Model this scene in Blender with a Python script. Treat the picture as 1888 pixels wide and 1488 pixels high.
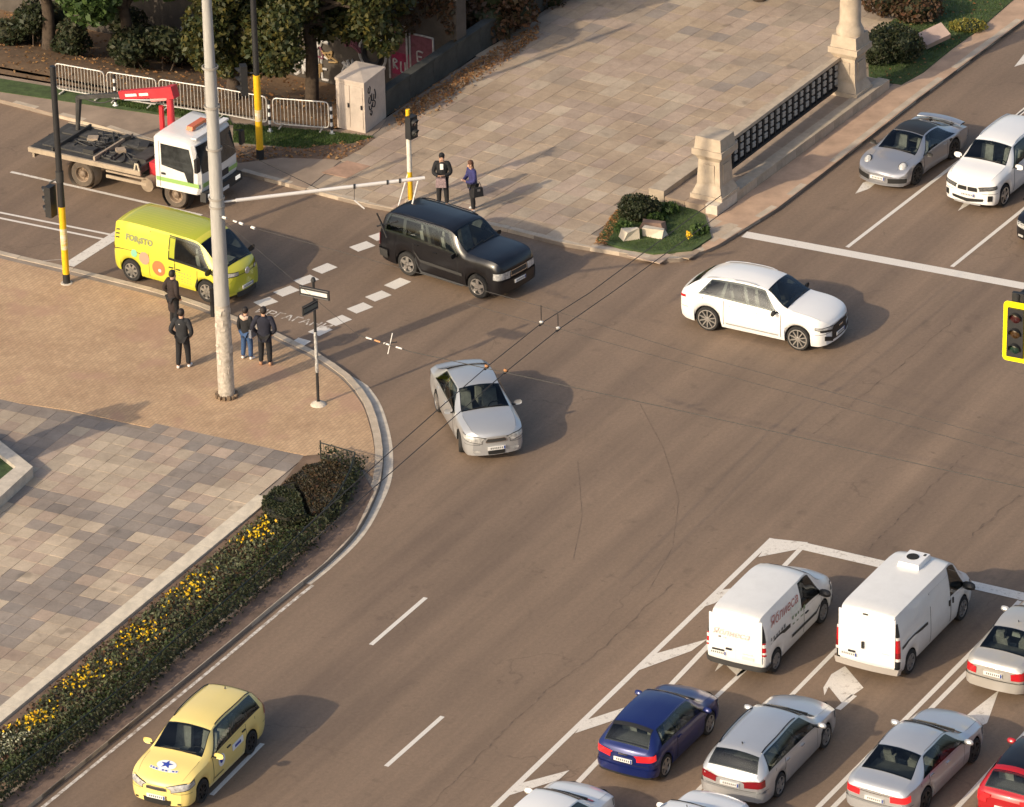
import bpy, math, random
from mathutils import Vector, Matrix
random.seed(7)
R = math.radians
for o in list(bpy.data.objects): bpy.data.objects.remove(o, do_unlink=True)
SC = bpy.context.scene
COL = SC.collection

# ------------------------------------------------------------------ camera
F_PX, CX, CY, PITCH, ROLL, CAM_H, CAM_Y = 9025.6, 944.0, 744.0, 0.456826, -0.02209, 63.007, -128.2
_fw = Vector((0, math.cos(PITCH), -math.sin(PITCH)))
_rt = Vector((1, 0, 0)); _up = _rt.cross(_fw)
_r2 = math.cos(ROLL)*_rt + math.sin(ROLL)*_up
_u2 = -math.sin(ROLL)*_rt + math.cos(ROLL)*_up
cam_d = bpy.data.cameras.new('camera'); cam = bpy.data.objects.new('camera', cam_d); COL.objects.link(cam)
cam.matrix_world = Matrix(((_r2.x, _u2.x, -_fw.x, 0), (_r2.y, _u2.y, -_fw.y, CAM_Y), (_r2.z, _u2.z, -_fw.z, CAM_H), (0, 0, 0, 1)))
cam_d.sensor_width = 36.0; cam_d.lens = 36.0*F_PX/1888.0; cam_d.clip_start = 1; cam_d.clip_end = 2000
SC.camera = cam
def G(px, py, z=0.0):
    """surveyed point of the photograph -> place on the level z"""
    d = _fw + (px-CX)/F_PX*_r2 - (py-CY)/F_PX*_u2
    t = (z-CAM_H)/d.z
    return Vector((d.x*t, CAM_Y+d.y*t, z))

# ------------------------------------------------------------------ light
SUN_EL, SHADOW_AZ = 27.0, 41.5
w = bpy.data.worlds.new('World'); SC.world = w; w.use_nodes = True
nt = w.node_tree; bg = nt.nodes['Background']
sky = nt.nodes.new('ShaderNodeTexSky'); sky.sky_type = 'NISHITA'; sky.sun_disc = False
sky.sun_elevation = R(SUN_EL); sky.sun_rotation = R(90-(SHADOW_AZ+180)); sky.air_density = 1.0; sky.dust_density = 4.0; sky.ozone_density = 1.0
nt.links.new(sky.outputs[0], bg.inputs[0]); bg.inputs[1].default_value = 0.15
sl = bpy.data.lights.new('sun', 'SUN'); sl.energy = 3.1; sl.angle = R(0.6); sl.color = (1.0, 0.83, 0.60)
so = bpy.data.objects.new('sun', sl); COL.objects.link(so)
_e, _a = R(SUN_EL), R(SHADOW_AZ)
so.rotation_euler = Vector((math.cos(_a)*math.cos(_e), math.sin(_a)*math.cos(_e), -math.sin(_e))).to_track_quat('-Z', 'Y').to_euler()
so.location = (-40, -40, 60)
SC.view_settings.view_transform = 'Standard'; SC.view_settings.look = 'None'
SC.view_settings.exposure = 0.22; SC.view_settings.gamma = 1.0; SC.view_settings.use_curve_mapping = False
SC.render.engine = 'CYCLES'; SC.cycles.max_bounces = 6

# ------------------------------------------------------------------ materials
MATS = {}
def mat(name, col, rough=0.6, metal=0.0, coat=0.0, var=0.0, vscale=3.0, col2=None, bump=0.0, bscale=40.0, spec=0.5, emit=None, stretch=None, detail=4.0):
    if name in MATS: return MATS[name]
    m = bpy.data.materials.new(name); m.use_nodes = True; n = m.node_tree; b = n.nodes['Principled BSDF']
    b.inputs['Base Color'].default_value = (*col, 1); b.inputs['Roughness'].default_value = rough; b.inputs['Metallic'].default_value = metal
    b.inputs['Coat Weight'].default_value = coat; b.inputs['Coat Roughness'].default_value = 0.04; b.inputs['Specular IOR Level'].default_value = spec
    if emit: b.inputs['Emission Color'].default_value = (*emit[0], 1); b.inputs['Emission Strength'].default_value = emit[1]
    if var or col2 or bump:
        tc = n.nodes.new('ShaderNodeTexCoord'); src = tc.outputs['Object']
        if stretch:
            mp = n.nodes.new('ShaderNodeMapping'); mp.inputs['Scale'].default_value = stretch; n.links.new(src, mp.inputs[0]); src = mp.outputs[0]
    if var or col2:
        t = n.nodes.new('ShaderNodeTexNoise'); t.inputs['Scale'].default_value = vscale; t.inputs['Detail'].default_value = detail; t.inputs['Roughness'].default_value = 0.65
        n.links.new(src, t.inputs['Vector'])
        rp = n.nodes.new('ShaderNodeValToRGB'); rp.color_ramp.elements[0].position = 0.3; rp.color_ramp.elements[1].position = 0.7
        if col2: a, c = col, col2
        else: a, c = tuple(x*(1-var) for x in col), tuple(min(1, x*(1+var)) for x in col)
        rp.color_ramp.elements[0].color = (*a, 1); rp.color_ramp.elements[1].color = (*c, 1)
        n.links.new(t.outputs[0], rp.inputs[0]); n.links.new(rp.outputs[0], b.inputs['Base Color'])
    if bump:
        t2 = n.nodes.new('ShaderNodeTexNoise'); t2.inputs['Scale'].default_value = bscale; t2.inputs['Detail'].default_value = 3
        n.links.new(src, t2.inputs['Vector'])
        bp = n.nodes.new('ShaderNodeBump'); bp.inputs['Strength'].default_value = bump; bp.inputs['Distance'].default_value = 0.02
        n.links.new(t2.outputs[0], bp.inputs['Height']); n.links.new(bp.outputs[0], b.inputs['Normal'])
    MATS[name] = m
    return m

def ramp(n, src, stops):
    r = n.nodes.new('ShaderNodeValToRGB'); e = r.color_ramp.elements
    while len(e) < len(stops): e.new(0.5)
    for k, (p, c) in enumerate(stops):
        e[k].position = p; e[k].color = (c, c, c, 1) if isinstance(c, (int, float)) else (*c, 1)
    n.links.new(src, r.inputs[0]); return r.outputs[0]
def mixc(n, mode, fac, a, b):
    x = n.nodes.new('ShaderNodeMix'); x.data_type = 'RGBA'; x.blend_type = mode
    for sock, v in ((x.inputs[0], fac), (x.inputs[6], a), (x.inputs[7], b)):
        if isinstance(v, (int, float)): sock.default_value = v
        elif isinstance(v, tuple): sock.default_value = (*v, 1)
        else: n.links.new(v, sock)
    return x.outputs[2]
def noise(n, vec, scale, detail=4, rough=.6):
    t = n.nodes.new('ShaderNodeTexNoise'); t.inputs['Scale'].default_value = scale; t.inputs['Detail'].default_value = detail; t.inputs['Roughness'].default_value = rough
    n.links.new(vec, t.inputs['Vector']); return t.outputs[0]
def mapped(n, scale, rotz=0, loc=(0, 0, 0)):
    tc = n.nodes.new('ShaderNodeTexCoord'); a = n.nodes.new('ShaderNodeMapping'); a.vector_type = 'POINT'
    a.inputs['Rotation'].default_value = (0, 0, rotz); n.links.new(tc.outputs['Object'], a.inputs[0])
    b = n.nodes.new('ShaderNodeMapping'); b.inputs['Scale'].default_value = scale; b.inputs['Location'].default_value = loc; n.links.new(a.outputs[0], b.inputs[0])
    return b.outputs[0]
def base_mat(name, rough=.8):
    m = bpy.data.materials.new(name); m.use_nodes = True; MATS[name] = m
    n = m.node_tree; b = n.nodes['Principled BSDF']; b.inputs['Roughness'].default_value = rough
    return m, n, b

def asphalt_mat():
    m, n, b = base_mat('asphalt', .75)
    v = mapped(n, (1, 1, 1), R(-60))
    streak = noise(n, mapped(n, (.035, .55, 1), R(-60)), 1.0, 4, .6)
    streak2 = noise(n, mapped(n, (.05, 1.6, 1), R(-60), (9, 4, 0)), 1.0, 3, .6)
    patch = noise(n, v, .16, 4, .6)
    fine = noise(n, v, 9.0, 6, .75)
    grit = noise(n, v, 55.0, 3, .8)
    c = ramp(n, streak, [(.22, (.160, .111, .078)), (.5, (.226, .158, .107)), (.78, (.280, .194, .130))])
    c = mixc(n, 'MULTIPLY', .8, c, ramp(n, streak2, [(.3, .84), (.7, 1.1)]))
    c = mixc(n, 'MULTIPLY', .8, c, ramp(n, patch, [(.3, .84), (.7, 1.1)]))
    c = mixc(n, 'MULTIPLY', .7, c, ramp(n, fine, [(.3, .76), (.7, 1.16)]))
    c = mixc(n, 'MULTIPLY', .6, c, ramp(n, grit, [(.28, .5), (.5, 1.0), (.75, 1.3)]))
    c = mixc(n, 'MULTIPLY', .9, c, ramp(n, noise(n, v, 1.1, 3, .5), [(.27, .80), (.36, 1.0)]))
    c = mixc(n, 'MULTIPLY', .9, c, ramp(n, noise(n, v, 4.2, 2, .5), [(.22, .70), (.30, 1.0)]))
    vo = n.nodes.new('ShaderNodeTexVoronoi'); vo.feature = 'DISTANCE_TO_EDGE'; vo.inputs['Scale'].default_value = .23
    dis = n.nodes.new('ShaderNodeVectorMath'); dis.operation = 'ADD'
    nn = n.nodes.new('ShaderNodeTexNoise'); nn.inputs['Scale'].default_value = 1.3; nn.inputs['Detail'].default_value = 4; n.links.new(v, nn.inputs['Vector'])
    n.links.new(v, dis.inputs[0]); n.links.new(nn.outputs[1], dis.inputs[1]); n.links.new(dis.outputs[0], vo.inputs['Vector'])
    crack = ramp(n, vo.outputs['Distance'], [(0.0, .72), (.006, 1.0)])
    msk = ramp(n, noise(n, v, .3, 2), [(.52, 0.0), (.6, 1.0)])
    c = mixc(n, 'MULTIPLY', msk, c, crack)
    n.links.new(c, b.inputs['Base Color'])
    bp = n.nodes.new('ShaderNodeBump'); bp.inputs['Strength'].default_value = .35; bp.inputs['Distance'].default_value = .01
    n.links.new(grit, bp.inputs['Height']); n.links.new(bp.outputs[0], b.inputs['Normal'])
    return m
def paint_mat(name, wear):
    """worn thermoplastic road paint: asphalt shows through where it is rubbed off"""
    m, n, b = base_mat(name, .7)
    v = mapped(n, (1, 1, 1))
    f = noise(n, v, 5.0, 6, .75); g = noise(n, v, 28.0, 3, .7)
    c = mixc(n, 'MIX', ramp(n, f, [(wear-.10, 0.0), (wear+.06, 1.0)]), (.30, .235, .18), (.72, .67, .60))
    c = mixc(n, 'MULTIPLY', .6, c, ramp(n, g, [(.3, .75), (.65, 1.08)]))
    n.links.new(c, b.inputs['Base Color']); return m
def brick_mat():
    m, n, b = base_mat('brick_paving', .85)
    v = mapped(n, (1, 1, 1), R(-62))
    br = n.nodes.new('ShaderNodeTexBrick'); br.inputs['Scale'].default_value = 1.0; br.inputs['Brick Width'].default_value = .22; br.inputs['Row Height'].default_value = .11
    br.inputs['Mortar Size'].default_value = .008; br.inputs['Color1'].default_value = (.52, .37, .235, 1); br.inputs['Color2'].default_value = (.46, .32, .20, 1); br.inputs['Mortar'].default_value = (.33, .235, .155, 1)
    n.links.new(v, br.inputs['Vector'])
    c = mixc(n, 'MULTIPLY', .9, br.outputs[0], ramp(n, noise(n, v, .45, 5, .65), [(.3, (.80, .72, .66)), (.6, (1.05, 1.0, .93))]))
    c = mixc(n, 'MULTIPLY', .8, c, ramp(n, noise(n, v, 4.0, 4), [(.3, .85), (.7, 1.1)]))
    red = ramp(n, noise(n, mapped(n, (1, 1, 1), 0, (3, 1, 0)), .55, 2), [(.55, 0.0), (.63, .5)])
    c = mixc(n, 'MIX', red, c, (.40, .235, .165))
    n.links.new(c, b.inputs['Base Color'])
    bp = n.nodes.new('ShaderNodeBump'); bp.inputs['Strength'].default_value = .3; bp.inputs['Distance'].default_value = .008
    n.links.new(br.outputs['Fac'], bp.inputs['Height']); bp.invert = True; n.links.new(bp.outputs[0], b.inputs['Normal'])
    return m
def slab_mat(name, col):
    """paving slab: own tone per slab, stains and grime running across the joints"""
    m, n, b = base_mat(name, .85)
    g = n.nodes.new('ShaderNodeNewGeometry'); oi = n.nodes.new('ShaderNodeObjectInfo')
    c = mixc(n, 'MULTIPLY', 1.0, col, ramp(n, oi.outputs['Random'], [(0, .90), (1, 1.10)]))
    c = mixc(n, 'MULTIPLY', .9, c, ramp(n, noise(n, g.outputs['Position'], .38, 5, .65), [(.3, (.74, .71, .69)), (.55, (1.0, .99, .97)), (.75, (1.06, 1.05, 1.03))]))
    c = mixc(n, 'MULTIPLY', .8, c, ramp(n, noise(n, g.outputs['Position'], 2.6, 4, .7), [(.3, .84), (.65, 1.06)]))
    c = mixc(n, 'MULTIPLY', .8, c, ramp(n, noise(n, g.outputs['Position'], 1.3, 2, .5), [(.25, .68), (.33, 1.0)]))
    c = mixc(n, 'MULTIPLY', .7, c, ramp(n, noise(n, g.outputs['Position'], 18.0, 3, .7), [(.3, .85), (.7, 1.1)]))
    n.links.new(c, b.inputs['Base Color']); return m
def leaf_mat(name, cols, rough=.6, trans=.25):
    m, n, b = base_mat(name, rough)
    g = n.nodes.new('ShaderNodeNewGeometry')
    k = len(cols)
    c = ramp(n, g.outputs['Random Per Island'], [(i/(k-1) if k > 1 else 0, cols[i]) for i in range(k)])
    n.links.new(c, b.inputs['Base Color'])
    t = n.nodes.new('ShaderNodeBsdfTranslucent'); n.links.new(c, t.inputs[0])
    mx = n.nodes.new('ShaderNodeMixShader'); mx.inputs[0].default_value = trans
    n.links.new(b.outputs[0], mx.inputs[1]); n.links.new(t.outputs[0], mx.inputs[2]); n.links.new(mx.outputs[0], n.nodes['Material Output'].inputs[0])
    return m
def glass_mat(name='car_glass', tint=(.74, .81, .78), rough=.02):
    """tinted car glass: a fresnel reflection over a clear, slightly green pane"""
    m, n, b = base_mat(name, rough); n.nodes.remove(b)
    t = n.nodes.new('ShaderNodeBsdfTransparent'); t.inputs[0].default_value = (*tint, 1)
    g = n.nodes.new('ShaderNodeBsdfGlossy'); g.inputs['Roughness'].default_value = rough; g.inputs[0].default_value = (.9, .95, 1, 1)
    f = n.nodes.new('ShaderNodeFresnel'); f.inputs[0].default_value = 1.5
    mx = n.nodes.new('ShaderNodeMixShader'); n.links.new(f.outputs[0], mx.inputs[0]); n.links.new(t.outputs[0], mx.inputs[1]); n.links.new(g.outputs[0], mx.inputs[2])
    n.links.new(mx.outputs[0], n.nodes['Material Output'].inputs[0]); return m
def car_paint(name, col, metal=0.0, rough=.32, dirt=.12, coat=.8):
    m, n, b = base_mat(name, rough)
    b.inputs['Metallic'].default_value = metal; b.inputs['Coat Weight'].default_value = coat; b.inputs['Coat Roughness'].default_value = .06
    tc = n.nodes.new('ShaderNodeTexCoord')
    f = noise(n, tc.outputs['Object'], 2.2, 5, .7)
    d = ramp(n, f, [(.42, 0.0), (.75, dirt)])
    c = mixc(n, 'MIX', d, col, (.19, .155, .12))
    gm = n.nodes.new('ShaderNodeNewGeometry'); c = mixc(n, 'MIX', gm.outputs['Backfacing'], c, (.03, .03, .032))      # inner face of the shell: dark trim
    n.links.new(c, b.inputs['Base Color'])
    return m

# ------------------------------------------------------------------ mesh helpers
class MB:
    def __init__(s): s.v = []; s.f = []; s.m = []
    def add(s, vs, fs, mi=0):
        o = len(s.v); s.v += [tuple(x) for x in vs]
        for f in fs: s.f.append(tuple(o+i for i in f)); s.m.append(mi)
        return s
    def box(s, c, d, mi=0, rot=None, taper=1.0):
        x, y, z = (k/2 for k in d); vs = []
        for sz in (-1, 1):
            k = taper if sz > 0 else 1
            for sx, sy in ((-1, -1), (1, -1), (1, 1), (-1, 1)):
                p = Vector((sx*x*k, sy*y*k, sz*z)); p = rot @ p if rot is not None else p
                vs.append(p+Vector(c))
        return s.add(vs, [(3, 2, 1, 0), (4, 5, 6, 7), (0, 1, 5, 4), (1, 2, 6, 5), (2, 3, 7, 6), (3, 0, 4, 7)], mi)
    def tube(s, path, rad, n=8, mi=0, cap=True):
        path = [Vector(p) for p in path]
        if not hasattr(rad, '__len__'): rad = [rad]*len(path)
        o = len(s.v); L = len(path)
        d0 = (path[1]-path[0]).normalized(); a = d0.orthogonal().normalized()
        for i, p in enumerate(path):
            d = (path[min(i+1, L-1)]-path[max(i-1, 0)]).normalized()
            a = (a-d*a.dot(d)); a = a.normalized() if a.length > 1e-6 else d.orthogonal().normalized(); b = d.cross(a)
            for k in range(n):
                t = 2*math.pi*k/n; s.v.append(tuple(p+(a*math.cos(t)+b*math.sin(t))*rad[i]))
        for i in range(L-1):
            for k in range(n):
                s.f.append((o+i*n+k, o+i*n+(k+1) % n, o+(i+1)*n+(k+1) % n, o+(i+1)*n+k)); s.m.append(mi)
        if cap:
            s.f.append(tuple(o+k for k in reversed(range(n)))); s.m.append(mi)
            s.f.append(tuple(o+(L-1)*n+k for k in range(n))); s.m.append(mi)
        return s
    def lathe(s, prof, n=24, axis='z', c=(0, 0, 0), mi=0, close=False):
        o = len(s.v); L = len(prof)
        for r, h in prof:
            for k in range(n):
                t = 2*math.pi*k/n; x, y = r*math.cos(t), r*math.sin(t)
                p = (x, y, h) if axis == 'z' else (x, h, y) if axis == 'y' else (h, x, y)
                s.v.append((p[0]+c[0], p[1]+c[1], p[2]+c[2]))
        for i in range(L-1 + (1 if close else 0)):
            j = (i+1) % L
            for k in range(n):
                q = (o+i*n+k, o+i*n+(k+1) % n, o+j*n+(k+1) % n, o+j*n+k)
                s.f.append(q if axis != 'y' else q[::-1]); s.m.append(mi)
        return s
    def grid(s, rows, mi=0, flip=False):
        o = len(s.v); a = len(rows); b = len(rows[0])
        for r in rows: s.v += [tuple(p) for p in r]
        for i in range(a-1):
            for j in range(b-1):
                q = (o+i*b+j, o+i*b+j+1, o+(i+1)*b+j+1, o+(i+1)*b+j); s.f.append(q[::-1] if flip else q); s.m.append(mi)
        return s
    def prism(s, poly, z0, z1, mi=0, mside=None):
        n = len(poly); poly = [(p[0], p[1]) for p in poly]
        if sum(poly[i][0]*poly[(i+1) % n][1]-poly[(i+1) % n][0]*poly[i][1] for i in range(n)) < 0: poly = poly[::-1]
        o = len(s.v); s.v += [(x, y, z0) for x, y in poly]+[(x, y, z1) for x, y in poly]
        s.f.append(tuple(o+n+i for i in range(n))); s.m.append(mi)
        for i in range(n):
            j = (i+1) % n; s.f.append((o+i, o+j, o+n+j, o+n+i)); s.m.append(mi if mside is None else mside)
        return s
    def leaves(s, n, pick, size, mi=0, rng=random, flat=0.0, cross=False):
        for _ in range(n):
            p = Vector(pick()); sz = size*(.55+.9*rng.random())
            d = Vector((rng.gauss(0, 1), rng.gauss(0, 1), rng.gauss(0, 1)*(1-flat)+flat*0.05)).normalized()
            e = d.orthogonal().normalized(); e = (e*math.cos(3*rng.random())+d.cross(e)*math.sin(3*rng.random()))
            e = e.normalized(); a = d*sz; b = e*sz*.55
            s.add([p-a, p+b, p+a, p-b], [(0, 1, 2, 3)], mi)
        return s
    def build(s, name, mats, parent=None, smooth=None, loc=None):
        me = bpy.data.meshes.new(name); me.from_pydata(s.v, [], s.f); 
        for m in (mats if isinstance(mats, (list, tuple)) else [mats]): me.materials.append(m)
        me.polygons.foreach_set('material_index', s.m)
        if smooth is not None:
            me.shade_smooth(); me.set_sharp_from_angle(angle=R(smooth))
        me.update()
        return link(name, me, parent, loc)
def link(name, me, parent=None, loc=None):
    o = bpy.data.objects.new(name, me); COL.objects.link(o)
    if parent: o.parent = parent
    if loc is not None: o.location = loc
    return o
def tag(o, label=None, cat=None, group=None, kind=None):
    if label: o['label'] = label
    if cat: o['category'] = cat
    if group: o['group'] = group
    if kind: o['kind'] = kind
    return o
def empty(name, loc, rz=0, label=None, cat=None, group=None):
    o = bpy.data.objects.new(name, None); COL.objects.link(o); o.location = loc; o.rotation_euler = (0, 0, rz); o.empty_display_size = .2
    return tag(o, label, cat, group)
def inside(p, poly):
    c = False; n = len(poly); x, y = p[0], p[1]
    for i in range(n):
        x1, y1 = poly[i][0], poly[i][1]; x2, y2 = poly[(i+1) % n][0], poly[(i+1) % n][1]
        if (y1 > y) != (y2 > y) and x < (x2-x1)*(y-y1)/(y2-y1)+x1: c = not c
    return c
def resample(pts, step):
    out = [Vector(pts[0])]; acc = 0
    for a, b in zip(pts[:-1], pts[1:]):
        a, b = Vector(a), Vector(b); L = (b-a).length; t = step-acc
        while t <= L:
            out.append(a+(b-a)*(t/L)); t += step
        acc = L-(t-step)
    return out
def smoothline(pts, k=4):
    P = [Vector(p) for p in pts]; out = []
    for i in range(len(P)-1):
        p0, p1, p2, p3 = P[max(i-1, 0)], P[i], P[i+1], P[min(i+2, len(P)-1)]
        for j in range(k):
            t = j/k
            out.append(.5*((2*p1)+(p2-p0)*t+(2*p0-5*p1+4*p2-p3)*t*t+(3*p1-p0-3*p2+p3)*t**3))
    out.append(P[-1]); return out
def offset_line(pts, d):
    out = []
    for i, p in enumerate(pts):
        t = (pts[min(i+1, len(pts)-1)]-pts[max(i-1, 0)]); t.z = 0; t.normalize()
        out.append(Vector((p.x-t.y*d, p.y+t.x*d, p.z)))
    return out
def ribbon(pts, wd, z):
    a = offset_line(pts, wd/2); b = offset_line(pts, -wd/2)
    return [[Vector((p.x, p.y, z)) for p in b], [Vector((p.x, p.y, z)) for p in a]]
def text_mesh(name, body, size, mtl, parent, mw, italic=0.0, bold=0.0, align='CENTER', xs=1.0):
    c = bpy.data.curves.new(name, 'FONT'); c.body = body; c.size = size; c.shear = italic; c.offset = bold; c.align_x = align; c.align_y = 'CENTER'; c.resolution_u = 2
    t = bpy.data.objects.new(name+'_src', c); COL.objects.link(t)
    dg = bpy.context.evaluated_depsgraph_get(); me = bpy.data.meshes.new_from_object(t.evaluated_get(dg))
    bpy.data.objects.remove(t); me.materials.clear(); me.materials.append(mtl)
    o = link(name, me, parent); o.matrix_local = mw @ Matrix.Diagonal((xs, 1, 1, 1)); return o
# ------------------------------------------------------------------ the setting
SW = 0.13            # pavement level
ASPH = asphalt_mat(); PAINT = paint_mat('road_paint', .33); PAINT_W = paint_mat('road_paint_worn', .39)
BRICK = brick_mat()
STONE = mat('kerb_stone', (.46, .38, .29), .85, var=.18, vscale=2.5, bump=.3)
STONE_W = mat('kerb_stone_pale', (.56, .49, .40), .85, var=.2, vscale=3, bump=.3)
CONC = mat('pavement_bed', (.26, .21, .165), .9, var=.2, vscale=1.2, bump=.3)
SOIL = mat('bare_soil', (.16, .105, .07), .95, var=.35, vscale=1.5, bump=.6, bscale=12)
U60 = Vector((math.cos(R(60)), math.sin(R(60)), 0)); V60 = Vector((-U60.y, U60.x, 0))

PA = G(712, 216, SW); PB = G(1010, 14, SW); PFAR = PA+(PB-PA)*6
FENCE_PX = [(712, 216), (622, 238), (430, 209), (215, 172), (-300, 84), (-900, -22)]      # upper edge of the river bank
_ed = [(PFAR.x, PFAR.y)]+[(G(*q, SW).x, G(*q, SW).y) for q in FENCE_PX]
_rp = [(-300, -300), (300, -300), (300, 400)]+_ed+[(-300, _ed[-1][1]+30)]
road = tag(MB().add([(x, y, 0) for x, y in _rp], [tuple(range(len(_rp)))]).build('road', ASPH), kind='structure')
def pline(pp, z=0): return [G(x, y, z) for x, y in pp]

KL = [(-900, 245), (-260, 404), (16, 473), (107, 494), (193, 515), (305, 544), (382, 569), (429, 588), (506, 617), (542, 635), (580, 653), (608, 671), (641, 694), (667, 722), (686, 752), (700, 797), (706, 838), (704, 880), (693, 918), (658, 985), (598, 1047), (522, 1108), (410, 1202), (298, 1294), (62, 1486), (-160, 1668), (-900, 2275)]
KR = [(-900, -40), (-300, 110), (0, 190), (159, 231), (211, 246), (330, 285), (440, 321), (515, 341), (596, 362), (650, 376), (706, 388), (800, 403), (917, 424), (1041, 455), (1123, 468), (1184, 481), (1244, 484), (1274, 477), (1326, 456), (1377, 423), (1432, 389), (1514, 326), (1610, 250), (1686, 191), (1888, 40), (2100, -118), (2500, -420)]
kl = smoothline(pline(KL)); kr = smoothline(pline(KR))
pave_l = tag(MB().prism([(p.x, p.y) for p in kl]+[(-120, -120), (-120, 60)], -.3, SW-.02).build('pavement', CONC), kind='structure')
pave_r = tag(MB().prism([(p.x, p.y) for p in kr]+[(120, 300)]+_ed+[(_ed[-1][0]-2, _ed[-1][1]-1)], -.3, SW-.02).build('pavement', CONC), kind='structure')

def kerb(line, parent, side, wd, mtl, z1, step=1.0, lo=None):
    pts = resample(line, step); rng = random.Random(3)
    for a, b in zip(pts[:-1], pts[1:]):
        c = (a+b)/2
        if not (-26 < c.x < 27 and -30 < c.y < 42): continue
        d = (b-a).normalized(); nn = Vector((-d.y, d.x, 0))*side
        q = [a+d*.006, b-d*.006, b-d*.006+nn*wd, a+d*.006+nn*wd]
        dz = rng.uniform(-.006, .006)
        MB().prism([(p.x-c.x, p.y-c.y) for p in q], -.1, z1+dz).build('kerb_stone', mtl, parent, loc=(c.x, c.y, 0))
kerb(kl, pave_l, -1, .22, STONE, SW); kerb(kr, pave_r, 1, .22, STONE, SW)
# pale gutter strip round the near corner, running out into the white edge line
gut = [p for p in kl if -11 < p.y < 2.4 and p.x > -8]
rows = [[], []]
for i, p in enumerate(gut):
    t = gut[min(i+1, len(gut)-1)]-gut[max(i-1, 0)]; t.normalize(); nn = Vector((-t.y, t.x, 0))
    f = i/(len(gut)-1); wd = .27*(min(1, f*9))*(1-.45*max(0, f-.6)/.4)
    rows[1].append(p+nn*.015+Vector((0, 0, .006))); rows[0].append(p+nn*(.02+wd)+Vector((0, 0, .006)))
MB().grid(rows).build('gutter_strip', STONE_W, road)
edge = [p for p in kl if p.y < -10.4 and p.y > -45]
edge = offset_line(edge, .24)
MB().grid(ribbon(edge, .10, .005)).build('edge_line', paint_mat('edge_paint', .50), road)

# ---- paint on the road
def stripe(name, a, b, wd, m=PAINT, z=.005):
    a, b = G(*a), G(*b); n = max(2, int((b-a).length/1.0))
    pts = [a+(b-a)*(i/n) for i in range(n+1)]
    return MB().grid(ribbon(pts, wd, z)).build(name, m, road)
def poly(name, pp, m=PAINT_W, z=.005):
    q = pline(pp, z); n = len(q)
    if sum(q[i].x*q[(i+1) % n].y-q[(i+1) % n].x*q[i].y for i in range(n)) < 0: q = q[::-1]
    return MB().add(q, [tuple(range(n))]).build(name, m, road)
stripe('lane_line', (888, 1510), (1424, 993), .16)                       # left edge of the hatched wedge
stripe('lane_line', (1030, 1480), (1480, 1008), .15, z=.0075)
for q in [[(1424, 993), (1490, 1000), (1470, 1013), (1398, 1027), (1406, 1016)], [(1327, 1088), (1362, 1083), (1318, 1112), (1288, 1122), (1299, 1115)], [(1205, 1206), (1305, 1178), (1275, 1200), (1172, 1238)], [(1080, 1328), (1165, 1300), (1138, 1326), (1060, 1352)], [(960, 1444), (1050, 1420), (1030, 1438), (940, 1466)]]:
    poly('hatch_bar', q, PAINT_W, .0105)
stripe('lane_line', (1245, 1500), (1548, 1192), .13)
stripe('lane_line', (1555, 1186), (1640, 1095), .13)
stripe('lane_line', (1500, 1497), (1812, 1182), .14); stripe('lane_line', (1528, 1497), (1830, 1192), .14)
stripe('lane_line', (1812, 1182), (1880, 1108), .13)
stripe('lane_line', (1755, 1500), (1920, 1320), .14)
stripe('lane_line', (1315, 1290), (1395, 1215), .13, PAINT_W)
stripe('stop_line', (1478, 1007), (1910, 1106), .42, PAINT_W, .0135)
stripe('stop_line', (1372, 432), (1960, 541), .45)
stripe('lane_line', (1562, 456), (1900, 196), .13); stripe('lane_line', (1755, 492), (1960, 327), .13)
stripe('lane_line', (1790, 282), (2000, 110), .13)
stripe('lane_dash', (684, 1189), (785, 1102), .13); stripe('lane_dash', (712, 1413), (816, 1321), .13); stripe('lane_dash', (390, 1466), (484, 1371), .13)
stripe('lane_line', (20, 317), (372, 397), .13, PAINT_W)
stripe('lane_line', (-60, 380), (205, 433), .11); stripe('lane_line', (-60, 390), (200, 443), .11)
stripe('stop_line', (126, 490), (228, 425), .42, PAINT_W, .0085)
stripe('lane_line', (-60, 492), (120, 478), .02)
for a, b in (((687, 440), (712, 432)), ((652, 460), (684, 449)), ((584, 501), (613, 489)), ((549, 522), (580, 511)), ((512, 543), (544, 531)), ((475, 562), (505, 552)), ((718, 530), (748, 516)), ((682, 552), (713, 540)), ((648, 574), (679, 562)), ((610, 597), (640, 585)), ((578, 616), (603, 604)), ((540, 640), (562, 626))):
    stripe('crosswalk_dash', a, b, .47)
def arrow(c, rz, shape, m=PAINT_W):
    c = G(*c); u = Vector((math.cos(rz), math.sin(rz), 0)); v = Vector((-u.y, u.x, 0))
    for q in shape:
        p = [c+u*x+v*y+Vector((0, 0, .005)) for x, y in q]; n = len(p)
        if sum(p[i].x*p[(i+1) % n].y-p[(i+1) % n].x*p[i].y for i in range(n)) < 0: p = p[::-1]
        MB().add(p, [tuple(range(n))]).build('turn_arrow', m, road)
poly('turn_arrow', [(1842, 1272), (1768, 1330), (1794, 1334), (1800, 1342), (1820, 1333)])
poly('turn_arrow', [(1558, 1228), (1592, 1268), (1552, 1296), (1528, 1266), (1520, 1282), (1518, 1268), (1533, 1243)])
stripe('turn_arrow', (1545, 1308), (1575, 1282), .16, PAINT_W)
poly('turn_arrow', [(1327, 1215), (1360, 1247), (1378, 1235), (1410, 1218), (1385, 1205)])
poly('turn_arrow', [(1318, 1238), (1330, 1214), (1338, 1222)], z=.0085)
poly('turn_arrow', [(1577, 357), (1591, 337), (1640, 318), (1602, 348)]); poly('turn_arrow', [(1766, 389), (1779, 371), (1800, 360), (1793, 374)])
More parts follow.
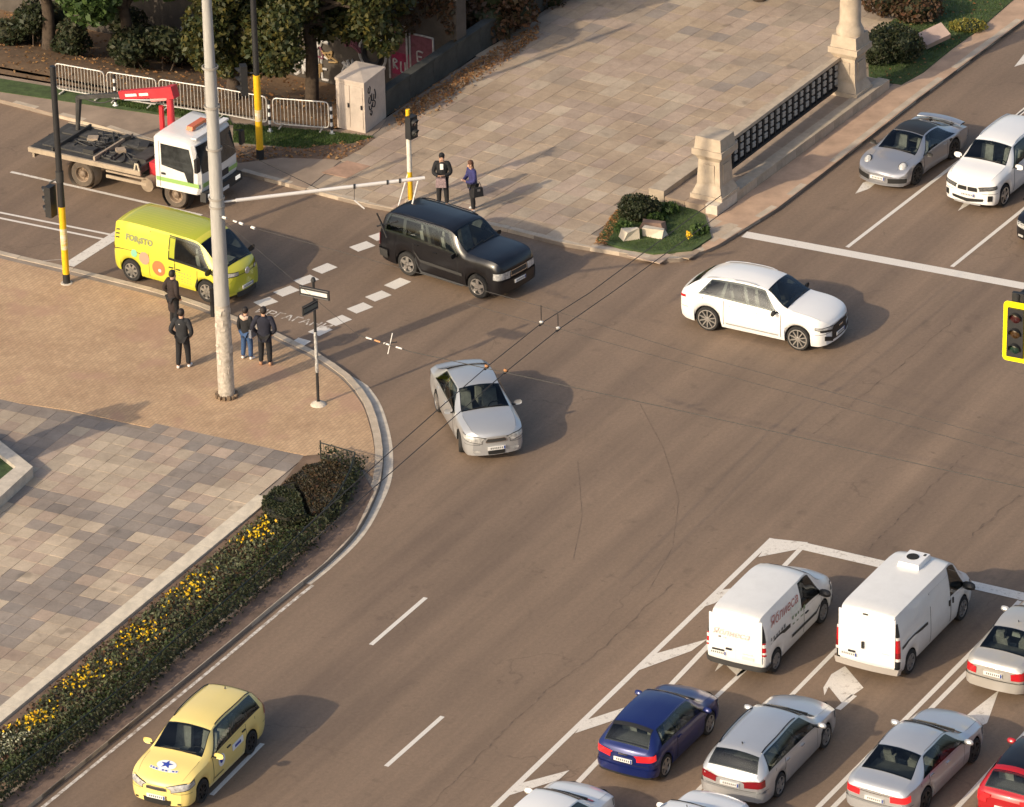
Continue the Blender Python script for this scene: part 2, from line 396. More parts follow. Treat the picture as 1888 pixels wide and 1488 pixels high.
poly('turn_arrow', [(1870, 345-222), (1888, 100), (1905, 112)])
TXT = paint_mat('road_lettering', .52)
_c = G(541, 588, .006); _m = Matrix.Translation(_c) @ Matrix.Rotation(R(-31), 4, 'Z')
text_mesh('road_lettering', 'ИРГАГАНИ', .50, TXT, road, _m, italic=0.0, bold=.004)
# sealed seams and patches in the asphalt
SEAM = mat('seam_tar', (.155, .11, .078), .8, var=.5, vscale=3)
def seam(pp, wd, j=.05, m=SEAM, z=.004):
    pts = resample(pline(pp), .3); rng = random.Random(len(pp)*31+int(pp[0][0]))
    pts = [p+Vector((rng.uniform(-j, j), rng.uniform(-j, j), 0)) for p in pts]
    a = offset_line(pts, .5); rows = [[], []]
    for p, q in zip(pts, a):
        d = (q-p)*2; k = wd*(.15+rng.random())
        rows[0].append(p-d*k/2+Vector((0, 0, z))); rows[1].append(p+d*k/2+Vector((0, 0, z)))
    MB().grid(rows).build('asphalt_seam', m, road)
seam([(760, 1520), (900, 1378), (1000, 1278), (1105, 1200), (1240, 1075)], .05, .05); seam([(1595, 1018), (1690, 925), (1780, 835)], .06, .05)
seam([(1500, 800), (1640, 690), (1760, 590)], .03, .06); seam([(1780, 1000), (1888, 905)], .10, .07)
seam([(1545, 1310), (1640, 1210)], .03, .03)
seam([(1180, 745), (1225, 830), (1252, 920), (1240, 1010), (1190, 1100)], .018, .01, MATS['seam_tar']); seam([(1065, 850), (1074, 950), (1055, 1040)], .018, .01)
seam([(390, 1350), (560, 1372), (700, 1402), (930, 1445)], .018, .01)

# ---- left pavement: brick sheet, kerb band and plaza slabs
brick_top = smoothline(pline(KL[1:18], SW))
bl = offset_line(brick_top, -.235)
B_EDGE = [(578, 842), (381, 803), (267, 786), (126, 756), (-10, 736), (-330, 668)]
MB().prism([(p.x, p.y) for p in bl]+[(p.x, p.y) for p in pline([(662, 857)]+B_EDGE, SW)], SW-.02, SW).build('brick_paving', BRICK, pave_l)
TILE = {}
for nm, c in (('beige', (.47, .38, .285)), ('cream', (.53, .43, .32)), ('rose', (.43, .33, .255)), ('grey', (.31, .26, .22)), ('dark', (.265, .228, .20)), ('sand', (.43, .33, .235)), ('stone', (.37, .295, .225))):
    TILE[nm] = slab_mat('slab_'+nm, c)
_tm = {}
def tile_mesh(nm, a, b):
    k = (nm, a, b)
    if k not in _tm:
        g = .011; me = MB().box((0, 0, -.012), (a-g, b-g, .03), taper=.995); o = me.build('slab', TILE[nm]); _tm[k] = o.data; bpy.data.objects.remove(o)
    return _tm[k]
def slabs(parent, org, ang, a, b, n0, n1, m0, m1, polyg, choose, z, limit, near, skip=()):
    u = Vector((math.cos(ang), math.sin(ang), 0)); v = Vector((-u.y, u.x, 0)); L = []
    for i in range(n0, n1):
        for j in range(m0, m1):
            c = org+u*((i+.5)*a)+v*((j+.5)*b)
            if inside(c, polyg) and not any(inside(c, s) for s in skip): L.append(((c-near).length, i, j, c))
    L.sort(key=lambda t: t[0]); rng = random.Random(5); rest = {}
    for k, (d, i, j, c) in enumerate(L):
        nm = choose(i, j, rng); dz = rng.uniform(-.003, .003)
        if k < limit:
            o = link('slab', tile_mesh(nm, a, b), parent, (c.x, c.y, z+dz)); o.rotation_euler = (rng.uniform(-.004, .004), rng.uniform(-.004, .004), ang)
        else:
            mb = rest.setdefault(nm, MB()); mb.box((c.x, c.y, z-.012+dz), (a-.011, b-.011, .03), rot=Matrix.Rotation(ang, 3, 'Z'))
    if rest:
        mb = MB(); names = list(rest)
        for q, nm in enumerate(names): mb.add(rest[nm].v, rest[nm].f, q)
        tag(mb.build('slabs', [TILE[x] for x in names], parent), kind='stuff')
PL_EDGE = [(478, 912), (240, 1107), (6, 1300), (-300, 1553)]
plaza_poly = pline(B_EDGE[:-1]+[(-420, 660), (-800, 1100), (-420, 1600)]+PL_EDGE[::-1]+[(540, 858)], SW)
def choose_l(i, j, rng):
    r = rng.random()
    if i in (-2, -1, 0, -10, -11, -19, -20, -31, -32) and j > -1: return 'grey' if r < .62 else 'dark' if r < .88 else 'rose'
    if j in (4, 5, 14, 15, 24, 25) or (j == 3 and r < .35): return 'grey' if r < .55 else 'dark' if r < .92 else 'rose'
    return 'beige' if r < .42 else 'cream' if r < .64 else 'rose' if r < .93 else 'grey'
ORG = G(564, 841, SW)
PANG = R(62.3)
slabs(pave_l, ORG, PANG, .55, .50, -60, 10, -4, 60, plaza_poly, choose_l, SW, 300, G(250, 1000))
# raised stone border of a bed at the left edge of the plaza
q = pline([(-260, 770), (-20, 815), (62, 880), (-40, 975), (-260, 930)], SW); qi = pline([(-260, 795), (-30, 832), (30, 880), (-55, 950), (-260, 905)], SW)
bed = empty('stone_flower_bed', G(-40, 890, SW), 0, 'corner of a low stone-edged grass bed at the left edge of the plaza', 'flower bed')
def local(pts, o): return [(p.x-o.location.x, p.y-o.location.y) for p in pts]
n = len(q); mb = MB()
for i in range(n):
    a, b, c, d = (local([x], bed)[0] for x in (q[i], q[(i+1) % n], qi[(i+1) % n], qi[i])); mb.prism([a, b, c, d], 0, .34)
mb.build('stone_rim', STONE_W, bed); MB().prism(local(qi, bed), 0, .22).build('turf', mat('turf', (.045, .075, .022), .9, var=.4, vscale=6, bump=.8, bscale=30), bed)
# ---- far pavement
DIRTY = mat('old_pavement', (.30, .225, .165), .9, var=.22, vscale=.9, bump=.3)
PINK = mat('side_pavement', (.46, .31, .21), .88, var=.2, vscale=1.2, bump=.3)
TERR = mat('terrace_stone', (.34, .255, .185), .88, var=.22, vscale=1.4, bump=.3)
GRASS_G = mat('grass_ground', (.055, .085, .025), .95, var=.4, vscale=3, bump=.6, bscale=25)
def sheet(name, pp, z0, z1, m, parent, **k): return MB().prism([(p.x, p.y) for p in pline(pp, z1)], z0, z1).build(name, m, parent, **k)
krs = smoothline(pline(KR, SW)); kin = offset_line(krs, .235)
seg = [p for p in kin if p.x < -6.2]
MB().prism([(p.x, p.y) for p in seg]+[(p.x, p.y) for p in pline([(560, 352), (700, 238), (712, 220), (622, 241), (430, 212), (215, 175), (-300, 88), (-860, -14)], SW)], SW-.02, SW).build('old_paving', DIRTY, pave_r)
seg = [p for p in kin if p.x > 6.3]
sheet('side_paving', [(1300, 462), (1326, 450), (1377, 418), (1432, 384), (1514, 321), (1610, 246), (1686, 186), (1888, 36), (2100, -122), (2500, -425), (2300, -420), (1960, -90), (1800, 52), (1640, 160), (1320, 396), (1260, 400)], SW-.02, SW, PINK, pave_r)
far_poly = [p for p in kin if -7.2 < p.x < 7.2]+pline([(1300, 390), (1560, 190), (1600, 100), (1690, 10), (1760, -120), (1300, -330), (1180, -90), (1010, 22), (820, 152), (700, 250), (585, 345)], SW)
def choose_r(i, j, rng):
    r = rng.random()
    if (i//3+j//4) % 3 == 0: return 'rose' if r < .4 else 'sand' if r < .8 else 'beige'
    if i > 24: return 'stone' if r < .55 else 'rose' if r < .8 else 'grey' if r < .9 else 'sand'
    if i > 14: return 'stone' if r < .3 else 'sand' if r < .6 else 'rose' if r < .9 else 'grey'
    return 'sand' if r < .50 else 'beige' if r < .68 else 'rose' if r < .94 else 'stone'
isl = pline([(1100, 445), (1128, 402), (1150, 374), (1225, 362), (1300, 398), (1312, 440), (1276, 463), (1205, 470), (1150, 460)], SW)
slabs(pave_r, G(1240, 470, SW), R(56), .75, .60, -6, 70, -4, 60, far_poly, choose_r, SW, 300, G(1020, 330), (isl,))

# ---- sloping river bank behind the barriers, down to the foot of the retaining wall
WZ = -1.6
def wall_px(x): return 128+(x-490)*.2258
def bank(x, t):
    """x: photo column, t: 0 at the barriers, 1 at the wall foot"""
    f = FENCE_PX
    if x >= 712: top = G(x, 216-(x-712)*.678, SW)
    else:
        i = next(k for k in range(len(f)-1) if f[k+1][0] <= x); a, b_ = f[i], f[i+1]; top = G(x, a[1]+(b_[1]-a[1])*(x-a[0])/(b_[0]-a[0]), SW)
    bot = G(x, wall_px(x), WZ); p = top.lerp(bot, t); p.z = SW+(WZ-SW)*(t*t*(3-2*t))+.05*math.sin(p.x*1.9)*math.sin(p.y*1.3)*math.sin(math.pi*t); return p
LITTER = mat('leaf_litter', (.15, .088, .045), .95, col2=(.24, .15, .08), vscale=1.4, bump=.9, bscale=9)
xs_ = [-880+i*26 for i in range(67)]
tag(MB().grid([[bank(x, t/9) for x in xs_] for t in range(10)], flip=True).build('river_bank', LITTER, smooth=60), kind='structure')
# ------------------------------------------------------------------ vehicles
GLASS = glass_mat(); CABIN = mat('cabin_trim', (.07, .07, .07), .8, var=.3, vscale=4); SEATM = mat('seat_cloth', (.20, .195, .185), .9, var=.3, vscale=6)
TYRE = mat('tyre_rubber', (.022, .021, .02), .85, var=.3, vscale=6)
RIM_S = mat('alloy_silver', (.62, .60, .57), .3, metal=.85); RIM_D = mat('alloy_dark', (.05, .05, .05), .4, metal=.6); RIM_G = mat('wheel_cover_grey', (.30, .29, .28), .45, metal=.5); RIM_R = mat('steel_wheel_dusty', (.22, .16, .11), .7, var=.3)
TRIM = mat('black_trim', (.018, .018, .018), .45); UNDER = mat('underside', (.012, .012, .012), .9); PLAST = mat('black_plastic', (.035, .034, .033), .65)
CHROME = mat('chrome', (.75, .74, .72), .15, metal=1.0)
HEAD = mat('headlight_lens', (.62, .61, .58), .12, coat=1.0, col2=(.22, .22, .22), vscale=9); HEAD_D = mat('headlight_dark', (.10, .10, .10), .1, coat=1.0, var=.6, vscale=14)
TAIL = mat('tail_light_red', (.48, .012, .018), .22, coat=1.0); TAIL_W = mat('tail_light_clear', (.75, .70, .66), .25, coat=1.0); TAIL_D = mat('tail_light_dark', (.22, .008, .012), .22, coat=1.0)
LIT_RED = mat('tail_light_lit', (.5, .01, .015), .25, coat=1.0, emit=((1, .03, .03), .55))
PLATE = mat('number_plate', (.72, .71, .68), .5); PLATE_B = mat('plate_band', (.03, .06, .25), .5); PLATE_T = mat('plate_marks', (.16, .16, .16), .6)
SEAMM = mat('panel_gap', (.02, .02, .02), .9)
def pchip(pts):
    xs = [p[0] for p in pts]; ys = [p[1] for p in pts]; n = len(xs)
    h = [xs[i+1]-xs[i] for i in range(n-1)]; d = [(ys[i+1]-ys[i])/h[i] for i in range(n-1)]; m = [0]*n
    m[0], m[-1] = d[0], d[-1]
    for i in range(1, n-1):
        if d[i-1]*d[i] > 0:
            w1, w2 = 2*h[i]+h[i-1], h[i]+2*h[i-1]; m[i] = (w1+w2)/(w1/d[i-1]+w2/d[i])
    def f(x):
        if x <= xs[0]: return ys[0]
        if x >= xs[-1]: return ys[-1]
        i = 0
        while x > xs[i+1]: i += 1
        t = (x-xs[i])/h[i]
        return (2*t**3-3*t*t+1)*ys[i]+(t**3-2*t*t+t)*h[i]*m[i]+(-2*t**3+3*t*t)*ys[i+1]+(t**3-t*t)*h[i]*m[i+1]
    return f
TYPES = {
 'sedan': dict(T=[(0, .61), (.012, .665), (.03, .70), (.125, .74), (.155, .775), (.29, .955), (.35, .985), (.45, 1.0), (.53, .985), (.58, .95), (.725, .715), (.755, .695), (.86, .665), (.95, .61), (.985, .565), (1, .51)],
   E=[(0, .70), (.08, .78), (.13, .77), (.29, .66), (.42, .69), (.57, .66), (.725, .78), (.80, .80), (.95, .72), (1, .62)], cowl=.74, header=.575, rg=(.135, .29), dlo=(.205, .705, .30, .565)),
 'hatch': dict(T=[(0, .58), (.01, .64), (.035, .70), (.13, .93), (.17, .965), (.3, .99), (.42, 1.0), (.56, .975), (.60, .95), (.745, .70), (.775, .675), (.88, .63), (.955, .565), (.985, .52), (1, .47)],
   E=[(0, .72), (.035, .74), (.13, .65), (.3, .69), (.56, .67), (.745, .78), (.82, .80), (.95, .72), (1, .62)], cowl=.76, header=.60, rg=(.04, .125), dlo=(.14, .72, .17, .58)),
 'wagon': dict(T=[(0, .56), (.01, .64), (.025, .69), (.10, .93), (.13, .96), (.3, .99), (.42, 1.0), (.55, .975), (.585, .95), (.725, .71), (.755, .685), (.86, .64), (.95, .57), (.985, .53), (1, .48)],
   E=[(0, .74), (.025, .76), (.10, .67), (.3, .70), (.55, .67), (.725, .78), (.80, .80), (.95, .72), (1, .62)], cowl=.74, header=.585, rg=(.03, .095), dlo=(.10, .70, .13, .565)),
 'suv': dict(T=[(0, .58), (.01, .66), (.03, .71), (.085, .91), (.12, .955), (.3, .995), (.45, 1.0), (.58, .975), (.62, .945), (.735, .725), (.765, .705), (.88, .67), (.95, .62), (.985, .57), (1, .52)],
   E=[(0, .74), (.03, .76), (.1, .66), (.3, .69), (.58, .67), (.735, .78), (.82, .82), (.95, .76), (1, .68)], cowl=.75, header=.615, rg=(.035, .085), dlo=(.08, .715, .115, .60)),
 'offroad': dict(T=[(0, .60), (.008, .70), (.02, .76), (.05, .925), (.08, .97), (.3, .998), (.48, 1.0), (.56, .985), (.595, .955), (.70, .735), (.725, .705), (.9, .69), (.965, .66), (.99, .60), (1, .55)],
   E=[(0, .80), (.02, .80), (.07, .74), (.3, .76), (.56, .74), (.70, .82), (.82, .86), (.95, .82), (1, .76)], cowl=.72, header=.59, rg=(.022, .05), dlo=(.055, .685, .075, .575)),
 'coupe_suv': dict(T=[(0, .58), (.012, .66), (.035, .70), (.12, .86), (.18, .935), (.30, .985), (.42, 1.0), (.55, .975), (.59, .945), (.715, .72), (.745, .70), (.87, .665), (.95, .61), (.985, .56), (1, .50)],
   E=[(0, .74), (.035, .74), (.13, .63), (.3, .66), (.55, .64), (.715, .78), (.82, .82), (.95, .76), (1, .68)], cowl=.73, header=.585, rg=(.045, .12), dlo=(.14, .695, .21, .57)),
 'sports': dict(T=[(0, .52), (.015, .60), (.04, .655), (.12, .70), (.22, .80), (.33, .93), (.42, .99), (.47, 1.0), (.53, .985), (.58, .95), (.725, .70), (.755, .675), (.87, .615), (.95, .52), (.985, .46), (1, .40)],
   E=[(0, .62), (.1, .60), (.22, .52), (.4, .56), (.53, .57), (.725, .72), (.8, .66), (.9, .60), (1, .55)], cowl=.74, header=.575, rg=(.13, .31), dlo=(.24, .705, .36, .55)),
 'van': dict(T=[(0, .925), (.006, .955), (.02, .975), (.1, .995), (.35, 1.0), (.56, .995), (.63, .97), (.67, .93), (.80, .69), (.83, .66), (.92, .61), (.97, .56), (.99, .51), (1, .46)],
   E=[(0, .76), (.02, .78), (.1, .80), (.5, .80), (.65, .74), (.80, .80), (.9, .80), (1, .68)], cowl=.815, header=.67, rg=None, dlo=(.50, .775, .50, .66)),
 'bigvan': dict(T=[(0, .945), (.006, .97), (.015, .982), (.1, .997), (.4, 1.0), (.66, .99), (.72, .955), (.75, .91), (.865, .63), (.89, .60), (.95, .545), (.985, .48), (1, .41)],
   E=[(0, .80), (.02, .82), (.1, .84), (.6, .84), (.73, .78), (.865, .80), (.93, .78), (1, .66)], cowl=.88, header=.75, rg=None, dlo=(.645, .85, .645, .745)),
 'busvan': dict(T=[(0, .78), (.01, .86), (.035, .95), (.08, .985), (.3, 1.0), (.6, .995), (.70, .97), (.745, .93), (.92, .60), (.94, .575), (.975, .51), (.99, .46), (1, .40)],
   E=[(0, .74), (.03, .78), (.1, .80), (.6, .80), (.73, .74), (.92, .80), (.97, .74), (1, .64)], cowl=.93, header=.745, rg=None, dlo=(.50, .885, .50, .74)),
}
class Car:
    def __init__(s, name, label, cat, typ, L, W, H, wb, fo, r, paint, group=None, bow=.13, clad=False, sports=False):
        s.L, s.W, s.H, s.wb, s.r, s.t = L, W/2, H, wb, r, TYPES[typ]; s.typ = typ; s.paint = paint
        s.xf = wb/2+fo; s.xr = s.xf-L; s.bow = bow; s.H = H
        s.T = pchip(s.t['T']); s.E = pchip(s.t['E'])
        van = typ in ('van', 'bigvan'); bus = typ == 'busvan'
        s.PW = pchip([(0, .93 if van else .82), (.012, .975 if van else .90), (.04, .995 if van else .955), (.12, 1), (.78, 1), (.9, .975), (.96, .93), (.985, .86), (1, .74)])
        if typ == 'offroad': s.PW = pchip([(0, .88), (.012, .94), (.04, .975), (.12, 1), (.8, 1), (.93, .985), (.975, .95), (.99, .91), (1, .84)])
        bl = .60 if not (van or bus) else (.52 if typ == 'van' else .50)
        if typ == 'bigvan': bl = .50
        if typ == 'sports': bl = .60
        s.B = pchip([(0, bl-.02), (.06, bl+.04), (.2, bl+.045), (.5, bl+.02), (.72, bl), (.85, bl-.02), (.95, bl-.08), (1, bl-.16)])
        s.zb = pchip([(0, .21*H if not van else .17*H), (.06, .15*H), (.15, .135*H), (.85, .135*H), (.95, .13*H), (1, .15*H)])
        s.root = empty(name, (0, 0, 0), 0, label, cat, group); s.clad = clad; s.holes = []; s.pc = {}
    def S_(s, x): return (x-s.xr)/s.L
    def X(s, q): return s.xr+q*s.L
    def prof(s, x):
        k_ = round(x, 5)
        if k_ not in s.pc: s.pc[k_] = s.prof_(x)
        return s.pc[k_]
    def prof_(s, x):
        q = s.S_(x); H, W = s.H, s.W*s.PW(q); T = s.T(q)*H; E = s.E(q)*s.W*min(1, s.PW(q)+.06); 
        cr = .035+.03*max(0, min(1, (s.T(q)-.7)/.3)); 
        if s.typ in ('van', 'bigvan', 'busvan'): cr = .06
        if s.typ == 'sports': cr = .05+.04*max(0, (q-.75))
        zb = s.zb(q)
        for xc in (-s.wb/2, s.wb/2):
            d = abs(x-xc); Ra = s.r*1.14
            if d < Ra: zb = max(zb, s.r+math.sqrt(Ra*Ra-d*d))
        ze = T-cr; B = min(s.B(q)*H, ze-.025); B = max(B, zb+.06); ze = max(ze, B+.02); T = max(T, ze+.01)
        if s.typ == 'sports':   # wide rear haunch, narrow waist
            W *= 1.0 if q < .3 else (1-.05*math.sin(math.pi*min(1, (q-.3)/.45))) if q < .75 else 1.0
        E = min(E, W*.95)
        zm = zb+.55*(B-zb)
        bul = .97 if s.typ not in ('van', 'bigvan', 'busvan') else .985
        return [(0, zb), (W*.94, zb), (W*.985, zb+.22*(B-zb)), (W, zm), (W*bul, B), (E, ze), (E*.62, T-cr*.38), (0, T)]
    def yz(s, x, v):
        P = s.prof(x); i = min(int(v), 6); t = v-i
        if i in (0,): a = P[0]; b = P[1]; return (a[0]+(b[0]-a[0])*t, a[1]+(b[1]-a[1])*t)
        if i == 4:
            a, b = P[4], P[5]; bl = .03*math.sin(math.pi*t)*min(1, (b[1]-a[1])/.3)
            return (a[0]+(b[0]-a[0])*t+bl, a[1]+(b[1]-a[1])*t)
        lo, hi = (1, 4) if i < 4 else (5, 7)
        p = [P[max(lo, min(hi, k))] for k in (i-1, i, i+1, i+2)]
        if i == 6: p[3] = (-p[1][0], p[1][1])
        return tuple(.5*(2*p[1][k]+(p[2][k]-p[0][k])*t+(2*p[0][k]-5*p[1][k]+4*p[2][k]-p[3][k])*t*t+(3*p[1][k]-p[0][k]-3*p[2][k]+p[3][k])*t**3) for k in (0, 1))
    def D(s, x, y, z):
        q = s.S_(x); k = (y/s.W)**2
        if q > .85: x -= s.bow*((q-.85)/.15)**2*k*1.5
        elif q < .12: x += s.bow*.5*((.12-q)/.12)**2*k*1.5
        return Vector((x, y, z))
    def P(s, x, v, side=1, off=0.0):
        def p(x, v):
            y, z = s.yz(x, v); return s.D(x, y*side, z)
        a = p(x, v)
        if off:
            e = .01; dx = p(x+e, v)-p(x-e, v); dv = p(x, min(7, v+.02))-p(x, max(0.0, v-.02))
            n = dx.cross(dv); n = n.normalized() if n.length > 1e-9 else Vector((0, 0, 1))
            if n.y*side < -1e-4 or (abs(n.y) < .02 and n.z < 0): n = -n
            if v > 5.5 and n.z < 0: n = -n
            a = a+n*off
        return a
    def body(s):
        st = set(round(s.X(k/92), 4) for k in range(93))
        for q in (.004, .009, .016, .028, .972, .984, .992, .997): st.add(round(s.X(q), 4))
        for xc in (-s.wb/2, s.wb/2):
            for k in range(17): st.add(round(xc-s.r*1.14*math.cos(math.pi*k/16), 4))
            st.add(round(xc-s.r*1.145, 4)); st.add(round(xc+s.r*1.145, 4))
        st = sorted(st); st = [x for i, x in enumerate(st) if i == 0 or x-st[i-1] > .004]
        V = [0, 1, 1.5, 2, 2.5, 3, 3.5]+[4+k/14 for k in range(14)]+[5+k/8 for k in range(17)]
        mb = MB(); nv = len(V)
        for side in (1, -1):
            rows = [[s.D(x, s.yz(x, v)[0]*side, s.yz(x, v)[1]) for v in V] for x in st]
            o = len(mb.v)
            for r_ in rows: mb.v += [tuple(p) for p in r_]
            for i in range(len(st)-1):
                for j in range(nv-1):
                    xm, vm = (st[i]+st[i+1])/2, (V[j]+V[j+1])/2
                    if vm > 4 and any(h(xm, vm) for h in s.holes): continue
                    qd = (o+i*nv+j, o+(i+1)*nv+j, o+(i+1)*nv+j+1, o+i*nv+j+1)
                    mb.f.append(qd[::-1] if side > 0 else qd); mb.m.append(1 if V[j] < 1 else 2 if (s.clad and V[j] < 2) else 0)
        for x, e in ((st[0], -1), (st[-1], 1)):
            rows = []
            for v in V:
                y, z = s.yz(x, v); rows.append([s.D(x, y*(k/4-1), z) for k in range(9)])
            mb.grid(rows, 0, flip=(e < 0))
        s.bodyo = mb.build('body', [s.paint, UNDER, PLAST], s.root, smooth=32)
    def patch(s, name, m, c, side=1, off=.006, nx=8, nv=4, parent=None, gap=None, keep=None):
        """c = corners (x,v): rear-bottom, front-bottom, front-top, rear-top; keep(u,t) leaves cells out"""
        def rows(cc, of):
            out = []
            for j in range(nv+1):
                t = j/nv; r_ = []
                for i in range(nx+1):
                    u = i/nx
                    x = (cc[0][0]*(1-u)+cc[1][0]*u)*(1-t)+(cc[3][0]*(1-u)+cc[2][0]*u)*t
                    v = (cc[0][1]*(1-u)+cc[1][1]*u)*(1-t)+(cc[3][1]*(1-u)+cc[2][1]*u)*t
                    r_.append(s.P(x, v, side, of))
                out.append(r_)
            return out
        mb = MB()
        if gap:
            g = gap; gx = [(c[0][0]-g, c[0][1]), (c[1][0]+g, c[1][1]), (c[2][0]+g, c[2][1]), (c[3][0]-g, c[3][1])]
            mb.grid(rows(gx, off*.5), 1, flip=(side > 0))
        n0 = len(mb.f); mb.grid(rows(c, off), 0, flip=(side > 0))
        if keep:
            ok = [keep((k % nx+.5)/nx, (k//nx+.5)/nv) for k in range(nx*nv)]
            mb.f = mb.f[:n0]+[f for f, q in zip(mb.f[n0:], ok) if q]; mb.m = mb.m[:len(mb.f)]
        return mb.build(name, [m, SEAMM], parent or s.root, smooth=60)
    def cross(s, name, m, x0, x1, vm, off=.006, nx=7, inset=0.0, parent=None, ring=None):
        rows = []; ny = 8 if not ring else 14
        for i in range(nx+1):
            x = x0+(x1-x0)*i/nx; r_ = []
            for k in range(-ny, ny+1):
                a = abs(k)/ny; v = 7-a*(7-vm); r_.append(s.P(x, v, 1 if k >= 0 else -1, off))
            rows.append(r_)
        mb = MB().grid(rows, flip=(x1 > x0))
        if ring:
            ok = []
            for k in range(nx*2*ny):
                u = (k//(2*ny)+.5)/nx; t = abs((k % (2*ny)+.5)/ny-1); ok.append(u < ring[0] or u > 1-ring[0] or t > 1-ring[1])
            mb.f = [f for f, q in zip(mb.f, ok) if q]; mb.m = mb.m[:len(mb.f)]
        return mb.build(name, m, parent or s.root, smooth=60)
    def wz(s, x, z):
        lo = None
        for k in range(0, 81):
            v = 1+4*k/80; y, zz = s.yz(x, v)
            if zz >= z: return y if lo is None else lo[0]+(y-lo[0])*(z-lo[1])/max(1e-6, zz-lo[1])
            lo = (y, zz)
        return lo[0]
    def wrap(s, name, m, end, side, q0, q1, z0, z1, off=.012, n=12, parent=None):
        """panel that runs along the side (q<0, metres) round the corner on to the end face (q 0..1 to the middle)"""
        if name == 'headlight' and m is not TRIM:
            g = lambda z, d: (z[0]+d, z[1]+d) if isinstance(z, tuple) else z+d
            s.wrap('lamp_surround', TRIM, end, side, q0-.025, q1+.02, g(z0, -.012), g(z1, .010), off-.005, n)
        xe = s.xf if end > 0 else s.xr; mb = MB()
        f = lambda z, u: z if not isinstance(z, tuple) else z[0]+(z[1]-z[0])*u
        for sd in ((1, -1) if side == 0 else (side,)):
            rows = []
            for j in range(5):
                r_ = []
                for i in range(n+1):
                    u = i/n; q = q0+(q1-q0)*u; z = f(z0, u)+(f(z1, u)-f(z0, u))*j/4; z *= s.H
                    if q < 0:
                        x = xe+end*q; y = s.wz(x, z); p = s.D(x, y*sd, z); p.y += sd*off; p.x += end*off*max(0, 1+q/.15)
                    else:
                        y = s.wz(xe, z)*(1-q); p = s.D(xe, y*sd, z); p.x += end*off
                        if q < .02: p.y += sd*off
                    r_.append(p)
                rows.append(r_)
            mb.grid(rows, 0, flip=(sd*end > 0))
        return mb.build(name, m, parent or s.root, smooth=60)
    def plate(s, end, z, w=.52, h=.11, y=0.0, off=.02):
        xe = s.xf if end > 0 else s.xr; p = s.D(xe, y, z*s.H)
        x = p.x+end*off; e = empty_part = MB().box((x, y, z*s.H), (.02, w, h), 0).build('number_plate', PLATE, s.root)
        MB().box((x+end*.011, y+end*-.0-(w/2-.03)*(1 if end > 0 else -1)*-1, z*s.H), (.003, .045, h*.9), 0).build('plate_band', PLATE_B, e)
        mb = MB()
        for k in range(7): mb.box((x+end*.011, y+(k-3)*.055, z*s.H), (.003, .032, h*.5))
        mb.build('plate_characters', PLATE_T, e)
    def slab(s, name, m, end, y, z, w, h, off=.012, parent=None, d=.03):
        xe = s.xf if end > 0 else s.xr; p = s.D(xe, y, z*s.H)
        return MB().box((p.x+end*(off-d/2), y, z*s.H), (d, w, h)).build(name, m, parent or s.root)
    def glazing(s, doors, rear=True, trim=TRIM, pillar_v=(4.08, 4.94)):
        L = s.X; c, h = s.t['cowl'], s.t['header']
        def screen(xa, xb, nm):       # xa..xb along x, whole width
            s.cross(nm+'_surround', TRIM, xa, xb, 5.03, .004, 16, ring=(.075, .09)); s.cross(nm, GLASS, xa, xb, 5.05, .009, 10)
            def hole(x, v, xa=xa, xb=xb):
                u = (x-xa)/(xb-xa); t = (7-v)/(7-5.03); return .04 < u < .96 and t < .95
            s.holes.append(hole)
        screen(L(c)-.02, L(h)-.01, 'windscreen')
        if rear and s.t['rg']: a, b = s.t['rg']; screen(L(a)-.005, L(b)+.01, 'rear_window')
        rb, fb, rt, ft = s.t['dlo']; v0, v1 = pillar_v; sp = [0]+[d for d in doors if 0 < d < 1]+[1]
        cut = [d for d in doors if 0 < d < 1]
        kp = lambda u, t: t < .10 or t > .90 or u < .03 or u > .965 or any(abs(u-d) < .022 for d in cut)
        def hole(x, v):
            t = (v-v0)/(v1-v0); xl = L(rb)+(L(rt)-L(rb))*t; xr = L(fb)+(L(ft)-L(fb))*t; u = (x-xl)/(xr-xl)
            return .05 < t < .95 and .018 < u < .98 and not any(abs(u-d) < .010 for d in cut)
        s.holes.append(hole)
        for sd in (1, -1):
            s.patch('window_trim', trim, [(L(rb), v0), (L(fb), v0), (L(ft), v1), (L(rt), v1)], sd, .004, 44, 20, keep=kp)
            for f0, f1 in zip(sp[:-1], sp[1:]):
                lb = lambda f: L(rb)+(L(fb)-L(rb))*f; lt = lambda f: L(rt)+(L(ft)-L(rt))*f
                s.patch('side_window', GLASS, [(lb(f0), v0), (lb(f1), v0), (lt(f1), v1), (lt(f0), v1)], sd, .009, 10, 5)
        s.body(); s.interior()
    def interior(s):
        H = s.H; W = s.W; xc = s.X(s.t['cowl']); van = s.typ in ('van', 'bigvan', 'busvan'); z0 = .30*H if not van else .36*H
        MB().box((xc-.16, 0, s.B(s.t['cowl'])*H-.07), (.46, W*1.66, .18), taper=.9).build('dashboard', CABIN, s.root)
        MB().box(((xc+s.X(.12 if not van else s.t['dlo'][0]))/2, 0, z0-.04), (xc-s.X(.12 if not van else s.t['dlo'][0]), W*1.7, .05)).build('cabin_floor', CABIN, s.root)
        if van: MB().box((s.X(s.t['dlo'][0])-.03, 0, .58*H), (.04, W*1.55, .55*H)).build('bulkhead', CABIN, s.root)
        rows = [xc-.98]+([] if van or s.typ == 'sports' else [xc-.98-.84])
        top = .80*H if not van else .70*H
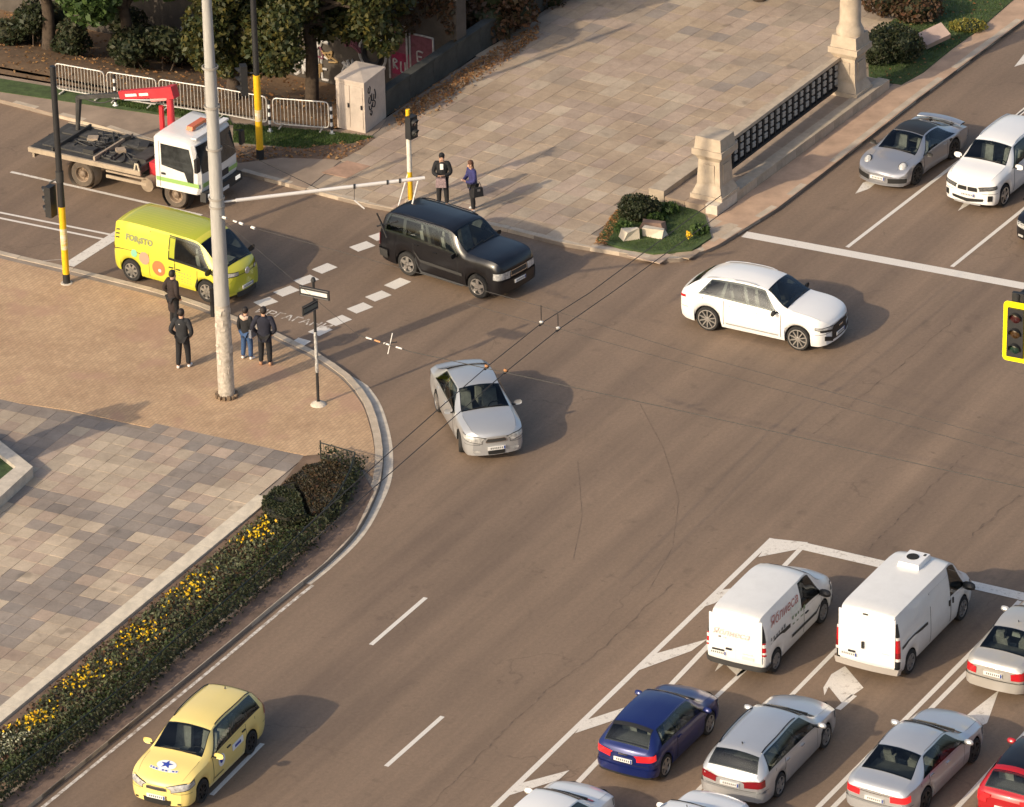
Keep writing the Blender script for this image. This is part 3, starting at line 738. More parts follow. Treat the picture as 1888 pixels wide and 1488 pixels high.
        for k, x in enumerate(rows):
            for y in (W*.42, -W*.42):
                st = MB(); st.box((x+.22, y, z0+.14), (.50, .46, .16), taper=.92)
                st.box((x-.08, y, (z0+top)/2-.02), (.15, .46, top-z0-.12), rot=Matrix.Rotation(-.22, 3, 'Y'), taper=.86)
                st.box((x-.19, y, top+.02), (.10, .25, .16), rot=Matrix.Rotation(-.15, 3, 'Y'), taper=.85)
                st.build('seat', s.seat_m if hasattr(s, 'seat_m') else SEATM, s.root)
        if not van: MB().box((rows[-1]-.42, 0, .60*H), (.5, W*1.5, .03)).build('parcel_shelf', CABIN, s.root)
        wheel_x = xc-.48
        MB().tube([(wheel_x+.05*math.sin(t*.63), W*.42+.18*math.cos(t*.63), s.B(s.t['cowl'])*H-.02+.17*math.sin(t*.63)) for t in range(11)], .016, 5).build('steering_wheel', TRIM, s.root)
    def seams(s):
        c = s.t['cowl']
        if s.typ not in ('van', 'bigvan', 'busvan'):
            s.wrap('bumper_gap', SEAMM, -1, 0, -.38, 1.0, .385, .392, .005); s.wrap('bumper_gap', SEAMM, 1, 0, -.30, .30, .355, .361, .005)
            for sd in (1, -1): s.patch('fuel_flap' if sd < 0 else 'wing_gap', SEAMM, [(s.X(.175), 3.35), (s.X(.178), 3.35), (s.X(.178), 3.75), (s.X(.175), 3.75)], sd, .004, 1, 4)
        for sd in (1, -1): s.patch('bonnet_gap', SEAMM, [(s.X(.955), 5.0), (s.X(c+.03), 5.0), (s.X(c+.03), 5.03), (s.X(.955), 5.035)], sd, .004, 12, 1)
    def doors(s, spans, handle=True, m=None):
        for sd in (1, -1):
            for a, b in spans:
                d = s.patch('door', s.paint, [(s.X(a), 1.6), (s.X(b), 1.6), (s.X(b), 3.97), (s.X(a), 3.97)], sd, .005, 8, 5, gap=.018)
                if handle:
                    p = s.P(s.X(a)+.12, 3.62, sd, .02); MB().box(p, (.17, .03, .03)).build('handle', m or s.paint, d)
    def mirrors(s, m, x=None, z=None, big=1.0):
        x = s.X(s.t['cowl'])-.32 if x is None else x
        for sd in (1, -1):
            P = s.prof(x); y, zz = P[4]; z0 = (z or zz+.07)
            mb = MB(); b = big
            rows = []
            for i in range(7):
                t = math.pi*i/6; r_ = math.sin(t); 
                rows.append([Vector((x+.02-.075*b*(r_**.6)*math.cos(2*math.pi*k/8)*(1 if math.cos(2*math.pi*k/8) > -.2 else -.2), sd*(y+.16-.125*b*math.cos(t)), z0+.085*b*(r_**.6)*math.sin(2*math.pi*k/8))) for k in range(9)])
            mb.grid(rows, 0, flip=(sd < 0)); o = mb.build('wing_mirror', m, s.root, smooth=50)
            MB().box((x, sd*(y+.03), z0-.05), (.05, .12, .04)).build('mirror_stalk', TRIM, o)
    def wheels(s, rim_m, spokes=5, tr=None, rim_r=.70, steer=0.0, sw=.11):
        r = s.r; wd = .21 if s.W < .95 else .25
        y0 = s.W*.985-wd/2-.012
        pr = [(r*.60, -wd/2), (r*.93, -wd/2), (r*.985, -wd*.38), (r, -wd*.2), (r, wd*.2), (r*.985, wd*.38), (r*.93, wd/2), (r*.70, wd/2-.004), (r*.60, wd*.2)]
        tm = MB().lathe(pr, 28, 'y', close=True); R_ = r*rim_r
        mb = MB(); mb.lathe([(R_, wd/2-.006), (R_*.93, wd/2-.004), (R_*.90, wd/2-.05), (R_*.2, wd/2-.09), (.001, wd/2-.09)], 28, 'y', mi=1)
        mb.lathe([(R_*1.02, wd/2-.012), (R_*1.02, wd/2), (R_*.92, wd/2+.001), (R_*.90, wd/2-.03)], 28, 'y', mi=0)
        for k in range(spokes):
            a = 2*math.pi*k/spokes+.3; d = Vector((math.cos(a), 0, math.sin(a))); e = Vector((-d.z, 0, d.x)); k0, k1 = R_*sw*1.25, R_*sw
            A = [d*R_*.12-e*k0, d*R_*.12+e*k0, d*R_*.93+e*k1, d*R_*.93-e*k1]; f, g = Vector((0, wd/2-.008, 0)), Vector((0, wd/2-.04, 0))
            mb.add([p+f for p in A]+[p+g for p in A], [(0, 1, 2, 3), (4, 7, 6, 5), (0, 4, 5, 1), (1, 5, 6, 2), (2, 6, 7, 3), (3, 7, 4, 0)][0:6], 0)
        mb.lathe([(R_*.2, wd/2-.05), (R_*.19, wd/2-.004), (.001, wd/2-.002)], 16, 'y', mi=0)
        to = ro = None
        for xc in (-s.wb/2, s.wb/2):
            for sd in (1, -1):
                if to is None: t_o = tm.build('wheel', TYRE, s.root, smooth=40); r_o = mb.build('rim', [rim_m, RIM_D if rim_m != RIM_D else UNDER], t_o, smooth=30); to, ro = t_o, r_o
                else: t_o = link('wheel', to.data, s.root); r_o = link('rim', ro.data, t_o)
                t_o.location = (xc, sd*y0, r); t_o.rotation_euler = (0, random.random()*0, (0 if sd > 0 else math.pi)+(steer if xc > 0 else 0))
    def wipers(s):
        s.seams()
        x = s.X(s.t['cowl'])-.03; mb = MB()
        for y0, y1 in ((-.55, .05), (.02, .58)):
            a = s.P(x, 7-(abs(y0)/.7)*1.5, -1 if y0 < 0 else 1, .02); b = s.P(x-.05, 7-(abs(y1)/.7)*1.5, 1 if y1 > 0 else -1, .025); mb.tube([a, b], .012, 5)
        mb.build('wiper', TRIM, s.root)
    def rails(s, m, x0, x1, v=5.12, h=.035):
        for sd in (1, -1):
            pts = [s.P(x0+(x1-x0)*k/10, v, sd, h*(1 if 0 < k < 10 else .1)) for k in range(11)]
            MB().tube(pts, .018, 6).build('roof_rail', m, s.root, smooth=60)
    def place(s, rear, front, vis, hz=None):
        """rear/front hub seen in the photograph on side vis (+1 left, -1 right)"""
        hz = s.r if hz is None else hz
        a, b = G(*rear, hz), G(*front, hz); d = (b-a); a_ = math.atan2(d.y, d.x); u = Vector((math.cos(a_), math.sin(a_), 0)); nrm = Vector((-u.y, u.x, 0))
        c = (a+b)/2-nrm*vis*(s.W*.98); s.root.location = (c.x, c.y, .0); s.root.rotation_euler = (0, 0, a_)
    def at(s, p, lx, ly, lz, head):
        """put local point (lx,ly,lz) under photo point p, heading in degrees"""
        q = G(*p, lz); a_ = R(head); c, sn = math.cos(a_), math.sin(a_)
        s.root.location = (q.x-(c*lx-sn*ly), q.y-(sn*lx+c*ly), 0); s.root.rotation_euler = (0, 0, a_)

WHITE = car_paint('paint_white', (.80, .79, .77), 0, .35, .03); WHITE_D = car_paint('paint_white_used', (.76, .745, .71), 0, .4, .10)
SILV = car_paint('paint_silver', (.56, .565, .575), .55, .34, .05); SILV_B = car_paint('paint_champagne', (.56, .53, .48), .5, .36, .08); SILV_L = car_paint('paint_light_silver', (.50, .505, .51), .5, .36, .04)
BLACK = car_paint('paint_black', (.005, .005, .007), .0, .3, .02, .25); BLUE = car_paint('paint_dark_blue', (.010, .021, .125), .3, .3, .02, .6)
LIME_SHADED = car_paint('paint_lime_shaded', (.46, .48, .02), .0, .35, .02); LIME_Y = car_paint('paint_lime_yellow', (.63, .58, .05), .0, .35, .02); YELL = car_paint('paint_taxi_yellow', (.84, .66, .22), 0, .38, .03)  # the darker, greener lime carries the shading of the van's roof and front
RED = car_paint('paint_red', (.40, .009, .015), .1, .3, .02); GREYS = car_paint('paint_sports_silver', (.38, .385, .41), .6, .32, .03)

# 1 white coupe-style SUV crossing
c = Car('white_suv', 'white sloping-roof SUV with black grille crossing the middle of the junction', 'car', 'coupe_suv', 4.99, 1.98, 1.76, 3.03, .93, .385, WHITE)
c.glazing([.30, .62]); c.doors([(.32, .50), (.50, .70)]); c.mirrors(TRIM); c.wheels(RIM_S, 10, rim_r=.78, sw=.055); c.rails(SILV, c.X(.17), c.X(.52)); c.wipers()
c.wrap('grille', TRIM, 1, 0, .36, 1.0, (.20, .20), (.46, .485), .015); c.wrap('lower_intake', TRIM, 1, 0, -.02, .42, (.235, .17), (.32, .25), .012)
for sd in (1, -1): c.wrap('headlight', HEAD, 1, sd, -.30, .34, (.455, .40), (.475, .455), .014); c.wrap('light_housing', TRIM, 1, sd, -.12, .36, (.40, .36), (.43, .41), .012); c.wrap('tail_light', TAIL, -1, sd, -.28, .5, (.555, .52), (.60, .565), .012)
c.wrap('rear_diffuser', TRIM, -1, 0, -.02, 1.0, .16, .27, .012); c.plate(1, .27); c.plate(-1, .40); c.slab('emblem', CHROME, 1, 0, .40, .24, .05, .03)
c.patch('sill_line', SILV, [(c.X(.28), 1.75), (c.X(.74), 1.75), (c.X(.74), 1.95), (c.X(.28), 1.95)], -1, .008)
c.place((1303.4, 589), (1470.3, 625.7), -1)
# 2 black SUV
c = Car('black_suv', 'black boxy off-road SUV with silver alloy wheels beside the two pedestrians', 'car', 'offroad', 4.86, 1.92, 1.97, 2.78, .90, .39, BLACK, bow=.06)
c.glazing([.27, .62]); c.doors([(.30, .45), (.45, .66)]); c.mirrors(BLACK); c.wheels(RIM_S, 5, rim_r=.66, sw=.20); c.rails(BLACK, c.X(.10), c.X(.56)); c.wipers()
c.wrap('grille', CHROME, 1, 0, .50, 1.0, .40, .50, .018); c.wrap('grille_mesh', PLAST, 1, 0, .54, 1.0, .415, .485, .026)
for sd in (1, -1): c.wrap('headlight', HEAD, 1, sd, -.22, .46, (.40, .38), (.50, .50), .014); c.wrap('fog_light', HEAD, 1, sd, -.05, .16, .28, .315, .014); c.wrap('tail_light', TAIL_D, -1, sd, -.08, .16, .40, .60, .014)
c.wrap('front_bumper', BLACK, 1, 0, -.32, 1.0, .17, .36, .03); c.wrap('rear_bumper', PLAST, -1, 0, -.45, 1.0, .22, .36, .05); c.plate(1, .30, off=.05); c.plate(-1, .45)
for sd in (1, -1): c.patch('side_moulding', PLAST, [(c.X(.31), 2.5), (c.X(.70), 2.5), (c.X(.70), 2.8), (c.X(.31), 2.8)], sd, .02); c.patch('running_board', PLAST, [(c.X(.31), .98), (c.X(.70), .98), (c.X(.70), 1.15), (c.X(.31), 1.15)], sd, .06)
c.place((750.7, 487.9), (878.8, 529), -1)
# 3 silver saloon turning
c = Car('silver_saloon', 'light silver saloon turning in front of the kerb corner, nearest the centre', 'car', 'sedan', 4.68, 1.80, 1.60, 2.70, .95, .325, SILV_L)
c.glazing([.42, 1]); c.doors([(.27, .46), (.46, .67)]); c.mirrors(SILV_L, big=.95); c.wheels(RIM_S, 7, steer=-.25); c.wipers()
c.wrap('grille', CHROME, 1, 0, .52, 1.0, .395, .475, .016); c.wrap('grille_mesh', PLAST, 1, 0, .56, 1.0, .41, .46, .022); c.wrap('lower_intake', TRIM, 1, 0, .62, 1.0, .165, .235, .014)
for sd in (1, -1): c.wrap('headlight', HEAD, 1, sd, -.42, .36, (.45, .38), (.53, .475), .014); c.wrap('fog_light', HEAD, 1, sd, .0, .30, .205, .255, .016); c.wrap('tail_light', TAIL, -1, sd, -.3, .4, .46, .575, .012)
c.plate(1, .285); c.plate(-1, .42)
c.at((915, 834), c.xf-.05, 0, .28, -76)
# 4 sports car
c = Car('sports_car', 'grey silver sports coupe with black roof and raised rear wing at the stop line', 'car', 'sports', 4.52, 1.88, 1.34, 2.40, .98, .345, GREYS, bow=.22)
c.glazing([1]); c.doors([(.36, .69)]); c.mirrors(TRIM, big=.9); c.wheels(RIM_D, 10, rim_r=.78, sw=.06); c.wipers()
c.cross('roof_panel', TRIM, c.X(.34), c.X(.565), 5.12, .006)
for sd in (1, -1):
    p = c.P(c.X(.905), 5.35, sd, .0); rows = []
    hl = MB().lathe([(.001, .075), (.07, .066), (.115, .04), (.135, .0), (.137, -.03)], 20, 'z'); o = hl.build('headlight', HEAD, c.root, smooth=50); o.location = c.P(c.X(.90), 4.75, sd, -.01); o.rotation_euler = (sd*-.35, .85, 0); o.scale = (1.25, 1, 1)
    MB().lathe([(.138, .0), (.150, .004), (.152, -.03)], 20, 'z').build('lamp_ring', TRIM, o, smooth=50)
    c.wrap('air_intake', TRIM, 1, sd, -.18, .50, (.21, .19), (.33, .31), .012); c.wrap('tail_light', TAIL, -1, sd, -.1, 1, .44, .48, .012)
    c.patch('side_scoop', TRIM, [(c.X(.295), 3.05), (c.X(.325), 3.05), (c.X(.335), 3.75), (c.X(.31), 3.75)], sd, .01)
c.wrap('front_lip', GREYS, 1, 0, -.1, 1.0, .13, .165, .03); c.plate(1, .30)
wing = MB(); rows = []
for k in range(-8, 9):
    y = k/8*.80; sag = .05*(k/8)**2; rows.append([Vector((-2.16+sag*2, y, .99-sag*.6)), Vector((-2.02+sag*2, y, 1.02-sag*.6)), Vector((-1.84+sag*2, y, 1.0-sag*.6)), Vector((-1.84+sag*2, y, .975-sag*.6)), Vector((-2.16+sag*2, y, .965-sag*.6)), Vector((-2.16+sag*2, y, .99-sag*.6))])
wing.grid(rows); wo = wing.build('rear_wing', GREYS, c.root, smooth=40)
for sd in (1, -1): MB().box((-1.95, sd*.4, .90), (.16, .04, .2)).build('wing_strut', TRIM, wo)
c.place((1760, 275.5), (1693.1, 321.5), 1)
# 5 white SUV beside it
c = Car('white_family_suv', 'white SUV with split black grille waiting beside the sports coupe', 'car', 'suv', 4.70, 1.89, 1.75, 2.86, .85, .36, WHITE)
c.glazing([.27, .62]); c.doors([(.29, .47), (.47, .69)]); c.mirrors(WHITE, big=1.1); c.wheels(RIM_S, 5, rim_r=.74, sw=.14); c.rails(SILV, c.X(.10), c.X(.56)); c.wipers()
for sd in (1, -1):
    c.wrap('grille', TRIM, 1, sd, .50, .97, .385, .465, .018); c.wrap('headlight', HEAD_D, 1, sd, -.25, .38, (.455, .41), (.50, .465), .014); c.wrap('air_curtain', TRIM, 1, sd, -.06, .03, .22, .33, .014); c.wrap('tail_light', TAIL, -1, sd, -.2, .5, .50, .56, .012)
c.wrap('lower_intake', TRIM, 1, 0, .22, 1.0, (.21, .17), (.26, .24), .014); c.wrap('skid_trim', SILV, 1, 0, .30, 1.0, .13, .165, .018); c.plate(1, .31); c.plate(-1, .42)
c.at((1853.6, 360.7), c.wb/2, c.W*.98, c.r, -122)
# 6 dark car mostly out of frame
c = Car('dark_car', 'dark car of which only the front corner shows at the right edge', 'car', 'hatch', 4.35, 1.80, 1.48, 2.62, .88, .325, BLACK)
c.glazing([.34, 1]); c.doors([(.25, .45), (.45, .70)]); c.mirrors(BLACK); c.wheels(RIM_S, 5); c.wrap('grille', PLAST, 1, 0, .5, 1, .36, .44, .016)
for sd in (1, -1): c.wrap('headlight', HEAD, 1, sd, -.32, .36, (.44, .38), (.52, .47), .014); c.wrap('fog_light', HEAD, 1, sd, -.02, .22, .20, .25, .014)
c.plate(1, .27)
c.at((1876, 418), c.xf-.30, -c.W*.92, .5, -122)
# 7 blue hatchback
c = Car('blue_hatchback', 'small dark blue hatchback with red tail lights behind the lettered van', 'car', 'hatch', 3.98, 1.70, 1.50, 2.42, .80, .315, BLUE)
c.glazing([.36, 1]); c.doors([(.34, .71)]); c.mirrors(BLUE); c.wheels(RIM_S, 5, rim_r=.72, sw=.17); c.wipers()
c.cross('roof_spoiler', TRIM, c.X(.122), c.X(.150), 5.05, .012)
for sd in (1, -1): c.wrap('headlight', HEAD, 1, sd, -.36, .34, (.42, .38), (.52, .47), .014); c.wrap('tail_light', LIT_RED, -1, sd, -.20, .46, (.50, .46), (.61, .57), .016)
c.plate(-1, .455); c.plate(1, .26); c.slab('emblem', CHROME, -1, 0, .565, .26, .04, .02); c.wrap('rear_bumper', BLUE, -1, 0, -.3, 1, .20, .33, .03); c.wrap('grille', TRIM, 1, 0, .45, 1, .22, .45, .014); c.wrap('diffuser', TRIM, -1, 0, -.05, 1, .16, .205, .02)
c.place((1229.8, 1412.4), (1309.5, 1334.8), -1)
# 8 silver estate
c = Car('silver_estate', 'silver estate car with dark roof rails, right of the blue hatchback', 'car', 'wagon', 4.70, 1.80, 1.55, 2.70, .90, .325, SILV)
c.glazing([.28, .62]); c.doors([(.29, .47), (.47, .68)], m=CHROME); c.mirrors(SILV_L); c.wheels(RIM_G, 5, rim_r=.70, sw=.2); c.rails(BLACK, c.X(.13), c.X(.53), 5.14, .04); c.wipers()
for sd in (1, -1): c.wrap('tail_light', TAIL_D, -1, sd, -.22, .46, (.47, .44), (.60, .545), .014); c.wrap('headlight', HEAD, 1, sd, -.36, .34, (.42, .38), (.52, .47), .014)
c.wrap('rear_bumper', SILV, -1, 0, -.3, 1, .20, .37, .035); c.wrap('bumper_strip', CHROME, -1, 0, .0, 1, .205, .225, .05); c.plate(-1, .47); c.plate(1, .27); c.wrap('grille', TRIM, 1, 0, .5, 1, .36, .46, .014)
c.root.name = 'silver_estate'; MB().tube([c.P(c.X(.155), 7, 1, 0), c.P(c.X(.150), 7, 1, .05)], .02, 6).build('antenna', TRIM, c.root)
c.place((1439.8, 1447.6), (1524.5, 1358.4), -1)
# 9 silver executive saloon
c = Car('silver_executive_saloon', 'silver saloon with dark rear window behind the white arrow head', 'car', 'sedan', 4.69, 1.80, 1.52, 2.76, .80, .33, SILV)
c.glazing([.42, 1]); c.doors([(.27, .46), (.46, .68)], m=CHROME); c.mirrors(SILV_L); c.wheels(RIM_D, 5, rim_r=.74, sw=.16); c.wipers()
for sd in (1, -1): c.wrap('tail_light', LIT_RED, -1, sd, -.25, .42, (.47, .46), (.59, .57), .014); c.wrap('headlight', HEAD, 1, sd, -.36, .34, (.42, .38), (.52, .47), .014); c.patch('roof_joint', TRIM, [(c.X(.33), 5.10), (c.X(.57), 5.10), (c.X(.57), 5.16), (c.X(.33), 5.16)], sd, .006)
c.wrap('boot_trim', CHROME, -1, 0, .44, 1, .555, .57, .016); c.plate(-1, .46); c.plate(1, .27); c.wrap('rear_bumper', SILV, -1, 0, -.3, 1, .20, .37, .03); c.wrap('grille', TRIM, 1, 0, .5, 1, .30, .46, .014)
c.place((1712.7, 1471), (1795, 1388.5), -1)
# 10 older saloon at the right edge
c = Car('old_silver_saloon', 'dull silver saloon with three rear headrests beside the tall white van, cut by the edge', 'car', 'sedan', 4.40, 1.72, 1.53, 2.60, .85, .30, SILV_B)
c.glazing([.42, 1]); c.doors([(.27, .46), (.46, .68)]); c.mirrors(SILV_L); c.wheels(RIM_G, 6)
for sd in (1, -1): c.wrap('tail_light', TAIL, -1, sd, -.16, .30, (.44, .43), (.60, .55), .014); c.wrap('headlight', HEAD, 1, sd, -.36, .34, (.42, .38), (.52, .47), .014)
c.plate(-1, .49); c.wrap('rear_bumper', SILV_B, -1, 0, -.3, 1, .20, .38, .035); c.wrap('bumper_groove', SEAMM, -1, 0, -.2, 1, .385, .395, .02)
for y_ in (-.42, 0, .42): MB().box((c.X(.335), y_, .80*c.H), (.10, .24, .15), taper=.85).build('headrest', mat('grey_cloth', (.30, .31, .30), .9), c.root)
MB().tube([c.P(c.X(.36), 7, 1, 0), c.P(c.X(.355), 7, 1, .07)], .012, 6).build('antenna', TRIM, c.root)
c.at((1783, 1243), c.xr+.1, c.W*.9, .5, 60)
# 11 red car, black roof
c = Car('red_hatchback', 'red hatchback with dark roof and rear glass in the bottom right corner', 'car', 'hatch', 3.8, 1.68, 1.52, 2.40, .75, .30, RED)
c.glazing([.36, 1]); c.doors([(.25, .45), (.45, .72)]); c.mirrors(RED); c.wheels(RIM_D, 5)
c.cross('roof_panel', BLACK, c.X(.13), c.X(.59), 5.05, .006)
for sd in (1, -1): c.wrap('tail_light', LIT_RED, -1, sd, -.12, .26, .46, .62, .02); c.wrap('headlight', HEAD, 1, sd, -.36, .34, (.42, .38), (.52, .47), .014)
c.plate(-1, .42); c.wrap('rear_bumper', PLAST, -1, 0, -.2, 1, .2, .30, .03)
c.at((1803, 1470), c.xr+.05, c.W*.88, .75, 60)
# 12 white car bottom
c = Car('white_hatchback', 'white car cut off by the bottom edge beside the hatched wedge', 'car', 'hatch', 4.2, 1.76, 1.50, 2.55, .82, .31, WHITE)
c.glazing([.36, 1]); c.doors([(.25, .45), (.45, .72)]); c.mirrors(WHITE); c.wheels(RIM_S, 5); c.wipers()
for sd in (1, -1): c.wrap('headlight', HEAD, 1, sd, -.36, .34, (.42, .38), (.52, .47), .014); c.wrap('tail_light', TAIL, -1, sd, -.12, .26, .46, .62, .02)
c.plate(-1, .42)
c.at((1129, 1478), c.xf-.25, -c.W*.85, .60, 60)
# 13 white van roof bottom
c = Car('white_people_carrier', 'white roof with small antenna cut off by the bottom edge behind the estate', 'car', 'suv', 4.6, 1.82, 1.66, 2.7, .9, .33, WHITE)
c.glazing([.27, .62]); c.doors([(.29, .47), (.47, .69)]); c.mirrors(WHITE); c.wheels(RIM_G, 5); c.rails(SILV, c.X(.10), c.X(.56))
MB().tube([c.P(c.X(.55), 7, 1, 0), c.P(c.X(.545), 7, 1, .08)], .012, 6).build('antenna', TRIM, c.root)
for sd in (1, -1): c.wrap('headlight', HEAD, 1, sd, -.36, .34, (.42, .38), (.52, .47), .014)
c.at((1262, 1492), c.X(.52), 0, 1.66, 60)
# 14 small lettered van
c = Car('lettered_van', 'small white delivery van with red and green lettering on its side', 'van', 'van', 4.55, 1.74, 1.96, 2.95, .85, .325, WHITE_D, bow=.08)
c.glazing([1]); c.mirrors(TRIM, big=1.35); c.wheels(RIM_G, 6, rim_r=.66, sw=.2)
for sd in (1, -1):
    d = c.patch('door', c.paint, [(c.X(.53), 1.6), (c.X(.76), 1.6), (c.X(.76), 3.97), (c.X(.53), 3.97)], sd, .005, 8, 5, gap=.018); MB().box(c.P(c.X(.56), 3.55, sd, .02), (.17, .03, .035)).build('handle', TRIM, d)
    c.patch('side_moulding', PLAST, [(c.X(.36), 2.55), (c.X(.74), 2.55), (c.X(.74), 2.85), (c.X(.36), 2.85)], sd, .016); c.patch('door_rail', TRIM, [(c.X(.12), 3.55), (c.X(.34), 3.55), (c.X(.34), 3.85), (c.X(.12), 3.85)], sd, .012)
    c.wrap('tail_light', TAIL, -1, sd, -.06, .10, .40, .60, .02); c.wrap('tail_lamp_clear', TAIL_W, -1, sd, -.065, .105, .43, .46, .026); c.wrap('tail_lamp_clear', TAIL_W, -1, sd, -.065, .105, .53, .58, .026); c.wrap('lamp_pillar', TRIM, -1, sd, -.08, .06, .60, .84, .014)
    c.wrap('headlight', HEAD, 1, sd, -.4, .34, (.42, .36), (.52, .45), .014)
c.wrap('rear_bumper', PLAST, -1, 0, -.42, 1, .16, .24, .04); c.wrap('front_bumper', PLAST, 1, 0, -.3, 1, .16, .26, .02)
c.slab('rear_door', WHITE, -1, .37, .60, .76, 1.22, .012); c.slab('rear_door', WHITE, -1, -.40, .60, .74, 1.22, .012)
c.plate(-1, .33, .50, .11, .50, .03); c.slab('plate_lamp', TRIM, -1, .48, .375, .34, .04, .05); c.slab('door_handle', TRIM, -1, .17, .42, .16, .05, .05)
INK_R = mat('lettering_red', (.46, .16, .13), .6); INK_G = mat('lettering_green', (.20, .27, .15), .6); INK_D = mat('lettering_grey', (.18, .18, .17), .6); INK_F = mat('lettering_faded', (.66, .52, .48), .6); INK_P = mat('panel_print', (.62, .64, .58), .6)
def side_text(c, name, body, size, m, x, v, side, italic=.2, bold=.004, xs=1.0, off=.016):
    p = c.P(x, v, side, off); a = (c.P(x+.2, v, side, off)-c.P(x-.2, v, side, off)).normalized(); up = (c.P(x, v+.1, side, off)-c.P(x, v-.1, side, off)).normalized()
    if side > 0: a = -a
    nrm = a.cross(up).normalized(); up = nrm.cross(a)
    mw = Matrix(((a.x, up.x, nrm.x, p.x), (a.y, up.y, nrm.y, p.y), (a.z, up.z, nrm.z, p.z), (0, 0, 0, 1)))
    return text_mesh(name, body, size, m, c.root, mw, italic, bold, xs=xs)
# right side of the van: forward is to the right of the reader
side_text(c, 'lettering', 'Яблиеса', .36, INK_R, c.X(.28), 4.55, -1, .3, .0, 1.15)
def marks(c, name, m, x0, x1, v0, v1, n, side, seed, off=.016):
    """print too small to read: short irregular strokes in a row"""
    rng = random.Random(seed); mb = MB(); dx = (x1-x0)/n
    for k in range(n):
        a = x0+dx*(k+.15); b = a+dx*rng.uniform(.35, .7); q0 = v0+(v1-v0)*rng.uniform(0, .3); q1 = v0+(v1-v0)*rng.uniform(.6, 1)
        mb.grid([[c.P(a, q0, side, off), c.P(b, q0, side, off)], [c.P(a+.02, q1, side, off), c.P(b+.02, q1, side, off)]], flip=(side > 0))
    return tag(mb.build(name, m, c.root), kind='stuff')
marks(c, 'small_print', INK_D, c.X(.07), c.X(.28), 3.95, 4.12, 6, -1, 1); marks(c, 'small_print', INK_D, c.X(.06), c.X(.20), 3.62, 3.78, 4, -1, 2)
marks(c, 'green_print', INK_G, c.X(.36), c.X(.55), 3.98, 4.18, 5, -1, 3); marks(c, 'green_print', INK_G, c.X(.36), c.X(.52), 3.55, 3.68, 3, -1, 4)
c.patch('print_panel', INK_P, [(c.X(.355), 4.2), (c.X(.49), 4.2), (c.X(.49), 4.42), (c.X(.355), 4.42)], -1, .012)
def rear_text(c, name, body, size, m, y, z, italic=.2, bold=.004, xs=1.0, off=.03):
    p = c.D(c.xr, y, z); mw = Matrix.Translation((p.x-off, y, z)) @ Matrix(((0, 0, -1, 0), (-1, 0, 0, 0), (0, 1, 0, 0), (0, 0, 0, 1)))
    return text_mesh(name, body, size, m, c.root, mw, italic, bold, xs=xs)
rear_text(c, 'lettering', 'Яблиеса', .26, INK_F, .12, 1.28, .3, .0); c.slab('small_print', INK_D, -1, .44, .575, .07, .05, .03); c.slab('small_print', INK_P, -1, .30, .575, .08, .05, .03); c.slab('small_print', INK_P, -1, -.38, .33, .34, .09, .03); c.slab('small_print', INK_P, -1, -.36, .39, .30, .03, .03)
c.place((1431.5, 1219.1), (1519.9, 1127.9), -1)
# 15 tall white van
c = Car('tall_white_van', 'tall white panel van with roof vent box and red stacked tail lights', 'van', 'bigvan', 4.95, 1.86, 2.08, 3.28, .86, .34, WHITE_D, bow=.09)
c.glazing([1]); c.mirrors(TRIM, big=1.5); c.wheels(RIM_G, 6, rim_r=.68, sw=.18)
for sd in (1, -1):
    d = c.patch('door', c.paint, [(c.X(.655), 1.6), (c.X(.83), 1.6), (c.X(.83), 3.97), (c.X(.655), 3.97)], sd, .005, 8, 5, gap=.018); MB().box(c.P(c.X(.675), 3.7, sd, .02), (.05, .03, .16)).build('handle', TRIM, d)
    d = c.patch('sliding_door', c.paint, [(c.X(.40), 1.6), (c.X(.645), 1.6), (c.X(.645), 4.75), (c.X(.40), 4.75)], sd, .005, 8, 7, gap=.018); MB().box(c.P(c.X(.63), 3.7, sd, .02), (.05, .03, .16)).build('handle', TRIM, d)
    c.patch('door_rail', TRIM, [(c.X(.04), 3.62), (c.X(.36), 3.62), (c.X(.36), 3.85), (c.X(.04), 3.85)], sd, .014)
    c.wrap('lamp_pillar', TRIM, -1, sd, -.09, .07, .22, .86, .012)
    t_ = c.wrap('tail_light', TAIL, -1, sd, -.075, .085, .46, .64, .026)
    c.wrap('tail_lamp_clear', TAIL_W, -1, sd, -.07, .08, .64, .68, .026); c.wrap('tail_lamp_dark', TAIL_D, -1, sd, -.07, .08, .38, .46, .026); c.wrap('tail_lamp_clear', TAIL_W, -1, sd, -.06, .07, .34, .38, .027); c.wrap('headlight', HEAD, 1, sd, -.4, .3, (.36, .30), (.47, .40), .014)
c.wrap('rear_bumper', mat('bumper_grey', (.36, .33, .30), .6), -1, 0, -.10, 1, .15, .235, .07)
c.slab('rear_door', WHITE, -1, .41, .59, .80, 1.40, .014); c.slab('rear_door', WHITE, -1, -.41, .59, .80, 1.40, .014)
c.plate(-1, .315, .50, .11, .52, .04); c.slab('plate_lamp', TRIM, -1, .42, .36, .20, .045, .05); c.slab('door_handle', TRIM, -1, .10, .485, .07, .20, .05); c.slab('brake_lamp', TRIM, -1, .04, .925, .14, .03, .03)
c.slab('door_badge', INK_P, -1, -.55, .42, .22, .03, .026); c.slab('door_badge', INK_P, -1, .62, .455, .26, .03, .026)
vb = MB().box((0, 0, .06), (.78, .62, .14), taper=.93); vo = vb.build('roof_vent_box', WHITE, c.root); vo.location = (c.X(.59), .02, 2.075)
MB().lathe([(.17, .0), (.16, .02), (.001, .012)], 20).build('vent_hole', UNDER, vo).location = (.02, .05, .132)
MB().box((.24, -.2, .135), (.10, .06, .02)).build('vent_latch', PLAST, vo)
c.place((1679.9, 1220.9), (1776.7, 1121.7), -1)
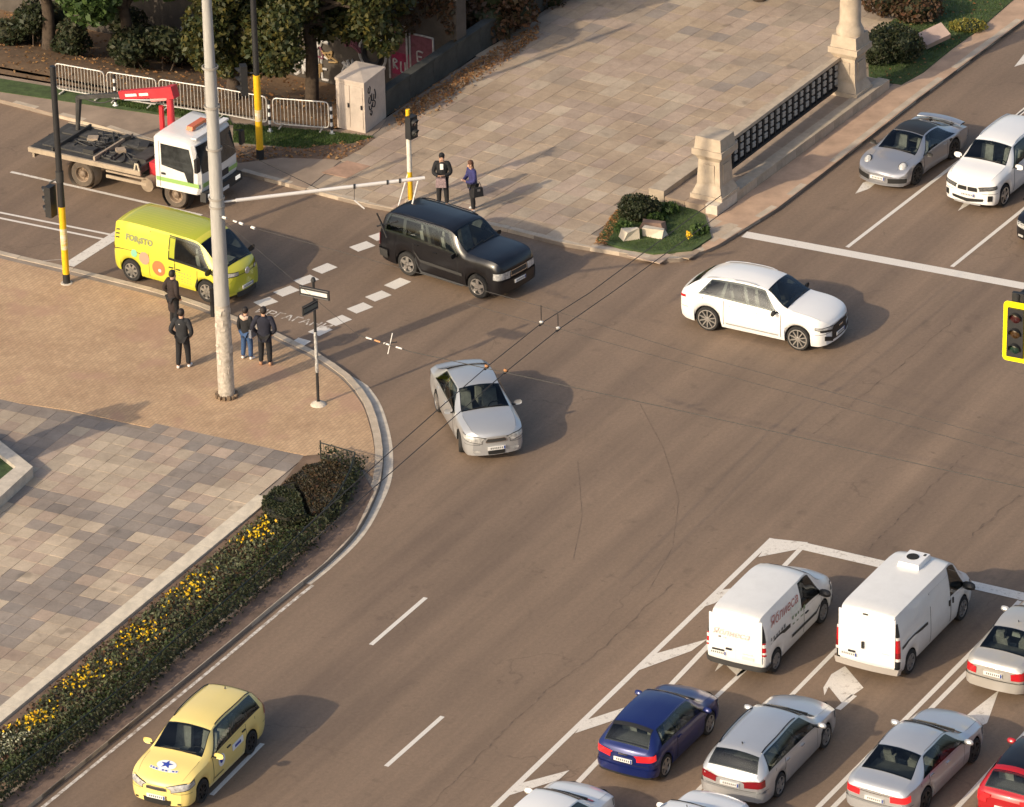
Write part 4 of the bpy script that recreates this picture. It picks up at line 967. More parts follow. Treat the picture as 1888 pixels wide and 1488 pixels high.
# 16 lime van
c = Car('lime_van', 'lime yellow electric van with pastel spots stopped behind the thick pole', 'van', 'busvan', 4.62, 1.90, 1.99, 2.93, .88, .36, LIME_Y, bow=.17)
c.glazing([1]); c.mirrors(TRIM, big=1.2, z=1.13); c.wheels(RIM_S, 7, rim_r=.66, sw=.16); c.wipers()
c.cross('shaded_roof', LIME_SHADED, c.X(.012), c.X(.744), 5.02, .004, nx=14)  # roof shade put into the colour of this sheet
for k in range(6):
    for sd in ((1, -1) if k else (1,)):
        c.patch('roof_rib', LIME_Y, [(c.X(.12), 7-k*.28-.03), (c.X(.62), 7-k*.28-.03), (c.X(.62), 7-k*.28), (c.X(.12), 7-k*.28)], sd, .016, 12, 1)
for sd in (1, -1):
    d = c.patch('door', c.paint, [(c.X(.56), 1.6), (c.X(.74), 1.6), (c.X(.74), 3.97), (c.X(.56), 3.97)], sd, .005, 8, 5, gap=.018); MB().box(c.P(c.X(.585), 3.5, sd, .02), (.16, .03, .03)).build('handle', TRIM, d)
    d = c.patch('sliding_door', c.paint, [(c.X(.34), 1.6), (c.X(.55), 1.6), (c.X(.55), 4.9), (c.X(.34), 4.9)], sd, .005, 8, 7, gap=.018); MB().box(c.P(c.X(.525), 3.5, sd, .02), (.16, .03, .03)).build('handle', TRIM, d)
    c.patch('door_rail', SEAMM, [(c.X(.03), 3.75), (c.X(.33), 3.75), (c.X(.33), 3.86), (c.X(.03), 3.86)], sd, .008)
    for k in range(3): c.patch('louvre', PLAST, [(c.X(.045), 4.35+.15*k), (c.X(.085), 4.35+.15*k), (c.X(.085), 4.40+.15*k), (c.X(.045), 4.40+.15*k)], sd, .012)
    c.wrap('headlight', HEAD, 1, sd, -.25, .22, .46, .515, .016); c.wrap('tail_light', TAIL_D, -1, sd, -.12, .5, .48, .53, .02)
    c.wrap('shaded_front_panel', LIME_SHADED, 1, sd, -.02, 1, .19, .52, .006)  # front coloured darker to stand for the shade on it
c.plate(1, .24); e_ = MB().lathe([(.11, 0), (.10, .02), (.001, .022)], 20, 'x').build('emblem', SILV, c.root, smooth=40); e_.location = (c.xf+.012, 0, .48*c.H)
c.wrap('lower_intake', PLAST, 1, 0, .30, 1, .10, .185, .02); c.wrap('nose_line', TRIM, 1, 0, .05, .88, .455, .465, .013)
def v_at(c, x, z):
    lo = 1.0
    for k in range(161):
        v = 1+4*k/160
        if c.yz(x, v)[1] >= z: return v
    return 5.0
def disc(c, name, m, x, z, side, rad, off=.014):
    mb = MB(); n = 22; pts = [c.P(x+rad*math.cos(2*math.pi*k/n), v_at(c, x+rad*math.cos(2*math.pi*k/n), z+rad*math.sin(2*math.pi*k/n)), side, off) for k in range(n)]
    mb.add([c.P(x, v_at(c, x, z), side, off)]+pts, [(0, 1+k, 1+(k+1) % n) if side > 0 else (0, 1+(k+1) % n, 1+k) for k in range(n)]); return mb.build(name, m, c.root)
disc(c, 'spot', mat('spot_mint', (.22, .52, .34), .5), c.X(.215), 1.00, -1, .12); disc(c, 'spot', mat('spot_pink', (.72, .28, .20), .5), c.X(.30), .92, -1, .20)
disc(c, 'spot', mat('spot_coral', (.74, .17, .06), .5), c.X(.42), .72, -1, .25); disc(c, 'spot', mat('spot_white', (.8, .6, .5), .5), c.X(.43), .66, -1, .06, .018)
INK_V = mat('lettering_sage', (.24, .26, .12), .6)
side_text(c, 'lettering', 'FOR¡STO', .26, INK_V, c.X(.255), 4.45, -1, 0, .012)
for k in range(4): marks(c, 'small_print', INK_V, c.X(.555), c.X(.70), 3.25-.32*k, 3.35-.32*k, 6, -1, 20+k)
c.place((242.1, 499.5), (379.6, 538.4), -1)
# 17 taxi
c = Car('yellow_taxi', 'yellow taxi estate with blue star emblem driving along the flower bed', 'taxi', 'wagon', 4.46, 1.76, 1.62, 2.62, .86, .32, YELL)
c.glazing([.28, .62]); c.doors([(.29, .47), (.47, .68)], m=TRIM); c.mirrors(YELL, big=1.05); c.wheels(RIM_D, 7, rim_r=.66); c.rails(TRIM, c.X(.12), c.X(.53), 5.10, .03); c.wipers()
for sd in (1, -1):
    c.wrap('headlight', HEAD, 1, sd, -.45, .36, (.46, .38), (.535, .47), .014); c.wrap('tail_light', TAIL, -1, sd, -.22, .3, .50, .66, .014); c.wrap('fog_slot', TRIM, 1, sd, .0, .12, .17, .20, .014)
c.wrap('grille', CHROME, 1, 0, .55, 1, .39, .455, .016); c.wrap('grille_slot', PLAST, 1, 0, .58, 1, .40, .43, .022); c.wrap('lower_intake', TRIM, 1, 0, .40, 1, .15, .24, .014); c.plate(1, .285, off=.03); c.plate(-1, .42)
TW = mat('decal_white', (.80, .80, .80), .5); TB = mat('decal_blue', (.03, .06, .36), .5)
def hood_pt(x, y, off):
    v = 7-abs(y)/(c.E(c.S_(x))*c.W)*1.9; return c.P(x, v, 1 if y >= 0 else -1, off)
x0 = c.X(.865); mb = MB(); n = 20; pts = [hood_pt(x0+.17*math.cos(2*math.pi*k/n), .22*math.sin(2*math.pi*k/n), .008) for k in range(n)]; mb.add([hood_pt(x0, 0, .008)]+pts, [(0, 1+k, 1+(k+1) % n) for k in range(n)]); hd = mb.build('bonnet_emblem', TW, c.root)
mb = MB(); pts = [hood_pt(x0-.01+(.15 if k % 2 == 0 else .06)*math.cos(2*math.pi*k/10+math.pi), (.15 if k % 2 == 0 else .06)*math.sin(2*math.pi*k/10), .013) for k in range(10)]; mb.add([hood_pt(x0-.01, 0, .013)]+pts, [(0, 1+(k+1) % 10, 1+k) for k in range(10)]); so_ = mb.build('star', TB, hd)
mb = MB()
for k in range(-4, 5):
    a, b = .075*k-.034, .075*k+.034; bend = lambda y: .155-.5*y*y
    mb.grid([[hood_pt(x0+bend(a)+.0, a, .011), hood_pt(x0+bend(b), b, .011)], [hood_pt(x0+bend(a)+.09, a, .011), hood_pt(x0+bend(b)+.09, b, .011)]])
mb.build('emblem_band', TW, hd)
mb = MB()
for k in range(-4, 5):
    if k in (-1, 2): continue
    a, b = .075*k-.022, .075*k+.022
    mb.grid([[hood_pt(x0+.175-.5*a*a, a, .015), hood_pt(x0+.175-.5*b*b, b, .015)], [hood_pt(x0+.225-.5*a*a, a, .015), hood_pt(x0+.225-.5*b*b, b, .015)]])
mb.build('emblem_letters', TB, hd)
for sd in (1, -1):
    disc(c, 'door_emblem', TW, c.X(.59), .72, sd, .17, .02); disc(c, 'door_star', TB, c.X(.595), .73, sd, .08, .026)
    c.patch('door_sticker', TW, [(c.X(.33), 3.0), (c.X(.46), 3.0), (c.X(.46), 3.45), (c.X(.33), 3.45)], sd, .016); c.patch('sticker_print', TB, [(c.X(.36), 3.12), (c.X(.43), 3.12), (c.X(.43), 3.3), (c.X(.36), 3.3)], sd, .02)
    c.patch('door_stripe', TRIM, [(c.X(.57), 2.0), (c.X(.68), 2.0), (c.X(.68), 2.12), (c.X(.57), 2.12)], sd, .014)
MB().tube([c.P(c.X(.16), 7, 1, 0), c.P(c.X(.155), 7, 1, .06)], .018, 6).build('antenna', TRIM, c.root)
c.place((463.8, 1370.8), (375.8, 1458.4), 1)
# ------------------------------------------------------------------ recovery truck
GLT = mat('truck_window', (.012, .014, .015), .05, col2=(.05, .055, .055), vscale=2.2)
tr = empty('recovery_truck', (0, 0, 0), 0, 'white recovery truck with green stripe, flat bed and folded red crane', 'truck')
T_W = WHITE_D; T_G = mat('stripe_green', (.28, .46, .13), .45); T_R = mat('crane_red', (.52, .035, .045), .45, var=.15); T_BED = mat('bed_steel', (.045, .043, .04), .75, var=.5, vscale=2.5); T_DUST = mat('dusty_frame', (.34, .27, .20), .85, var=.25); T_RAIL = mat('bed_rail_tan', (.36, .29, .21), .8, var=.2)
wbt, rt = 3.6, .44
# cab: lofted box with raked windscreen; x forward, front axle at +wb/2
fx = wbt/2; x0, x1 = fx-.70, fx+1.02; hw = 1.10
prof = [(x0, .62), (x1-.06, .62), (x1, .80), (x1+.01, 1.32), (x1-.22, 2.26), (x1-.42, 2.42), (x0+.12, 2.48), (x0, 2.40)]
def cab_row(y, k): return [Vector((x0+(x-x0)*(1-.02*k)-.10*k*(1 if x > fx+.6 else 0), y, z-.06*k*(z > 2.3))) for x, z in prof]
ys = [(-hw, 1), (-hw+.10, .25), (-hw+.35, 0), (0, -.15), (hw-.35, 0), (hw-.10, .25), (hw, 1)]
rows = [cab_row(y, k) for y, k in ys]
mb = MB(); n = len(prof)
o = len(mb.v)
for r_ in rows: mb.v += [tuple(p) for p in r_]
for i in range(len(rows)-1):
    for j in range(n): mb.f.append((o+(i+1)*n+j, o+(i+1)*n+(j+1) % n, o+i*n+(j+1) % n, o+i*n+j)); mb.m.append(0)
mb.f.append(tuple(o+j for j in range(n))); mb.m.append(0); mb.f.append(tuple(o+(len(rows)-1)*n+j for j in reversed(range(n)))); mb.m.append(0)
cab = mb.build('cab', T_W, tr, smooth=30)
def quad(name, m, pts, parent): return MB().add(pts, [tuple(range(len(pts)))]).build(name, m, parent)
def scr(t, y):   # point on windscreen plane
    a, b = Vector((x1+.01, y, 1.32)), Vector((x1-.22, y, 2.26)); p = a+(b-a)*t; p.x += .05-.085*(abs(y)/hw)**3; return p
MB().grid([[scr(t, y) for y in (-.98, -.8, -.4, 0, .4, .8, .98)] for t in (.02, .35, .7, .97)], flip=True).build('windscreen', GLT, cab, smooth=60)
for sd in (1, -1):
    y = sd*(hw+.006)
    q = [Vector((x0+.24, y, 1.42)), Vector((fx+.40, y, 1.30)), Vector((fx+.52, y, .98)), Vector((fx+.74, y, .98)), Vector((fx+.76, y, 1.45)), Vector((fx+.62, y, 2.14)), Vector((x0+.24, y, 2.16))]
    quad('side_window', GLT, q if sd < 0 else q[::-1], cab)
    q = [Vector((x0+.02, y, .86)), Vector((x1-.08, y, .86)), Vector((x1-.08, y, 1.0)), Vector((x0+.02, y, 1.0))]; quad('green_stripe', T_G, q if sd < 0 else q[::-1], cab)
    q = [Vector((x0+.16, y, .66)), Vector((x0+.175, y, .66)), Vector((x0+.175, y, 2.22)), Vector((x0+.16, y, 2.22))]; quad('door_gap', SEAMM, q if sd < 0 else q[::-1], cab)
    MB().box((x0+.30, y, 1.13), (.16, .03, .07)).build('door_handle', TRIM, cab)
    m_ = MB().box((x1+.02, sd*(hw+.20), 1.75), (.10, .20, .46)).build('mirror', TRIM, cab); MB().tube([(x1-.1, sd*hw, 2.05), (x1+.02, sd*(hw+.2), 2.0)], .02, 6).build('mirror_arm', TRIM, m_)
    MB().lathe([(.46*1.13, -.16), (.47*1.13, .16)], 20, 'y', (fx, sd*(hw-.18), rt)).build('wheel_arch', PLAST, cab, smooth=40)
q = [Vector((x1+.012, y, z)) for y, z in ((-hw+.12, .86), (hw-.12, .86), (hw-.12, 1.0), (-hw+.12, 1.0))]; quad('green_stripe', T_G, q, cab)
MB().box((x1+.02, 0, .95), (.02, .9, .22)).build('grille', PLAST, cab)
MB().box((x1+.02, 0, .55), (.22, 2.14, .30), taper=.97).build('front_bumper', PLAST, cab)
for sd in (1, -1):
    MB().box((x1+.125, sd*.80, .58), (.04, .26, .12)).build('headlight', mat('headlight_lit', (.8, .78, .7), .2, emit=((1, .93, .82), .5)), cab)
MB().box((x1+.14, 0, .48), (.02, .52, .11)).build('number_plate', PLATE, cab)
bar = MB().box((fx+.22, .0, 2.54), (.24, .90, .12), taper=.9).build('beacon_bar', mat('beacon_orange', (.62, .13, .02), .35, coat=.6), cab); MB().box((fx+.22, .0, 2.49), (.30, .5, .05)).build('beacon_mount', mat('beacon_base', (.5, .48, .45), .6), bar)
MB().box((x1-.30, 0, 2.47), (.20, 1.9, .06)).build('sun_visor', T_W, cab)
# chassis, tanks, bed
xb0, xb1 = -wbt/2-2.0, fx-1.25
ch = MB(); 
for sd in (1, -1): ch.box(((xb0+x0)/2, sd*.42, .72), (x0-xb0+.6, .09, .22))
ch.build('chassis', UNDER, tr)
bedm = MB(); bedm.box(((xb0+xb1)/2, 0, .99), (xb1-xb0, 2.26, .08)); bed_o = bedm.build('flat_bed', T_BED, tr)
for sd in (1, -1):
    MB().box(((xb0+xb1)/2, sd*1.15, .97), (xb1-xb0, .08, .16)).build('side_rail', T_RAIL, bed_o)
    MB().box(((xb0+xb1)/2+.1, sd*.55, 1.05), (xb1-xb0-.4, .5, .05)).build('wheel_track', mat('track_plate', (.06, .057, .052), .7, var=.5, vscale=4), bed_o)
    MB().box((-.05, sd*1.10, .60), (1.55, .05, .10)).build('side_guard', T_RAIL, tr); MB().box((-.05, sd*1.10, .78), (1.55, .04, .06)).build('side_guard', T_DUST, tr)
    MB().lathe([(rt*1.2, -.2), (rt*1.22, .2)], 24, 'y', (-wbt/2, sd*.92, rt)).build('mudguard', T_RAIL, tr, smooth=40)
    MB().tube([(fx-1.05, sd*.80, .60), (fx-1.05, sd*1.12, .60)], .24, 14).build('air_tank', mat('tank_dusty', (.26, .20, .14), .7, var=.3), tr, smooth=40)
for k, x in enumerate((xb1-.05, (xb0+xb1)/2+.35, xb0+.9)):
    MB().box((x, 0, 1.10), (.07, 2.2, .14)).build('cross_rail', T_BED if k != 1 else T_DUST, bed_o)
MB().box((xb1-.35, -.2, 1.16), (.5, 1.0, .16)).build('tool_bin', T_BED, bed_o)
rng = random.Random(4)
for k in range(14):
    x = xb1-.6-rng.random()*2.2; y = rng.uniform(-.8, .8); pts = [(x+rng.uniform(-.5, .5), y+rng.uniform(-.4, .4), 1.08+rng.random()*.05) for _ in range(5)]
    MB().tube(smoothline(pts, 4), .03, 6).build('lashing_strap', PLAST, bed_o, smooth=60)
for k in range(6): MB().box((xb1-.5-.45*k, (-.7, .5, -.2, .75, -.6, .2)[k], 1.13), (.3, (.25, .5, .3, .2, .4, .35)[k], .12), rot=Matrix.Rotation(.4*k, 3, 'Z')).build('bed_gear', (T_BED, PLAST, T_DUST)[k % 3], bed_o)
ladder = MB().tube([(xb1-.25, -1.16, .95), (xb1-.18, -1.16, 1.28), (xb1-.10, -1.16, 1.28), (xb1-.02, -1.16, .95)], .03, 6).build('lashing_frame', mat('cream_paint', (.62, .55, .42), .6), bed_o)
# crane between cab and bed
cr = MB().box((fx-1.0, .1, .95), (.42, 1.6, .5)).build('crane_base', T_R, tr)
MB().tube([(fx-1.0, .35, 1.1), (fx-1.0, .35, 3.25)], [.14, .11], 10).build('crane_column', T_R, tr, smooth=40)
MB().tube([(fx-1.32, .30, 1.1), (fx-1.32, .30, 2.75)], .085, 8).build('lift_ram', T_R, tr, smooth=40)
jb = MB(); A, B_ = Vector((fx-.90, .36, 3.30)), Vector((fx-3.05, .55, 2.72))
d_ = (B_-A).normalized(); sdv = Vector((d_.y, -d_.x, 0)).normalized(); upv = sdv.cross(d_).normalized()
if upv.z < 0: upv = -upv
def beam(a, b, w0, h0, w1, h1):
    v = []
    for p, w_, h_ in ((a, w0, h0), (b, w1, h1)):
        v += [p-sdv*w_-upv*h_, p+sdv*w_-upv*h_, p+sdv*w_+upv*h_, p-sdv*w_+upv*h_]
    return v, [(0, 1, 2, 3), (7, 6, 5, 4), (0, 4, 5, 1), (1, 5, 6, 2), (2, 6, 7, 3), (3, 7, 4, 0)]
boom = MB().add(*beam(A, B_, .11, .17, .09, .13)).build('crane_boom', T_R, tr)
MB().add(*beam(A-d_*.12, A+d_*.16, .15, .20, .15, .20)).build('boom_knuckle', T_R, boom)
for f0, f1 in ((.95, 1.35), (1.45, 1.95)):
    for e_ in (1, -1): MB().add([A+d_*f0+sdv*e_*.118-upv*.05, A+d_*f1+sdv*e_*.114-upv*.05, A+d_*f1+sdv*e_*.114+upv*.04, A+d_*f0+sdv*e_*.118+upv*.04], [(0, 1, 2, 3) if e_ > 0 else (3, 2, 1, 0)]).build('boom_label', mat('label_white', (.75, .72, .66), .5), boom)
for k in range(3): MB().tube(smoothline([A+sdv*(.12+.03*k)-upv*.1, A+d_*.8+sdv*(.14+.02*k)-upv*(.3+.05*k), B_+sdv*.12-upv*.15], 5), .014, 5).build('hydraulic_hose', PLAST, boom, smooth=60)
MB().tube([A+d_*.2-upv*.22+sdv*.03, A+d_*1.0-upv*.24+sdv*.03], .075, 8).build('boom_ram', mat('ram_pink', (.70, .35, .33), .4), boom); MB().tube([A+d_*1.0-upv*.24, A+d_*2.1-upv*.18], .04, 8).build('ram_rod', CHROME, boom)
MB().add(*beam(B_, B_+d_*1.9, .075, .075, .06, .06)).build('boom_extension', T_BED, tr)
MB().tube([B_+d_*1.85, B_+d_*1.85+Vector((-.15, 0, -1.5))], [.11, .06], 8).build('boom_drop_link', T_BED, tr)
MB().tube(smoothline([B_+d_*1.8, B_+d_*.9+Vector((0, 0, -.25)), B_+Vector((0, 0, -.15)), A+d_*.5-upv*.4], 5), .02, 5).build('hydraulic_hose', PLAST, tr, smooth=60)
tm = MB().lathe([(rt*.6, -.14), (rt*.92, -.14), (rt*.98, -.10), (rt, -.05), (rt, .05), (rt*.98, .10), (rt*.92, .14), (rt*.6, .13)], 28, 'y', close=True)
TYRE_D = mat('tyre_dusty', (.10, .078, .058), .9, var=.3, vscale=5)
rm = MB().lathe([(rt*.62, .13), (rt*.56, .12), (rt*.50, .02), (rt*.28, .0), (rt*.24, .10), (rt*.10, .14), (.001, .15)], 24, 'y')
for k in range(8): a = k*math.pi/4; rm.box((rt*.4*math.cos(a), .02, rt*.4*math.sin(a)), (.04, .03, .04))
first = None
for xc in (-wbt/2, wbt/2):
    for sd in (1, -1):
        if first is None: t_o = tm.build('wheel', TYRE_D, tr, smooth=40); r_o = rm.build('rim', RIM_R, t_o, smooth=40); first = (t_o.data, r_o.data)
        else: t_o = link('wheel', first[0], tr); link('rim', first[1], t_o)
        t_o.location = (xc, sd*.95, rt); t_o.rotation_euler = (0, 0, 0 if sd > 0 else math.pi)
MB().box((xb0+.1, 0, .75), (.08, 2.1, .18)).build('rear_beam', T_DUST, tr)
a, b = G(142, 320, rt), G(313, 358, rt); d = b-a; ah = math.atan2(d.y, d.x); nn = Vector((-math.sin(ah), math.cos(ah), 0)); cc = (a+b)/2+nn*1.09+Vector((math.cos(ah), math.sin(ah), 0))*.2
tr.location = (cc.x, cc.y, 0); tr.rotation_euler = (0, 0, ah)
# ------------------------------------------------------------------ people
SKIN = mat('skin', (.52, .30, .20), .55); 
def cloth(name, c, **k): return mat(name, c, .9, var=.22, vscale=7, bump=.5, bscale=14, **k)
def skin_obj(name, verts, edges, radii, m, parent, root=0, sub=2):
    me = bpy.data.meshes.new(name); me.from_pydata(verts, edges, []); me.materials.append(m)
    o = link(name, me, parent); md = o.modifiers.new('skin', 'SKIN'); md.use_smooth_shade = True; md.branch_smoothing = .3
    for i, r_ in enumerate(radii):
        sv = me.skin_vertices[0].data[i]; sv.radius = r_ if isinstance(r_, tuple) else (r_, r_); sv.use_root = (i == root)
    sb = o.modifiers.new('sub', 'SUBSURF'); sb.levels = sub; sb.render_levels = sub
    return o
def person(label, px, h, face, top, legs, shoes, hair, arms='down', long=0.0, hood=None, cat='person', group=None, lean=0.0, tleg=None, hairlen=0.0, cap=False, wide=1.0):
    stance = random.Random(label).uniform(-.09, .09)
    z = SW; p = G(*px, z); root = empty('person', p, R(face), label, cat, group); k = h/1.75; root.scale = (k, k, k)
    sh = .185*wide
    # joints (facing +x)
    V = {}
    V['pel'] = (0, 0, .95); V['sp'] = (-.01, 0, 1.15); V['ch'] = (.0+lean, 0, 1.36); V['nk'] = (.01+lean, 0, 1.48); V['jaw'] = (.045+lean*1.6, 0, 1.56); V['sk'] = (.035+lean*1.8, 0, 1.665)
    for s_, n_ in ((1, 'l'), (-1, 'r')):
        fx_ = stance*s_; V['hip'+n_] = (0, s_*.095, .90); V['kn'+n_] = (.03+fx_*.6, s_*.115, .50); V['an'+n_] = (-.015+fx_, s_*.125, .09); V['to'+n_] = (.13+fx_, s_*.16, .035)
        V['sh'+n_] = (lean, s_*sh, 1.41)
        if arms == 'front': V['el'+n_] = (.05+lean, s_*(sh+.075), 1.14); V['wr'+n_] = (.24+lean, s_*.10, 1.10); hd_ = Vector((.6, -s_*.5, .25))
        elif arms == 'pocket': V['el'+n_] = (-.07, s_*(sh+.11), 1.15); V['wr'+n_] = (.08, s_*(sh+.015), .96); hd_ = Vector((.4, -s_*.3, -.8))
        else: V['el'+n_] = (-.03, s_*(sh+.07), 1.13); V['wr'+n_] = (.04, s_*(sh+.06), .90); hd_ = Vector((.2, 0, -1))
        hd_.normalize(); w_ = Vector(V['wr'+n_]); V['pm'+n_] = tuple(w_+hd_*.085)
        sdv_ = hd_.cross(Vector((0, 0, 1))); sdv_ = sdv_.normalized() if sdv_.length > .1 else Vector((1, 0, 0))
        if abs(hd_.z) > .9: sdv_ = Vector((1, 0, 0))
        for f_ in range(4):
            q0 = w_+hd_*.09+sdv_*(.027-.018*f_); q1 = q0+hd_*(.045-.004*abs(f_-1)); q2 = q1+hd_*.03+Vector((0, -s_*.018, 0))
            V['f%d0'%f_+n_] = tuple(q0); V['f%d1'%f_+n_] = tuple(q1); V['f%d2'%f_+n_] = tuple(q2)
        t0 = w_+hd_*.04+sdv_*.035; V['t0'+n_] = tuple(t0); V['t1'+n_] = tuple(t0+hd_*.035+sdv_*.02); V['t2'+n_] = tuple(t0+hd_*.06+sdv_*.022)
    V['nose'] = (V['jaw'][0]+.085, 0, 1.60)
    RA = dict(pel=(.13, .105), sp=(.125, .10), ch=(.15, .11), nk=.055, jaw=(.066, .074), sk=(.085, .098), nose=.016)
    E_ = [('pel', 'sp'), ('sp', 'ch'), ('ch', 'nk'), ('nk', 'jaw'), ('jaw', 'sk'), ('jaw', 'nose')]
    for n_ in 'lr':
        E_ += [('pel', 'hip'+n_), ('hip'+n_, 'kn'+n_), ('kn'+n_, 'an'+n_), ('an'+n_, 'to'+n_), ('ch', 'sh'+n_), ('sh'+n_, 'el'+n_), ('el'+n_, 'wr'+n_), ('wr'+n_, 'pm'+n_), ('wr'+n_, 't0'+n_), ('t0'+n_, 't1'+n_), ('t1'+n_, 't2'+n_)]
        RA.update({'hip'+n_: .085, 'kn'+n_: .058, 'an'+n_: .04, 'to'+n_: .035, 'sh'+n_: .055, 'el'+n_: .042, 'wr'+n_: .028, 'pm'+n_: (.03, .02), 't0'+n_: .012, 't1'+n_: .010, 't2'+n_: .008})
        for f_ in range(4):
            E_ += [('pm'+n_, 'f%d0'%f_+n_), ('f%d0'%f_+n_, 'f%d1'%f_+n_), ('f%d1'%f_+n_, 'f%d2'%f_+n_)]; RA.update({'f%d0'%f_+n_: .010, 'f%d1'%f_+n_: .009, 'f%d2'%f_+n_: .007})
    names = list(V); ix = {a: i for i, a in enumerate(names)}
    skin_obj('body', [V[a] for a in names], [(ix[a], ix[b]) for a, b in E_], [RA[a] for a in names], SKIN, root, ix['pel'])
    def sub(name, chain, rad, m, extra=()):
        nm = list(dict.fromkeys([a for c_ in chain for a in c_])); ii = {a: i for i, a in enumerate(nm)}
        pos = [V[a] if a in V else dict(extra)[a] for a in nm]
        return skin_obj(name, pos, [(ii[a], ii[b]) for a, b in chain], [rad[a] for a in nm], m, root, 0)
    hem = .80-long
    ex = [('hem', (-.005, 0, hem)), ('col', (.005+lean, 0, 1.475))]
    rj = dict(hem=(.185*wide, .135+long*.05), sp=(.165*wide, .125), ch=(.185*wide, .125), col=(.075, .08), pel=(.175*wide, .135))
    ch_ = [('pel', 'hem'), ('pel', 'sp'), ('sp', 'ch'), ('ch', 'col')]
    for n_ in 'lr':
        ch_ += [('ch', 'sh'+n_), ('sh'+n_, 'el'+n_), ('el'+n_, 'wr'+n_)]; rj.update({'sh'+n_: .082, 'el'+n_: .066, 'wr'+n_: .046})
    # jacket: elliptical sections from hem to collar, with sleeves
    jb = MB(); S_ = [(hem, .0, .175*wide, .135), (hem+.10, -.005, .180*wide, .138), (.95, -.005, .175*wide, .132), (1.12, -.005, .172*wide, .125), (1.28, lean*.7, .190*wide, .128), (1.39, lean, .212*wide, .122), (1.45, lean, .165*wide, .105), (1.48, lean+.005, .082, .085), (1.51, lean+.01, .075, .08)]
    S_ = sorted(S_); rows = [[Vector((cx_+rx_*math.cos(2*math.pi*q/16), ry_*math.sin(2*math.pi*q/16), z_)) for q in range(17)] for z_, cx_, ry_, rx_ in S_]; jb.grid(rows)
    for n_ in 'lr':
        A_, B1, C1 = (Vector(V[t+n_]) for t in ('sh', 'el', 'wr')); pts = smoothline([A_+Vector((0, -.05 if n_ == 'l' else .05, .0)), A_, B1, C1+(C1-B1)*.05], 4); jb.tube(pts, [.085]+[.090-.040*q/(len(pts)-2) for q in range(len(pts)-1)], 10)
    jb.build('jacket', top, root, smooth=60)
    rl = dict(pel=(.155, .125)); cl = []
    for n_ in 'lr': cl += [('pel', 'hip'+n_), ('hip'+n_, 'kn'+n_), ('kn'+n_, 'an'+n_)]; rl.update({'hip'+n_: .115, 'kn'+n_: .088, 'an'+n_: .070})
    sub('trousers', cl, rl, legs)
    for n_ in 'lr':
        a, t = Vector(V['an'+n_]), Vector(V['to'+n_])
        skin_obj('shoe', [(a.x-.045, a.y, .05), (a.x+.05, a.y+(t.y-a.y)*.4, .055), (t.x+.03, t.y, .04)], [(0, 1), (1, 2)], [.045, .05, .038], shoes, root)
    hx, hz = V['sk'][0], V['sk'][2]
    hm = MB(); rows = []
    for i in range(9):
        t = math.pi*i/8; rr_ = math.sin(t)
        rows.append([Vector((hx-.022+.108*rr_*math.cos(2*math.pi*q/14)-.012*(i > 4), .094*rr_*math.sin(2*math.pi*q/14), hz+.012+.108*math.cos(t)*(1 if i < 5 or math.cos(2*math.pi*q/14) > .3 else 1.15))) for q in range(15)])
    rows = [[p+Vector((-.035, 0, 0)) if (p.x > hx+.035 and p.z < hz+.035) else p for p in r_] for r_ in rows]
    hm.grid(rows, flip=True); hm.build('hair' if not cap else 'knit_cap', hair, root, smooth=70)
    if hairlen: skin_obj('long_hair', [(hx-.07, 0, hz), (hx-.09, 0, hz-.12), (hx-.085, 0, hz-.2-hairlen)], [(0, 1), (1, 2)], [(.07, .06), (.08, .05), (.06, .035)], hair, root, 0)
    for s_ in (1, -1):
        MB().lathe([(.001, .012), (.010, .006), (.012, 0)], 8, 'x', (hx+.083, s_*.032, hz-.015)).build('eye', TRIM, root)
        MB().lathe([(.001, .02), (.028, .012), (.032, 0)], 8, 'y', (hx-.005, s_*.085, hz-.035)).build('ear', SKIN, root, smooth=60)
    MB().box((hx+.075, 0, hz-.10), (.01, .045, .010)).build('mouth', mat('lips', (.35, .13, .11), .5), root)
    if hood: skin_obj('fur_hood', [(-.06, .11, 1.46), (-.12, .05, 1.44), (-.12, -.05, 1.44), (-.06, -.11, 1.46), (.03, .13, 1.45), (.03, -.13, 1.45)], [(0, 1), (1, 2), (2, 3), (0, 4), (3, 5)], [.065, .075, .075, .065, .05, .05], hood, root, 1)
    return root
C_BLK = cloth('cloth_black', (.014, .014, .016)); C_CHAR = cloth('cloth_charcoal', (.022, .023, .026)); C_NAVY = cloth('cloth_navy', (.016, .017, .03)); C_BRN = cloth('cloth_dark_brown', (.03, .02, .018)); C_DEN = cloth('denim', (.04, .085, .19)); C_BLUE = cloth('jacket_blue', (.035, .035, .13))
W_SH = mat('white_shoes', (.75, .73, .70), .6); T_SH = mat('tan_shoes', (.42, .22, .12), .6); H_DK = mat('dark_hair', (.02, .013, .01), .6, bump=.5, bscale=60); H_BR = mat('brown_hair', (.10, .04, .02), .6, bump=.5, bscale=60); FUR = mat('fur_trim', (.62, .46, .36), .95, var=.3, vscale=20, bump=1.0, bscale=60)
GRP = 'pedestrians waiting to cross'
pr_ = person('person in long dark quilted coat waiting behind the person with white soles', (322, 603), 1.86, 40, C_BRN, C_BLK, C_BLK, H_DK, 'pocket', .28, group=GRP)
for k in range(7): MB().lathe([(.185, -.006), (.192, 0), (.185, .006)], 20, 'z', (0, 0, .66+.10*k)).build('quilt_seam', C_BRN, pr_, smooth=60).scale = (.72, 1.0, 1)
p2 = person('person in black tracksuit and white shoes seen from behind, left of the thick pole', (339, 678), 1.90, 75, C_CHAR, C_BLK, W_SH, H_DK, 'pocket', 0, group=GRP)
MB().box((-.115, .02, 1.36), (.012, .04, .02)).build('jacket_logo', W_SH, p2)
